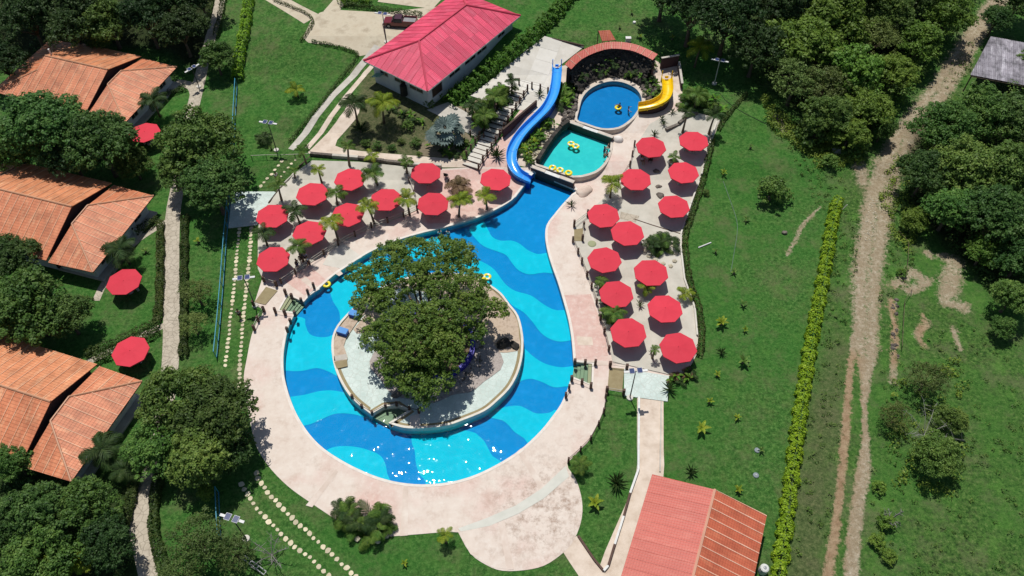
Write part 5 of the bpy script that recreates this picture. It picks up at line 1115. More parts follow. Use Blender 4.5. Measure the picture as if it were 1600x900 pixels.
M_TUBEY = mat('yellow_vinyl', (.85, .72, .02), (.8, .64, .015), rough=.3, spec=.5); M_TUBEW = mat('white_vinyl', (.8, .8, .74), rough=.3, spec=.5)
def ring_mesh(Rm, r, a0=0, a1=2 * PI, n=28, m=10, mt=None, name='ring'):
    mb = MB(); full = abs(a1 - a0 - 2 * PI) < 1e-6
    for i in range(n if full else n + 1):
        a = a0 + (a1 - a0) * i / n
        for k in range(m): t = 2 * PI * k / m; q = Rm + r * math.cos(t); mb.v.append((q * math.cos(a), q * math.sin(a), r * math.sin(t) * .85))
    cnt = n
    for i in range(cnt):
        for k in range(m):
            j = (i + 1) % n if full else i + 1; mb.f.append((i * m + k, j * m + k, j * m + (k + 1) % m, i * m + (k + 1) % m)); mb.mi.append(0)
    return mb.mesh(name, mt, True)
TUBE = ring_mesh(.37, .17, mt=M_TUBEY, name='float_ring'); STRIPE = ring_mesh(.37, .174, .2, .9, 6, mt=M_TUBEW, name='stripe'); VALVE = MB().tube([(0, 0, 0), (0, 0, .05)], .03, 6).mesh('valve', M_TUBEW)
def tube(x, y, z, lb, white=0):
    p = PA(x, y, z); t = thing('swim_ring', lb, 'swim ring', (p.x, p.y, z), 'yellow swim rings', rnd.uniform(0, 6)); link('float_ring', TUBE, t, (0, 0, .04)); link('valve', VALVE, t, (.37, 0, .17))
    for k in range(white): link('stripe', STRIPE, t, (0, 0, .04), (0, 0, k * 2 * PI / max(1, white)))
tube(510.5, 444.5, -.17, 'plain yellow swim ring alone by the left bank of the main pool')
def dbl(x, y, z, lb):
    p = PA(x, y, z); t = thing('double_swim_ring', lb, 'swim ring', p, 'yellow swim rings', rnd.uniform(-.6, .6) if False else .15)
    for s in (-1, 1):
        c = link('float_ring', TUBE, t, (s * .42, 0, .04))
        for k in range(3): link('stripe', STRIPE, c, (0, 0, 0), (0, 0, k * 2 * PI / 3 + .4 * s))
    MB().tube([(-.25, .3, .12), (.25, .3, .12)], .05, 5).obj('grip', M_TUBEW, t)
    return t
dbl(756, 433.5, -.17, 'double yellow and white swim ring beside the island tree'); dbl(896, 227, .82, 'double yellow and white swim ring in the middle of the teal pool').rotation_euler.z = -.7
tube(863.5, 262.5, .95, 'leftmost of three yellow swim rings on the teal pool overflow', 2); tube(875, 266, .95, 'middle of three yellow swim rings on the teal pool overflow', 3); tube(888.5, 270.5, .95, 'rightmost of three yellow swim rings on the teal pool overflow')
tube(966, 168.5, 1.36, 'yellow swim ring carrying a swimmer in the blue pool')

SKIN = [mat('skin_brown', (.3, .17, .1), (.26, .14, .085), rough=.6), mat('skin_tan', (.42, .26, .17), (.38, .23, .15), rough=.6)]
HAIR = mat('black_hair', (.012, .01, .009), (.02, .017, .015), rough=.5)
def cloth(n, c): return mat('cloth_' + n, c, tuple(x * .8 for x in c), scale=6, rough=.85, bs=.1)
def skin_obj(name, verts, edges, radii, m, parent, root=0, sub=1):
    me = bpy.data.meshes.new(name); me.from_pydata(verts, edges, []); o = bpy.data.objects.new(name, me); COL.objects.link(o)
    md = o.modifiers.new('s', 'SKIN'); md.use_smooth_shade = True
    for i, r in enumerate(radii): v = me.skin_vertices[0].data[i]; v.radius = (r, r) if not hasattr(r, '__len__') else r; v.use_root = (i == root)
    if sub: sb = o.modifiers.new('d', 'SUBSURF'); sb.levels = sub; sb.render_levels = sub
    dg = bpy.context.evaluated_depsgraph_get(); dg.update(); m2 = bpy.data.meshes.new_from_object(o.evaluated_get(dg)); o.modifiers.clear(); o.data = m2; bpy.data.meshes.remove(me); m2.name = name; m2.materials.clear(); m2.materials.append(m); o.parent = parent; return o
def person(x, y, zabs, lb, pose='stand', shirt=None, shorts=None, sk=0, rz=0, sink=0.0, sc=1.0, group='bathers and visitors'):
    p = PA(x, y, zabs); t = thing('person', lb, 'person', (p.x, p.y, zabs - sink), group, rz); t.scale = (sc,) * 3
    hip = .92; bend = 0
    if pose == 'sit': hip = .46
    V = [(0, 0, hip), (0, .0, hip + .2), (0, 0, hip + .42), (0, .01, hip + .52), (0, .0, hip + .6), (0, -.02, hip + .7), (0, -.01, hip + .8)]; Rr = [(.15, .11), (.135, .1), (.17, .11), (.06, .06), (.075, .085), (.085, .1), (.06, .07)]
    E = [(0, 1), (1, 2), (2, 3), (3, 4), (4, 5), (5, 6)]
    for s in (-1, 1):
        b = len(V)
        if pose == 'sit': V += [(s * .1, -.02, hip), (s * .12, -.44, hip + .04), (s * .12, -.46, .06), (s * .12, -.62, .03)]
        elif pose == 'walk': V += [(s * .1, 0, hip - .06), (s * .1, -s * .16 - .03, .5), (s * .1, -s * .2 + .05, .08), (s * .1, -s * .2 - .1, .03)]
        else: V += [(s * .1, 0, hip - .06), (s * .11, -.02, .5), (s * .11, .02, .08), (s * .12, -.13, .03)]
        Rr += [.095, .065, .045, .04]; E += [(0, b), (b, b + 1), (b + 1, b + 2), (b + 2, b + 3)]
        b = len(V); sh = hip + .46
        if pose == 'float': V += [(s * .2, 0, sh), (s * .42, -.12, sh - .08), (s * .55, -.34, sh - .12), (s * .58, -.42, sh - .12)]
        else: V += [(s * .2, 0, sh), (s * .27, .02, sh - .28), (s * .27, -.14 if pose != 'stand' else -.05, sh - .5), (s * .27, -.18, sh - .58)]
        Rr += [.06, .047, .036, .04]; E += [(2, b), (b, b + 1), (b + 1, b + 2), (b + 2, b + 3)]
        for f in range(5):                         # fingers and thumb
            q = V[b + 3]; fx = (f - 1.5) * .02 if f < 4 else -s * .045; ln = (.075, .085, .08, .06, .05)[f]; V.append((q[0] + fx, q[1] - ln * .6, q[2] - ln * .8 if f < 4 else q[2] - .01)); Rr.append(.009); E.append((b + 3, len(V) - 1))
    skin_obj('body', V, E, Rr, SKIN[sk], t)
    h = MB(); h.lathe([(.0, .12), (.07, .1), (.1, .03), (.1, -.05), (.08, -.1)], 10, c=(0, .015, hip + .77)); h.obj('hair', HAIR, t, True)
    f = MB(); 
    for s in (-1, 1): f.box((s * .035, -.105, hip + .71), (.022, .012, .012))
    f.obj('eyes', HAIR, t); MB().add([(-.014, -.098, hip + .66), (.014, -.098, hip + .66), (0, -.128, hip + .665), (0, -.1, hip + .71)], [(0, 1, 2), (0, 2, 3), (1, 3, 2)]).obj('nose', SKIN[sk], t)
    if shirt is not None:
        sv_ = [(0, 0, hip + .02), (0, 0, hip + .2), (0, 0, hip + .43)]; se = [(0, 1), (1, 2)]; sr = [(.165, .125), (.15, .115), (.185, .125)]
        for s in (-1, 1): k = len(sv_); sv_ += [(s * .2, 0, hip + .46), (s * .26, .015, hip + .25)]; sr += [.078, .068]; se += [(2, k), (k, k + 1)]
        skin_obj('shirt', sv_, se, sr, shirt, t)
    if shorts is not None:
        sv_ = [(0, 0, hip + .04)]; se = []; sr = [(.165, .125)]
        for s in (-1, 1):
            k = len(sv_); sv_ += [(s * .1, 0, hip - .06), ((s * .12, -.3, hip + .02) if pose == 'sit' else (s * .105, -.01, hip - .36))]; sr += [.11, .1]; se += [(0, k), (k, k + 1)]
        skin_obj('shorts', sv_, se, sr, shorts, t)
    return t
NAVY, WHT, BLK, LIL, RED = cloth('navy', (.02, .035, .16)), cloth('white', (.7, .7, .7)), cloth('black', (.02, .02, .022)), cloth('lilac', (.32, .3, .45)), cloth('red', (.45, .04, .05))
person(687, 365, -.17, 'person in a white shirt standing in the pool at the upper bank, left of two', 'stand', WHT, BLK, 0, .4, 1.0); person(700, 365, -.17, 'person in a white top standing in the pool at the upper bank, right of two', 'stand', WHT, NAVY, 1, -.3, 1.0)
person(944, 237, .82, 'person in a navy shirt sitting at the right edge of the teal pool', 'stand', NAVY, NAVY, 0, 1.2, .75); person(951, 233, 1.0, 'person in black and white at the right edge of the teal pool', 'sit', BLK, WHT, 1, -1.2, .1)
person(948, 243, .9, 'person in a white shirt lowest of the group at the edge of the teal pool', 'sit', WHT, BLK, 0, -1.0, .2)
person(968, 167, 1.36, 'dark haired swimmer lying on the yellow ring in the blue pool', 'float', BLK, BLK, 0, -.8, 1.05); person(982, 172, 1.36, 'swimmer in blue near the yellow ring in the blue pool', 'float', cloth('blue', (.03, .12, .5)), None, 1, 1.5, 1.1)
person(472, 411, .1, 'person in dark clothes left in the group beside the left railing', 'walk', BLK, BLK, 0, .5); person(479, 408, .1, 'person in a lilac shirt in the group beside the left railing', 'stand', LIL, BLK, 1, -.2); person(466, 419, .1, 'person in black at the lower left of the group beside the railing', 'stand', BLK, NAVY, 0, 1.1)
person(483, 414, .1, 'person in a white shirt at the right of the group beside the left railing', 'walk', WHT, BLK, 0, 2.2)
person(434, 283, .02, 'person in a white shirt walking on the grass by the upper stepping stones', 'walk', WHT, BLK, 0, .8); person(376, 497, .02, 'person in a grey shirt walking on the left stepping stones', 'walk', cloth('grey', (.3, .3, .34)), BLK, 0, .2)
person(1003, 254, .8, 'person in a lilac shirt sitting under the umbrella by the teal pool', 'sit', LIL, BLK, 0, .3)

# ================================================================== ISLAND DETAILS AND TREE
t = thing('planter_ring', 'low blue painted ring wall round the big island tree', 'planter wall', PA(673, 541, ISZ)); o = t.location
ring = apoly([(673 + 66 * math.cos(a), 537 + 53 * math.sin(a)) for a in np.linspace(0, 2 * PI, 48, endpoint=False)], ISZ + .5)
mb = MB(); wall_strip(mb, [(x - o.x, y - o.y) for x, y in ring], -.1, .5, .5, True); mb.obj('wall_face', M_NAVY, t)
mb = MB(); wall_strip(mb, [(x - o.x, y - o.y) for x, y in offset_path(ring, .0, True)], .5, .54, .56, True); mb.obj('cap', mat('navy_cap', (.05, .045, .4), (.04, .035, .3), rough=.4), t)
sheet_w('planter_soil', offset_path(ring, .3 if False else 0, True), 0, mat('planter_soil_mat', (.06, .045, .03), (.16, .12, .07), scale=1.5, rough=.95, bs=.7, c3=(.03, .025, .018)), flat=ISZ + .32)
for k, (x, y, lb) in enumerate([(554.5, 489.5, 'upper of two blue box seats on the island platform'), (536, 516.5, 'lower of two blue box seats on the island platform')]):
    t = thing('box_seat', lb, 'seat', PA(x, y + 4, ISZ + .14), 'blue box seats', -.35); MB().box((0, 0, .27), (1.2, .72, .54)).obj('seat_body', M_BLUE, t); MB().box((0, 0, .57), (1.26, .78, .06)).obj('seat_top', mat('seat_top_blue', (.03, .24, .62), (.025, .2, .55), rough=.4), t)
for k, (x, y, r, lb) in enumerate([(788, 538, .9, 'dark rounded rock pile on the tan side of the island, left'), (803, 540, .6, 'dark rounded rock at the right kerb of the island'), (700, 606, .45, 'brown rock on the mint flagstones below the island tree'), (620, 617, .5, 'tan rock at the lower left of the island soil')]):
    lump('rock', lb, x, y, r, r * .75, r * .55, M_DROCK if k < 2 else M_ROCK, 'rock', seed=30 + k, off=ISZ + .1, rough=.35)
LB = [(592, 440, 5.2, 2.6), (575, 475, 4.6, 2.1), (610, 405, 5.6, 2.3), (643, 398, 6.2, 2.4), (640, 435, 6.6, 2.4), (672, 430, 7.2, 2.3), (690, 392, 6.0, 1.9), (712, 400, 6.2, 2.3), (722, 420, 6.0, 2.0), (690, 452, 7.4, 1.8), (735, 455, 6.0, 2.2), (752, 478, 5.2, 1.8), (778, 487, 4.2, 1.3), (722, 485, 6.2, 2.2), (688, 500, 7.0, 2.3),
      (650, 500, 7.2, 2.2), (618, 512, 6.2, 2.3), (592, 528, 5.0, 2.0), (632, 545, 6.2, 2.4), (668, 540, 6.6, 2.6), (698, 535, 6.2, 2.2), (625, 585, 4.4, 1.9), (652, 600, 4.2, 2.0), (680, 595, 4.4, 1.9), (662, 622, 3.0, 1.3), (610, 560, 4.6, 1.8), (606, 470, 5.4, 1.8), (560, 430, 4.2, 1.5), (745, 520, 4.6, 1.5), (700, 560, 5.4, 1.9)]
t = thing('tree', 'huge spreading green tree on the round pool island', 'tree', PA(673, 548, ISZ), 'trees'); o = t.location.copy()
lob = []
for (x, y, z, r) in LB: p = PA(x, y, z) - o; lob.append((p.x, p.y, p.z, r, r, r * .72))
rgi = np.random.default_rng(5)
link('crown', crown_mesh('crown', lob, leafmat('leaves_island', (0.044, 0.098, 0.016), (0.117, 0.201, 0.031), (0.260, 0.329, 0.070), scale=.45, rand=0), .27, .42, 24, 2.0, rgi), t)
mb = MB(); mb.tube([(0, 0, -.2), (0, 0, .5), (.1, .1, 2.2), (.05, 0, 3.0)], [.75, .55, .45, .42], 10)
for (x, y, z, r, _, _) in lob:
    L = math.hypot(x, y); mb.tube([(.05, 0, 2.6), (x * .3, y * .3, 2.6 + (z - 2.6) * .4 + .4), (x * .7, y * .7, z - .6), (x, y, z)], [.26, .17, .1, .04], 5)
mb.obj('trunk', M_TRUNK, t, True)
pebs = MB()
for k in range(260):
    a = rnd.uniform(0, 2 * PI); q = rnd.uniform(.95, 1.22); p = PA(673 + 70 * q * math.cos(a), 545 + 56 * q * math.sin(a), ISZ + .08); r = rnd.uniform(.05, .16); pebs.lathe([(r, 0), (r * .8, r * .6), (0, r * .8)], 5, c=p)
tag(pebs.obj('leaf_litter_pebbles', M_ROCK), 'scattered pebbles and litter round the island tree', 'pebbles', kind='stuff')

# ================================================================== PALMS AND PLANTS
PALMS = [  # base px, trunk height, span, kind, fronds, label
 (590, 290, 2.3, 3.3, 'g', 11, 'green palm above the middle umbrella of the left terrace'), (585, 349, 3.2, 3.1, 'y', 10, 'tall palm leaning over the middle left umbrella near the rope railing'), (529, 376, 3.3, 3.0, 'y', 10, 'palm by the railing between the two lower left umbrellas'),
 (474, 408, 3.0, 3.0, 'g', 10, 'palm by the railing next to the group of people'), (469, 351, 2.2, 3.0, 'd', 11, 'dark palm between the two left umbrellas'), (527, 320, 2.1, 2.8, 'g', 10, 'palm between the second and third left umbrellas'), (503, 286, 2.4, 2.2, 'y', 8, 'young yellowish palm above the second left umbrella'),
 (546, 259, 3.6, 2.0, 'g', 8, 'thin palm by the stone wall behind the topmost left umbrella'), (636, 271, 2.2, 2.4, 'g', 9, 'palm left of the umbrella by the stairs garden'), (584, 256, 1.4, 2.4, 'y', 8, 'yellow green palm behind the stone wall'), (640, 335, 3.0, 2.8, 'y', 10, 'palm right of the middle terrace umbrella by the railing'),
 (717, 338, 2.8, 3.0, 'y', 10, 'yellow palm right of the umbrella nearest the swimmers'), (761, 326, 2.4, 2.9, 'y', 9, 'yellow palm below the umbrella beside the blue slide'), (719, 303, 1.2, 3.6, 'b', 12, 'broad palm with dry brown fronds on the pink paving'), (440, 313, 2.9, 2.4, 'g', 9, 'palm at the upper left kerb of the left terrace'),
 (479, 256, 2.3, 2.2, 'g', 8, 'palm at the top corner of the left terrace'), (418, 384, 2.3, 2.8, 'd', 10, 'dark palm at the left edge between two umbrellas'), (461, 278, 1.4, 1.6, 'g', 7, 'small thin palm in a stone ring near the upper left kerb'),
 (953, 309, 2.5, 3.1, 'y', 10, 'yellow green palm between the pink boulder and right terrace'), (1066, 208, 3.4, 2.4, 'd', 9, 'dark thin palm between the two topmost right umbrellas'), (1107, 210, 3.2, 3.0, 'd', 10, 'tall thin palm at the top right terrace corner'), (1050, 254, .9, 2.0, 'g', 8, 'potted palm on the right terrace beside the reddish rock'),
 (938, 450, 1.4, 1.8, 'g', 8, 'small palm below the umbrella under the olive lid'), (1006, 458, 1.3, 2.4, 'y', 9, 'palm just in front of the umbrella below the planter'), (957, 500, 1.6, 3.0, 'g', 10, 'leafy palm by the log fence between two lower umbrellas'), (1068, 466, .9, 2.2, 'y', 9, 'yellow palm by the hedge beside the second lowest right umbrella'),
 (1019, 560, 2.0, 1.3, 'g', 7, 'thin small palm between the two bottom right umbrellas'), (1085, 105, 3.2, 4.6, 'y', 12, 'large yellow green palm on the lawn beside the yellow slide'),
 (559, 195, 4.0, 4.4, 'd', 13, 'tall dark palm in the garden left of the pink house'), (600, 192, 3.6, 4.4, 'y', 12, 'tall yellow green palm in the garden beside the house corner'), (466, 152, 1.3, 3.0, 'y', 9, 'yellow palm alone on the left lawn'), (413, 222, .6, 2.6, 'd', 9, 'low dark palm on the lawn below the solar lamp'),
 (905, 736, 1.2, 2.2, 'g', 9, 'palm by the log fence at the lower right deck edge'), (697, 848, 1.6, 1.7, 'y', 7, 'small palm casting a star shadow on the lawn below the deck'),
 (250, 182, 3.0, 4.2, 'd', 12, 'dark palm in front of the farthest orange cabin'), (203, 412, 2.6, 4.4, 'd', 13, 'dark palm in front of the middle orange cabin'), (172, 722, 2.6, 4.4, 'd', 12, 'dark palm in front of the nearest orange cabin'), (205, 745, 1.8, 3.6, 'd', 11, 'smaller dark palm below the nearest orange cabin'),
 (1085, 168, 2.2, 3.8, 'g', 12, 'bushy palm right of the yellow slide platform'), (755, 205, 2.8, 3.4, 'g', 11, 'left palm of the clump beside the staircase'), (772, 180, 3.2, 3.4, 'g', 11, 'upper palm of the clump beside the staircase'), (738, 188, 2.6, 3.0, 'd', 10, 'dark palm of the clump beside the staircase nearest the house'), (800, 148, 2.4, 2.4, 'd', 9, 'dark palm at the top of the staircase'),
 (70, 893, 2.2, 4.6, 'y', 12, 'yellow green palm at the bottom left corner'), (140, 880, 2.0, 3.8, 'y', 11, 'olive palm at the bottom left beside the path trees')]
for (x, y, h, s, k, n, lb) in PALMS: palm(x, y, h, s, lb, k, n, base_off=.1 if 400 < x < 1110 and 200 < y < 570 else 0)
pot = thing('plant_pot', 'round dark pot of the small palm on the right terrace', 'pot', P(1050, 256, .16)); MB().lathe([(.35, 0), (.55, .4), (.58, .45), (.5, .45), (.46, .36), (0, .36)], 14).obj('pot_body', M_STEEL, pot); MB().lathe([(.46, .37), (0, .39)], 12).obj('pot_soil', M_SOIL, pot)
leafy(697, 226, 3.0, 'large silver blue fan palm beside the staircase', n=19, meshes=FAN, name='fan_palm', cat='palm', group='palms', up=(-.75, .75), hgt=1.4, part='frond')
for (x, y, L, k, n, lb, g) in [(q[0], q[1], q[2] * .8, *q[3:]) for q in [
 (1126, 508, 1.6, 'y', 7, 'bright yellow banana plant on the right lawn beside the bottom umbrellas', 0), (1160, 478, 1.0, 'd', 5, 'small dark seedling on the right lawn up from the yellow banana plant', 0), (1163, 518, .9, 'y', 5, 'small yellow green seedling right of the yellow banana plant', 0), (1095, 672, 1.5, 'y', 6, 'green banana plant on the lawn above the salmon pavilion', 0),
 (1151, 655, .9, 'y', 6, 'small yellow plant on the lawn right of the banana plant', 0), (1108, 630, .8, 'y', 6, 'tiny yellow plant on the lawn near the mint slab', 0), (1120, 588, .8, 'y', 6, 'tiny yellow plant on the lawn below the bottom right umbrella', 0), (1160, 568, 1.5, 'd', 7, 'tall green seedling on the lawn right of the bottom umbrellas', 0),
 (929, 790, 1.8, 'y', 8, 'bright yellow green banana plant on the lawn beside the spiky agave', 0), (1152, 768, 1.0, 'y', 7, 'yellow plant on the lawn right of the salmon roof', 0), (632, 882, .7, 'y', 5, 'tiny yellow plant on the lawn under the deck', 0), (1130, 273, .9, 'y', 6, 'small yellow plant on the lawn at the head of the hose', 0), (1146, 428, .9, 'd', 5, 'small plant on the lawn at the tail of the hose', 0),
 (1118, 395, .8, 'd', 5, 'seedling on the lawn below the white pipe', 0), (1165, 345, .9, 'd', 5, 'seedling on the lawn left of the round bush', 0), (1172, 232, .8, 'd', 5, 'seedling on the lawn above the round bush', 0), (1188, 705, .7, 'd', 5, 'seedling on the lawn by the lime hedge', 0), (1000, 60, .9, 'y', 6, 'small plant on the top lawn behind the tiled arc', 0), (1050, 62, 1.0, 'y', 6, 'pale young plant on the top lawn left of the large palm', 0), (968, 45, .8, 'd', 5, 'dark seedling on the top lawn near the stair roof', 0), (987, 22, .8, 'd', 5, 'dark seedling on the top lawn by the forest shade', 0), (310, 380, .9, 'y', 7, 'small lime plant in the shade left of the teal fence', 0), (228, 395, 1.0, 'd', 6, 'reddish seedling on the cabin lawn beside the umbrella', 0)]]:
    leafy(x, y, L, lb, k, n)
for (x, y, L, k, n, lb) in [(963, 756, 1.5, 'd', 40, 'round dark spiky agave on the lawn beside the garden path'), (1079, 739, .95, 'd', 34, 'small dark agave above the salmon roof'), (1127, 552, .8, 'd', 26, 'low dark agave on the right lawn beside the bottom umbrellas'), (776, 246, 1.6, 'd', 34, 'dark spiky yucca between the staircase and blue slide'), (843, 150, 1.1, 'd', 24, 'dark spiky plant at the plaza railing'),
 (893, 322, 1.0, 'd', 20, 'dark spiky plant on the pool bank below the pink boulder'), (1022, 213, 1.0, 'd', 20, 'dark spiky plant left of the two topmost right umbrellas'), (1034, 188, .8, 'd', 18, 'upper dark spiky plant on the deck below the yellow slide'), (1037, 196, .8, 'd', 18, 'lower dark spiky plant on the deck below the yellow slide'), (1050, 178, .9, 'd', 18, 'dark spiky plant at the corner right of the yellow slide'), (1000, 480, 1.0, 'b', 20, 'grey spiky plant between the planter umbrella and log fence umbrella'), (1017, 553, .6, 'b', 16, 'small grey stone ringed agave between bottom umbrellas'), (564, 205, 1.6, 'd', 30, 'dark spiky clump under the tall dark palm'), (481, 233, .7, 'd', 14, 'small spiky plant at the head of the driveway'),
 (1045, 610, 1.3, 'd', 22, 'dark reddish spiky plant below the bottom right umbrella'), (424, 233, .7, 'b', 14, 'small spiky plant in the stone ring at the upper left terrace')]:
    leafy(x, y, L, lb, n=n, meshes=SW[k], name='agave', group='spiky plants', up=(-.2, .5), part='blade', base_off=.1)
def bush(key, x, y, dia, lb, group='bushes'): return tree(key, x, y, dia, lb, group, 'bush', 'bush')
for i, (x, y, d, k, lb) in enumerate([(626, 221, 14, 0, 'small bush in the middle of the house garden'), (571, 222, 18, 1, 'bush left in the row along the house garden front'), (589, 226, 18, 0, 'second bush in the row along the house garden front'), (612, 230, 16, 1, 'third bush in the row along the house garden front'), (650, 222, 20, 0, 'tall bush in the row near the silver fan palm'), (636, 195, 22, 1, 'pale bush in front of the shaded house wall'), (670, 160, 20, 0, 'bush by the house corner'), (655, 240, 12, 1, 'small bush by the pale sand strip'), (1103, 300, 14, 0, 'small bush in the hedge of the right terrace'), (1270, 205, 60, 1, 'wide bush at the foot of the forest edge'), (1340, 225, 46, 0, 'bush at the bottom end of the forest beside the track'), (1170, 72, 30, 1, 'bush in the forest shade beside the large palm'), (1300, 250, 30, 1, 'low bush near the round bush and forest edge'),
 (1020, 103, 18, 0, 'dark bush beside the right end of the tiled arc')]):
    bush('bush%d' % k, x, y, d, lb)
# planter beds -----------------------------------------------------
def planted(name, label, pxs, n, L, kinds, sets, hmin=.0, hmax=.6, off=.1, cat='planting', seedv=0, part='frond'):
    W = wpoly(pxs); xs = [q[0] for q in W]; ys = [q[1] for q in W]; c = (sum(xs) / len(xs), sum(ys) / len(ys)); t = thing(name, label, cat, (c[0], c[1], H(c[1]) + off)); k = 0; o = t.location
    while k < n:
        x, y = rnd.uniform(min(xs), max(xs)), rnd.uniform(min(ys), max(ys))
        if not inpoly(np.array([x]), np.array([y]), W)[0]: continue
        k += 1; ms = sets[rnd.choice(kinds)]; h = rnd.uniform(hmin, hmax)
        for f in range(5): link(part, rnd.choice(ms), t, (x - o.x, y - o.y, H(y) + off + h - o.z), (0, -rnd.uniform(-.3, .4), rnd.uniform(0, 6.28)), L * rnd.uniform(.6, 1.2))
    return t
ALLS = dict(FR, B=BR['g'], Y=BR['y'], S=SW['g'])
planted('flower_bed', 'planter of dense green palms at the bottom edge of the deck', [(530, 800), (560, 785), (585, 800), (612, 812), (610, 835), (585, 845), (545, 832), (528, 815)], 22, 1.7, 'gggdd', ALLS, .2, 1.3)
planted('flower_bed', 'rock ringed planter of palms on the right terrace', [(1018, 378), (1040, 372), (1052, 392), (1048, 410), (1025, 402), (1010, 394)], 13, 1.5, 'gdd', ALLS, .2, 1.2)
planted('flower_bed', 'lush green planting strip between blue slide and teal pool', [(820, 265), (812, 250), (818, 232), (838, 208), (858, 190), (868, 196), (850, 215), (838, 238), (830, 258)], 46, 1.15, 'gBBYS', ALLS, .1, .6)
planted('flower_bed', 'green planting beside the top of the blue slide', [(872, 160), (876, 135), (890, 140), (896, 160), (884, 178), (872, 180)], 24, 1.3, 'ggdB', ALLS, .1, .7)
planted('flower_bed', 'dark climbing plants on the rock wall behind the blue pool', [(890, 150), (900, 125), (925, 108), (960, 100), (1000, 110), (1025, 130), (1028, 150), (1012, 152), (1000, 132), (960, 120), (925, 128), (905, 148)], 40, .9, 'dddBg', ALLS, .1, 1.6)
planted('flower_bed', 'mixed plants right of the blue pool before the yellow slide', [(1004, 140), (1020, 130), (1034, 140), (1036, 158), (1020, 162), (1008, 158)], 14, .9, 'dBY', ALLS, .0, .5)
planted('flower_bed', 'dark red and green plants below the bottom right umbrella', [(1045, 592), (1070, 585), (1085, 570), (1090, 585), (1065, 604), (1048, 606)], 14, .9, 'dbB', ALLS, .0, .4)
planted('flower_bed', 'plants along the hedge right of the yellow slide platform', [(1062, 150), (1085, 150), (1125, 165), (1128, 185), (1095, 176), (1066, 172)], 24, 1.3, 'ggdB', ALLS, .1, .8)
planted('flower_bed', 'low plants along the log fence of the right terrace', [(928, 440), (940, 445), (960, 500), (958, 515), (946, 505), (934, 470)], 12, .8, 'dgB', ALLS, .0, .4, .18)
planted('flower_bed', 'dense palms and shrubs between the staircase and house hedge', [(735, 195), (752, 212), (772, 190), (800, 150), (792, 138), (765, 158), (742, 176)], 34, 1.6, 'ggdB', ALLS, .2, 1.5, .05)
planted('flower_bed', 'shady plants under the silver fan palm', [(670, 235), (700, 252), (728, 246), (726, 222), (700, 210), (678, 215)], 24, 1.0, 'dgB', ALLS, .0, .4, .05)
planted('flower_bed', 'shady plants at the foot of the house beside the garden', [(590, 150), (640, 180), (672, 188), (668, 200), (630, 192), (585, 165)], 20, 1.0, 'dB', ALLS, .0, .5, .05)
for k, (pts, lb, r0) in enumerate([([(1008, 392), (1012, 384), (1020, 377), (1030, 372), (1044, 374), (1052, 384), (1056, 396), (1054, 408), (1048, 416), (1036, 412), (1024, 406), (1014, 400)], 'ring of pale rocks round the palm planter on the right terrace', .34), ([(534, 818), (545, 832), (558, 842), (572, 848), (590, 846), (604, 838), (612, 826)], 'row of pale rocks in front of the planter at the deck bottom', .32)]):
    t = thing('rock_border', lb, 'rocks', P(*pts[0], .1)); 
    for i, (x, y) in enumerate(pts):
        bm = bmesh.new(); bmesh.ops.create_icosphere(bm, subdivisions=1, radius=1)
        for v in bm.verts: v.co = Vector((v.co.x * rnd.uniform(.8, 1.2), v.co.y * rnd.uniform(.8, 1.2), v.co.z * .7)) * r0 * rnd.uniform(.9, 1.1)
        me = bpy.data.meshes.new('stone'); bm.to_mesh(me); bm.free(); me.materials.append(M_STONE); link('stone', me, t, P(x, y, .2) - t.location)
def rock_pile(name, label, pxs, n, rmin, rmax, m, off=.1):
    W = wpoly(pxs); xs = [q[0] for q in W]; ys = [q[1] for q in W]; t = thing(name, label, 'rocks', (sum(xs) / len(xs), sum(ys) / len(ys), H(sum(ys) / len(ys)))); o = t.location; ms = []
    for s in range(3):
        bm = bmesh.new(); bmesh.ops.create_icosphere(bm, subdivisions=1, radius=1)
        for v in bm.verts: v.co *= rnd.uniform(.75, 1.15)
        me = bpy.data.meshes.new('stone'); bm.to_mesh(me); bm.free(); me.materials.append(m); ms.append(me)
    k = 0
    while k < n:
        x, y = rnd.uniform(min(xs), max(xs)), rnd.uniform(min(ys), max(ys))
        if inpoly(np.array([x]), np.array([y]), W)[0]: k += 1; r = rnd.uniform(rmin, rmax); link('stone', rnd.choice(ms), t, (x - o.x, y - o.y, H(y) + off - o.z), (rnd.uniform(0, 6), rnd.uniform(0, 6), 0), r)
rock_pile('rock_pile', 'rocky slope right of the blue pool below the tiled arc', [(985, 118), (1000, 108), (1022, 120), (1028, 145), (1014, 158), (1006, 145), (998, 130)], 60, .2, .5, M_ROCK)
rock_pile('rock_pile', 'grey rocks on the slope left of the blue pool', [(880, 175), (895, 150), (902, 152), (900, 180), (884, 196), (868, 200)], 60, .18, .42, M_ROCK, .3)
rock_pile('rock_pile', 'pale rocks along the slide side of the teal pool', [(828, 258), (838, 236), (856, 210), (866, 205), (850, 228), (838, 256)], 46, .14, .3, M_STONE, .3)
rock_pile('rock_pile', 'loose stones along the dirt track bank', [(1394, 460), (1404, 470), (1404, 560), (1394, 570)], 26, .12, .3, M_ROCK, .0)
rock_pile('rock_pile', 'white limestone rubble on the middle of the dirt track', [(1356, 310), (1372, 310), (1368, 375), (1350, 378)], 90, .05, .14, M_STONE, .0)

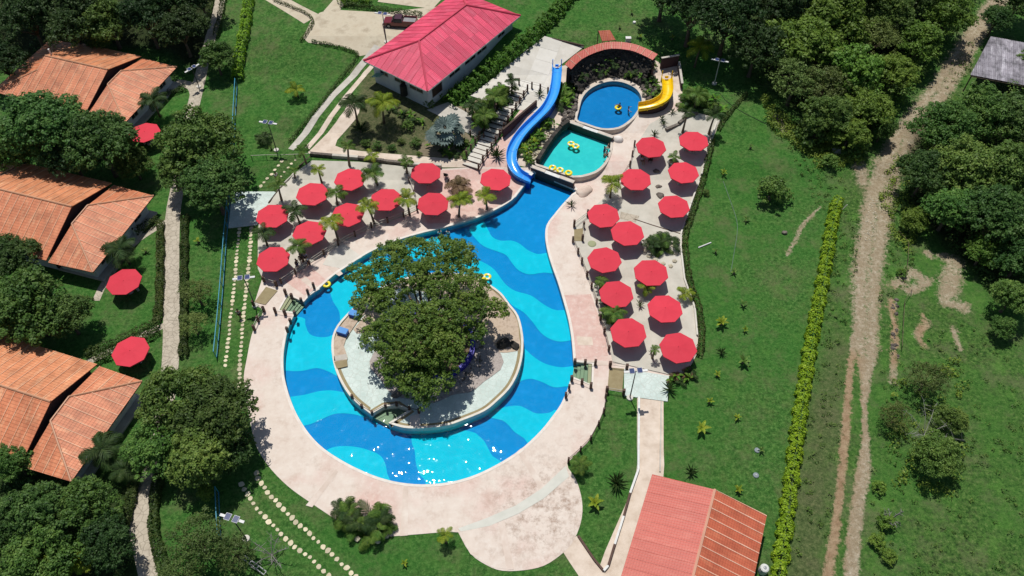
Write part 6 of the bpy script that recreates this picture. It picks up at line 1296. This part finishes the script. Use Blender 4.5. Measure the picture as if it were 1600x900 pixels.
# ================================================================== HEDGES
hedge('hedge', [(1308, 316), (1300, 345), (1288, 420), (1277, 480), (1262, 560), (1247, 660), (1234, 760), (1222, 850), (1210, 930)], 1.45, .95, L_LIME, 'long bright lime green hedge between lawn and dirt track', .26, 75, wob=.16)
hedge('hedge', [(700, 165), (718, 150), (745, 130), (772, 108), (800, 86), (830, 62), (862, 32), (895, -10)], 2.1, 1.5, L_HEDGEG, 'bright leafy hedge along the right side of the pink house', .38, 34, wob=.24)
hedge('hedge', [(1113, 218), (1100, 275), (1086, 320), (1071, 365), (1070, 385), (1076, 437), (1091, 482), (1096, 525), (1092, 558)], .8, .7, L_HEDGE, 'dark hedge along the right side of the right terrace', .22, 55)
hedge('hedge', [(1166, 148), (1150, 165), (1130, 190), (1122, 205)], .6, .5, L_HEDGE, 'short dark hedge on the lawn off the terrace corner', .22, 55)
hedge('hedge', [(252, 350), (252, 420), (250, 480), (246, 506)], .95, .85, L_HEDGE, 'brown green clipped hedge left of the stone path by the middle cabin', .22, 95)
hedge('hedge', [(290, 340), (289, 420), (289, 500), (288, 560)], .95, .85, L_HEDGE, 'clipped hedge right of the stone path opposite the middle cabin', .22, 95)
hedge('hedge', [(250, 345), (230, 356), (212, 368)], 1.2, .95, L_HEDGE, 'short clipped hedge in front of the middle cabin door', .2, 60)
hedge('hedge', [(250, 506), (220, 520), (180, 540), (135, 556)], 1.2, .95, L_HEDGE, 'clipped hedge above the path to the nearest cabin umbrella', .2, 60)
hedge('hedge', [(250, 518), (230, 530), (190, 550), (150, 565)], 1.2, .95, L_HEDGE, 'clipped hedge below the path to the nearest cabin umbrella', .2, 60)
hedge('hedge', [(218, 726), (207, 780), (198, 822)], 1.0, .9, L_HEDGE, 'dark hedge left of the stone path at the bottom left', .24, 85)
hedge('hedge', [(251, 740), (244, 780), (242, 830), (252, 870), (262, 930)], 1.0, .9, L_HEDGE, 'dark hedge right of the stone path at the bottom left', .24, 85)
hedge('hedge', [(396, -30), (388, 20), (384, 50), (376, 90), (372, 128)], 1.5, 1.5, L_LIME, 'bright tall hedge at the top end of the teal fence', .3, 36)
hedge('hedge', [(428, 2), (470, 18), (489, 33), (482, 50), (470, 66)], .5, .5, L_HEDGE, 'clipped hedge along the gravel drive lawn', .18, 60)
hedge('hedge', [(488, 66), (525, 74), (552, 82), (557, 92), (520, 140), (480, 190), (452, 224)], .5, .5, L_HEDGE, 'long clipped hedge between left lawn and driveway strips', .18, 60)
hedge('hedge', [(532, 10), (560, 12), (600, 18), (660, 26)], .8, .8, L_HEDGE, 'clipped hedge behind the parked red pickup', .2, 55)
hedge('hedge', [(532, 8), (545, 4), (580, 6)], 1.6, 1.2, L_HEDGEG, 'leafy green bushes at the corner of the gravel yard', .3, 40)
hedge('hedge', [(352, -20), (347, 20), (338, 60)], .9, .9, L_HEDGE, 'hedge along the right side of the far stone path', .2, 55)
hedge('hedge', [(334, -20), (326, 30)], .9, .9, L_HEDGE, 'hedge along the left side of the far stone path', .2, 55)
hedge('hedge', [(255, 152), (275, 146), (292, 140)], .8, .8, L_HEDGE, 'clipped hedge beside the farthest cabin entrance', .2, 55)

# ================================================================== TREES
TR = [
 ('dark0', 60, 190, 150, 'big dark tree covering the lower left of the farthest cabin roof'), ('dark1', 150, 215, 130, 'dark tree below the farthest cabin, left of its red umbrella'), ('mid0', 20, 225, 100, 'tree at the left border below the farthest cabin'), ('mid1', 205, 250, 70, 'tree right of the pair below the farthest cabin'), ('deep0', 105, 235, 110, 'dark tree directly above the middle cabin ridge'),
 ('mid2', 312, 215, 135, 'large tree left of the teal fence, above the mint flagstones'), ('dark0', 330, 285, 115, 'tree shading the mint flagstones on the left'), ('mid0', 285, 265, 90, 'tree over the stone path left of the mint flagstones'), ('mid1', 335, 85, 66, 'medium tree at the bright hedge top of the teal fence'),
 ('dark1', 15, 400, 95, 'tree on the left border below the middle cabin'), ('mid0', 40, 475, 140, 'large tree between the middle and nearest cabins'), ('mid2', -15, 480, 120, 'tree cut by the left border between two cabins'), ('dark2', 100, 490, 90, 'darker tree right of the large one between two cabins'),
 ('mid1', 270, 620, 140, 'big tree right of the nearest cabin over the stone path'), ('dark0', 335, 640, 140, 'big tree by the teal fence left of the pink deck'), ('mid2', 245, 695, 110, 'tree covering the corner of the nearest cabin'), ('mid0', 310, 705, 130, 'tree below the pair left of the pink deck'), ('dark1', 355, 700, 90, 'dark tree at the deck edge by the stepping stones'),
 ('dark2', 60, 800, 130, 'dark tree at the lower left below the nearest cabin'), ('mid0', 130, 795, 120, 'green tree left of the bottom stone path'), ('mid1', 20, 720, 80, 'tree on the left border at the nearest cabin roof'), ('mid2', 60, 870, 130, 'tree at the bottom left corner'), ('deep1', 165, 845, 100, 'dark tree shading the bottom stone path'), ('dark1', 5, 830, 110, 'dark tree on the bottom left border'),
 ('olive0', 305, 840, 110, 'olive feathery tree left of the teal fence at the bottom'), ('olive1', 365, 862, 76, 'olive feathery tree on the teal fence at the bottom'), ('olive0', 285, 890, 90, 'olive tree at the bottom edge by the path'), ('light0', 322, 768, 34, 'small bright green tree beside the solar lamp'), ('olive1', 305, 455, 64, 'thin olive tree right of the stone path'), ('olive0', 300, 505, 56, 'thin shrubby tree right of the stone path, lower'),
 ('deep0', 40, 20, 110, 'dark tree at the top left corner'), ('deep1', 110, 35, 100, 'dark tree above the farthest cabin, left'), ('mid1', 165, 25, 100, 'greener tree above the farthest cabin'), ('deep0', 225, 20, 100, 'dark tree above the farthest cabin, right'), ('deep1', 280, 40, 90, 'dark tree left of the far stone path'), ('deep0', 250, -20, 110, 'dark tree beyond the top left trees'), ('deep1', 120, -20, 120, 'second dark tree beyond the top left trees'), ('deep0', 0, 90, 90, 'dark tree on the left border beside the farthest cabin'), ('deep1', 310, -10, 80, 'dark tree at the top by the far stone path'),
 ('deep0', 20, -30, 120, 'dark tree beyond the top left corner'), ('mid0', 155, 60, 50, 'small green tree touching the farthest cabin ridge'),
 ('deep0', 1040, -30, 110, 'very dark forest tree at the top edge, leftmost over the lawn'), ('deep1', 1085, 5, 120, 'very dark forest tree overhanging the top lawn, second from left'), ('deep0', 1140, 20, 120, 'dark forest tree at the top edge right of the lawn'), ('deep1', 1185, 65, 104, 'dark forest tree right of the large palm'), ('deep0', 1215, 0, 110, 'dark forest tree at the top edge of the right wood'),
 ('light0', 1255, 60, 120, 'forest tree in the middle of the top right wood'), ('light1', 1310, 25, 110, 'pale forest tree at the top of the right wood'), ('olive0', 1245, 120, 100, 'forest tree at the lower left of the right wood'), ('olive0', 1285, 130, 90, 'grey green forest tree in the lower wood'), ('light2', 1335, 100, 100, 'forest tree in the centre of the right wood'), ('mid1', 1300, 175, 90, 'forest tree at the bottom of the right wood'),
 ('olive1', 1370, 55, 90, 'forest tree near the bright track side trees'), ('light0', 1400, 110, 80, 'bright tree on the track side of the wood, middle'), ('light1', 1440, 60, 80, 'bright tree on the track side of the wood, upper'), ('light2', 1485, 15, 84, 'bright tree on the track side of the wood, top'), ('light0', 1360, 165, 84, 'bright tree on the track side of the wood, lower'), ('light1', 1330, 205, 66, 'bright tree at the bottom tip of the wood'), ('mid1', 1395, 15, 90, 'forest tree at the top edge left of the bright ones'), ('mid0', 1380, 200, 50, 'small tree by the track at the wood tip'), ('dark2', 1350, -35, 120, 'dark tree beyond the top right wood'), ('dark0', 1450, -35, 110, 'dark tree beyond the bright track side trees'), ('dark1', 1270, -50, 120, 'second dark tree beyond the top right wood'),
 ('mid2', 1480, 195, 110, 'tree right of the track below the tin shed'), ('mid0', 1545, 175, 110, 'tree directly below the tin shed'), ('dark0', 1600, 180, 110, 'tree on the right border below the tin shed'), ('dark1', 1450, 265, 96, 'dark tree leaning over the track bend'), ('mid2', 1515, 255, 120, 'dark tree in the middle of the right grove'), ('mid1', 1580, 260, 120, 'tree on the right border in the grove'), ('light2', 1432, 340, 50, 'bright small tree below the track bend'), ('mid0', 1490, 320, 100, 'dark tree low in the right grove'), ('dark1', 1560, 330, 120, 'dark tree low on the right border'), ('light2', 1540, 390, 66, 'green tree below the dark grove'), ('dark2', 1600, 400, 90, 'dark tree on the right border below the grove'), ('mid0', 1585, 460, 80, 'tree on the right border above the pasture'), ('mid1', 1610, 90, 60, 'tree on the right border behind the tin shed'), ('dark0', 1560, 25, 60, 'dark tree above the tin shed'), ('dark1', 1600, -10, 90, 'dark tree at the top right corner'), ('mid0', 1570, 510, 46, 'small tree at the pasture edge on the right'),
 ('bush0', 1207, 296, 60, 'round green bush tree casting a deep shadow on the right lawn'), ('olive1', 1452, 590, 76, 'feathery tree in the pasture above the dead branches'), ('mid2', 1468, 708, 84, 'dark green tree in the pasture below the dead branches'), ('olive0', 1400, 650, 60, 'thin shrub in the pasture beside the track'), ('mid1', 1490, 655, 60, 'small tree right of the dead branches')]
for k, x, y, d, lb in TR: tree(k.replace('tall', 'dark'), x, y, d, lb, 'trees', hscale=1.7 if 'tall' in k else 1.0)
for (x, y, d, lb) in [(1385, 815, 34, 'small shrub by the lower track, upper'), (1370, 845, 30, 'small shrub by the lower track, lower'), (1390, 870, 30, 'bright shrub at the bottom beside the track'), (1410, 425, 20, 'shrub on the bank by the bare earth'), (1375, 760, 26, 'shrub between track and pasture')]: bush('lbush0', x, y, d, lb)
M_DEAD = mat('bleached_wood', (.34, .33, .32), (.22, .21, .2), rough=.9)
def bare_tree(x, y, hgt, lb, m=M_TWIG, n=9, cat='dead tree', thin=1.0):
    t = thing('bare_tree', lb, cat, P(x, y)); mb = MB(); tw = MB()
    mb.tube([(0, 0, -.1), (0, 0, hgt * .35)], [.09, .06], 6)
    for i in range(n):
        a = 2 * PI * i / n + rnd.uniform(-.4, .4); q = hgt * rnd.uniform(.5, .85); e = Vector((math.cos(a) * q, math.sin(a) * q, hgt * rnd.uniform(.5, 1))); s = Vector((0, 0, hgt * .3)); mb.tube([s, s.lerp(e, .5) + Vector((0, 0, .12 * hgt)), e], [.05 * thin, .04 * thin, .02 * thin], 4)
        for j in range(9): b = s.lerp(e, rnd.uniform(.35, 1)) + Vector((0, 0, .05 * hgt)); tw.tube([b, b + Vector((rnd.uniform(-.5, .5), rnd.uniform(-.5, .5), rnd.uniform(-.1, .4))) * hgt * .4], [.025 * thin, .012 * thin], 3)
    mb.obj('trunk', m, t); tag(tw.obj('twigs', m, t), kind='stuff')
bare_tree(428, 872, 2.6, 'bare grey shrub on the lawn beside the lower stepping stones', n=8, cat='dead shrub'); bare_tree(1436, 690, 4.2, 'dead grey branching tree in the pasture beside the track', M_DEAD, n=8, thin=.55); bare_tree(1388, 815, 1.6, 'dead grey twig bush beside the lower track', n=8, cat='dead shrub')

# stuff: undergrowth and rough grass
def scatter(name, label, polys, n, leaf, m, hmax, cl=.5, per=14):
    C = []
    for pxs, frac in polys:
        W = wpoly(pxs); xs = [q[0] for q in W]; ys = [q[1] for q in W]; k = int(n * frac * 4)
        x = nrg.uniform(min(xs), max(xs), k); y = nrg.uniform(min(ys), max(ys), k); i = inpoly(x, y, W); x, y = x[i][:int(n * frac)], y[i][:int(n * frac)]
        C.append(np.stack([x, y, np.interp(y, HY, HZ) + nrg.uniform(0, hmax, len(x))], 1))
    C = np.vstack(C); L, N = clump_leaves(C, nrg.uniform(.5, 1.2, len(C)) * cl, per); tag(link(name, quads_mesh(name, L, N, leaf, m)), label, 'ground cover', kind='stuff')
WOODS = [([(1190, 110), (1230, 215), (1310, 262), (1350, 225), (1460, 80), (1540, -30), (1100, -60), (1150, 60)], .42), ([(1415, 300), (1440, 215), (1600, 140), (1660, 480), (1560, 470), (1480, 380)], .3), ([(-60, -40), (330, -40), (320, 60), (100, 70), (-60, 120)], .2), ([(-40, 740), (190, 770), (200, 920), (-40, 930)], .08)]
scatter('undergrowth', 'leafy undergrowth covering the floor of the woods', WOODS, 2600, .3, L_DARK, .8, .6, 16)
scatter('thicket', 'tangled saplings filling the gaps between forest trees', [([(1210, 60), (1250, 190), (1330, 225), (1390, 190), (1450, 95), (1530, -20), (1230, -40)], .5), ([(1430, 210), (1500, 150), (1640, 150), (1660, 430), (1560, 430), (1450, 330), (1420, 280)], .5)], 620, .32, L_MID, 4.2, .95, 34)
scatter('bright_thicket', 'bright bushy growth along the track side of the wood', [([(1310, 205), (1345, 228), (1400, 180), (1470, 80), (1530, 0), (1480, -10), (1400, 90), (1350, 150)], 1.0)], 200, .3, L_LIGHT, 2.6, .9, 34)
scatter('weeds', 'scattered weeds over the rough pasture beside the dirt track', [([(1315, 330), (1345, 340), (1320, 600), (1290, 890), (1215, 890), (1265, 600)], .3), ([(1370, 560), (1560, 480), (1640, 520), (1640, 940), (1350, 940), (1360, 760)], .4), ([(1390, 340), (1420, 330), (1440, 400), (1400, 460), (1370, 480)], .1), ([(1210, 200), (1300, 240), (1330, 310), (1280, 330), (1240, 250)], .12), ([(1480, 110), (1520, 60), (1516, 120), (1470, 180)], .08)], 520, .2, L_MID, .25, .42, 14)
scatter('scrub', 'low scrub and tall weeds along the forest edge', [([(1190, 150), (1235, 190), (1300, 225), (1355, 225), (1340, 262), (1280, 262), (1235, 225), (1200, 200)], .6), ([(1370, 290), (1400, 240), (1425, 240), (1420, 300), (1440, 350), (1420, 400), (1395, 380)], .2), ([(1380, 600), (1500, 560), (1520, 700), (1480, 780), (1400, 760)], .2)], 420, .26, L_LIGHT, .5, .75, 26)

# ================================================================== FENCES, LAMPS, STONES, TRUCK, SMALL THINGS
def fence(pxs, lb):
    W = [P(x, y) for x, y in pxs]; t = thing('fence', lb, 'fence', W[0]); o = t.location; pm = MB().tube([(0, 0, 0), (0, 0, 1.5)], .05, 6).mesh('post', M_FENCE)
    q = [W[0]]
    for a, b in zip(W[:-1], W[1:]):
        k = max(1, round((b - a).length / 2.8)); q += [a.lerp(b, (i + 1) / k) for i in range(k)]
    for p in q: link('post', pm, t, p - o)
    for a, b in zip(q[:-1], q[1:]):
        for z in (.15, 1.45): MB().tube([a - o + Vector((0, 0, z)), b - o + Vector((0, 0, z))], .055, 4).obj('rail', M_FENCE, t)
        w_ = MB(); d = b - a; 
        for i in range(1, 8): p = a + d * i / 8 - o; w_.tube([p + Vector((0, 0, .15)), p + Vector((0, 0, 1.45))], .012, 3)
        w_.obj('mesh_wires', M_STEEL, t)
fence([(371, 135), (369, 170), (367, 210), (365, 246)], 'teal metal fence along the left lawn')
fence([(360, 312), (354, 380), (349, 450), (344, 510), (339, 560)], 'teal metal fence left of the stepping stones')
fence([(342, 770), (344, 810), (346, 842)], 'teal metal fence at the bottom left by the solar lamp')
t = thing('gate', 'fallen grey metal gate rail at the bottom left lawn edge', 'gate', P(388, 882)); o = t.location
for (a, b) in (((378, 872), (412, 898)), ((382, 868), (416, 893))): MB().tube([P(*a, .5) - o, P(*b, .5) - o], .06, 5).obj('rail', M_STEEL, t)
for f in (.0, .33, .66, 1): MB().tube([P(378, 872, .5).lerp(P(412, 898, .5), f) - o, P(382, 868, .5).lerp(P(416, 893, .5), f) - o], .05, 5).obj('rung', M_STEEL, t)
def low_rail(pts, lb, m=None, r=.05):
    m = m or M_RAIL; t = thing('fence', lb, 'fence', P(*pts[0])); o = t.location
    for a, b in zip(pts[:-1], pts[1:]): MB().tube([P(*a, .8) - o, P(*b, .8) - o], r * .7, 4).obj('rail', m, t)
    for a in pts: MB().tube([P(*a) - o, P(*a, .85) - o], r, 5).obj('post', m, t)
low_rail([(392, 243), (415, 242), (438, 242), (460, 241), (484, 240)], 'thin pale wire fence along the top of the small left lawn')
low_rail([(1404, 360), (1420, 378), (1419, 404), (1416, 430)], 'thin wire fence posts by the bare earth patches', M_TRUNK, .04); low_rail([(1425, 452), (1414, 470), (1412, 500), (1410, 540)], 'thin wire fence along the reddish cattle trail', M_TRUNK, .04)

M_PV = mat('solar_cells', (.03, .045, .12), (.04, .06, .16), scale=8, rough=.2, spec=.6); M_POLE = mat('lamp_pole_paint', (.05, .05, .055), (.08, .08, .085), rough=.5)
def solar_lamp(bx, by, hgt, rz, lb, mp=M_POLE):
    t = thing('street_lamp', lb, 'lamp', P(bx, by), 'solar street lamps', rz); MB().tube([(0, 0, 0), (0, 0, hgt)], [.075, .055], 8).obj('pole', mp, t); MB().lathe([(.38, 0), (.36, .18), (.12, .22), (0, .22)], 12).obj('footing', M_CONCW, t)
    MB().tube([(-.95, 0, hgt - .1), (.95, 0, hgt - .1)], .035, 5).obj('cross_arm', M_STEEL, t)
    for s in (-1, 1):
        MB().box((s * .42, 0, hgt + .06), (.52, .62, .05)).obj('solar_panel', M_PV, t); f = MB(); 
        for k in (-1, 1): f.box((s * .42, k * .32, hgt + .07), (.58, .03, .07)); f.box((s * .42 + k * .275, 0, hgt + .07), (.03, .61, .07))
        f.obj('panel_frame', M_WHITE, t); MB().box((s * .95, 0, hgt - .04), (.62, .26, .09)).obj('lamp_head', M_WHITE, t)
solar_lamp(984, 622, 5.6, .1, 'solar lamp with pale footing at the mint slab on the right'); solar_lamp(399, 478, 5.4, .15, 'solar lamp with blue panels by the left brown ramp'); solar_lamp(385, 842, 5.2, -.3, 'solar lamp with white heads at the bottom left by the teal fence'); solar_lamp(432, 235, 5.0, -.2, 'solar lamp on the left lawn near the low dark palm'); solar_lamp(604, 66, 5.0, -.25, 'solar lamp beside the parked red pickup'); solar_lamp(1116, 131, 4.2, -.3, 'pale solar lamp on the lawn by the large palm', M_CONCW); solar_lamp(311, 136, 3.4, .9, 'solar lamp in the shade by the farthest cabin entrance')

def stones(name, lb, pl, step, jit, size):
    pts = smooth(pl, 6, False); W = [P(x, y) for x, y in pts]; t = tag(thing(name, None, None, W[0]), kind='structure'); o = t.location; acc = 0; k = 0; prev = W[0]; ms = []
    for s in range(4):
        g = random.Random(s + 50); n = 9; poly = [(math.cos(2 * PI * i / n) * g.uniform(.8, 1.15), math.sin(2 * PI * i / n) * g.uniform(.8, 1.15)) for i in range(n)]; ms.append(MB().prism([(x * size, y * size) for x, y in poly], 0, .05).mesh('stepping_stone', M_STEP))
    nxt = 0; L = 0
    for a, b in zip(W[:-1], W[1:]):
        d = (b - a).length
        while nxt < L + d:
            p = a.lerp(b, (nxt - L) / d); s_ = rnd.uniform(.7, 1.15); link('stepping_stone', ms[k % 4], t, (p.x - o.x + rnd.uniform(-jit, jit), p.y - o.y + rnd.uniform(-jit, jit), H(p.y) - o.z), (0, 0, rnd.uniform(0, 6)), (s_, s_, 1)); nxt += step; k += 1
        L += d
M_STEP = mat('stepping_stone_pale', (.62, .56, .4), (.5, .44, .3), scale=1.2, rough=.9, bs=.2, rand=.22)
stones('stepping_stone_path', '', [(374, 358), (370, 400), (366, 450), (361, 490), (356, 540), (352, 572)], .62, .05, .25); stones('stepping_stone_path', '', [(393, 357), (390, 400), (386, 440), (381, 490), (377, 540), (374, 590), (373, 640)], .62, .05, .27)
stones('stepping_stone_path', '', [(440, 252), (428, 268), (415, 282), (405, 294)], .8, .05, .26); stones('stepping_stone_path', '', [(462, 250), (450, 262), (440, 275), (426, 294)], .8, .06, .2)
stones('stepping_stone_path', '', [(400, 740), (408, 756), (432, 785), (455, 808), (490, 840), (520, 868), (560, 905), (590, 935)], .66, .06, .27); stones('stepping_stone_path', '', [(378, 757), (395, 785), (420, 815), (450, 845), (480, 868), (515, 900), (540, 925)], .66, .06, .27)

def pickup():
    t = thing('pickup_truck', 'dark red pickup parked beside the pink roofed house', 'pickup truck', P(626, 40), rz=R(-6)); MR = mat('dark_red_paint', (.16, .012, .02), (.13, .01, .016), rough=.25, spec=.6); MD = mat('dark_plum_paint', (.06, .02, .035), (.05, .017, .03), rough=.3, spec=.5); MT = M_BLACK
    b = MB(); b.add([(x, y, z) for y in (-.85, .85) for x, z in ((-2.6, .45), (2.6, .45), (2.6, .95), (.35, 1.0), (-1.25, 1.02), (-2.5, .9))], [(0, 1, 2, 3, 4, 5), (11, 10, 9, 8, 7, 6)] + [(k, k + 6, (k + 1) % 6 + 6, (k + 1) % 6) for k in range(6)]); b.obj('body', MR, t)
    c = MB(); c.add([(-1.3, -.8, 1.0), (.5, -.8, 1.0), (.5, .8, 1.0), (-1.3, .8, 1.0), (-.75, -.66, 1.62), (.35, -.66, 1.62), (.35, .66, 1.62), (-.75, .66, 1.62)], [(4, 5, 6, 7), (0, 1, 5, 4), (1, 2, 6, 5), (2, 3, 7, 6), (3, 0, 4, 7)]); cab = c.obj('cab', MD, t)
    g = MB(); g.add([(-1.31 + .02, -.68, 1.06), (-1.29, .68, 1.06), (-.82, .58, 1.58), (-.82, -.58, 1.58)], [(0, 1, 2, 3)]); g.obj('windscreen', M_DARKGLASS, cab, loc=(-.02, 0, .02))
    for s in (-1, 1): MB().add([(-1.0, s * .83, 1.08), (.4, s * .83, 1.08), (.3, s * .72, 1.54), (-.72, s * .72, 1.54)], [(0, 1, 2, 3)]).obj('side_window', M_DARKGLASS, cab)
    bed = MB().box((1.55, 0, 1.02), (2.0, 1.5, .04)); bed.obj('cargo_bed', mat('bed_liner', (.3, .29, .3), (.2, .2, .21), rough=.6), t); w_ = MB()
    for s in (-1, 1): w_.box((1.55, s * .8, 1.15), (2.1, .09, .34))
    w_.box((2.58, 0, 1.15), (.08, 1.68, .34)); w_.obj('bed_side', MR, t)
    for x in (-1.7, 1.65):
        for s in (-1, 1):
            wh = MB().tube([(x, s * .7, .38), (x, s * .92, .38)], .38, 14).obj('wheel', MT, t); MB().tube([(x, s * .921, .38), (x, s * .935, .38)], .2, 10).obj('rim', M_STEEL, wh)
    for s in (-1, 1): MB().box((-2.58, s * .62, .74), (.1, .34, .18)).obj('headlight', M_WHITE, t); MB().box((2.62, s * .72, .8), (.05, .16, .24)).obj('tail_light', M_RED, t)
    MB().box((-2.62, 0, .5), (.14, 1.7, .2)).obj('bumper', M_STEEL, t)
pickup()
def single(name, lb, cat, mb, m, loc, rz=0, grp=None): o = mb.obj(name, m, loc=loc, rot=(0, 0, rz)); return tag(o, lb, cat, grp)
t = thing('gate', 'dark red swing gate pole at the edge of the gravel yard by the pickup', 'gate', P(600, 40)); o = t.location; MB().tube([P(598, 38, .9) - o, P(604, 66, .9) - o], .07, 6).obj('gate_bar', M_SKIRT, t); MB().tube([P(604, 66) - o, P(604, 66, 1.1) - o], .08, 6).obj('post', M_SKIRT, t)
p, q = P(1091, 387, .1), P(1111, 379, .1); single('pipe', 'white plastic pipe lying on the right lawn', 'pipe', MB().tube([(0, 0, 0), q - p], .09, 8), M_WHITE, p)
hp = smooth([(1130, 283), (1138, 305), (1150, 340), (1152, 362), (1147, 395), (1142, 425)], 6, False); W = [P(x, y, .05) for x, y in hp]; single('hose', 'thin grey green hose snaking down the right lawn', 'hose', MB().tube([p - W[0] for p in W], .035, 5), mat('hose_green', (.14, .2, .16), rough=.5), W[0])
hp = smooth([(1088, 170), (1120, 145), (1135, 158), (1160, 175), (1200, 195)], 5, False); W = [P(x, y, .05) for x, y in hp]; single('hose', 'thin dark hose on the upper right lawn by the large palm', 'hose', MB().tube([p - W[0] for p in W], .03, 5), M_BLACK, W[0])
for (x, y, lb) in [(1181, 743, 'pale blue cap on the lawn beside the lime hedge'), (1183, 704, 'dull stone cap on the lawn beside the lime hedge')]: 
    t = thing('lawn_marker', lb, 'marker', P(x, y)); MB().lathe([(.32, 0), (.3, .12), (.2, .16), (0, .16)], 12).obj('cap_body', mat('grey_blue_cap', (.22, .26, .28), rough=.6), t); MB().lathe([(.12, .165), (.1, .2), (0, .2)], 8).obj('knob', M_STEEL, t)
single('white_post', 'small white post on the top lawn behind the arc', 'post', MB().tube([(0, 0, 0), (0, 0, .25)], [.28, .24], 8), M_WHITE, P(991, 36)); single('concrete_block', 'square grey block at the forest edge above the lime hedge', 'block', MB().box((0, 0, .3), (1.1, .8, .5), .1, taper=.92), M_CONC, P(1306, 238)); single('step_block', 'white step block at the front hedge of the middle cabin', 'block', MB().box((0, 0, .5), (.5, .4, .9), .4, taper=.9), M_WHITE, P(214, 366))
single('fence_stake', 'short stake with a white top at the lime hedge end', 'stake', MB().tube([(0, 0, 0), (.4, .1, .9)], .06, 6), M_CONCW, P(1316, 328))
for c in list(bpy.data.meshes):
    if c.users == 0: bpy.data.meshes.remove(c)
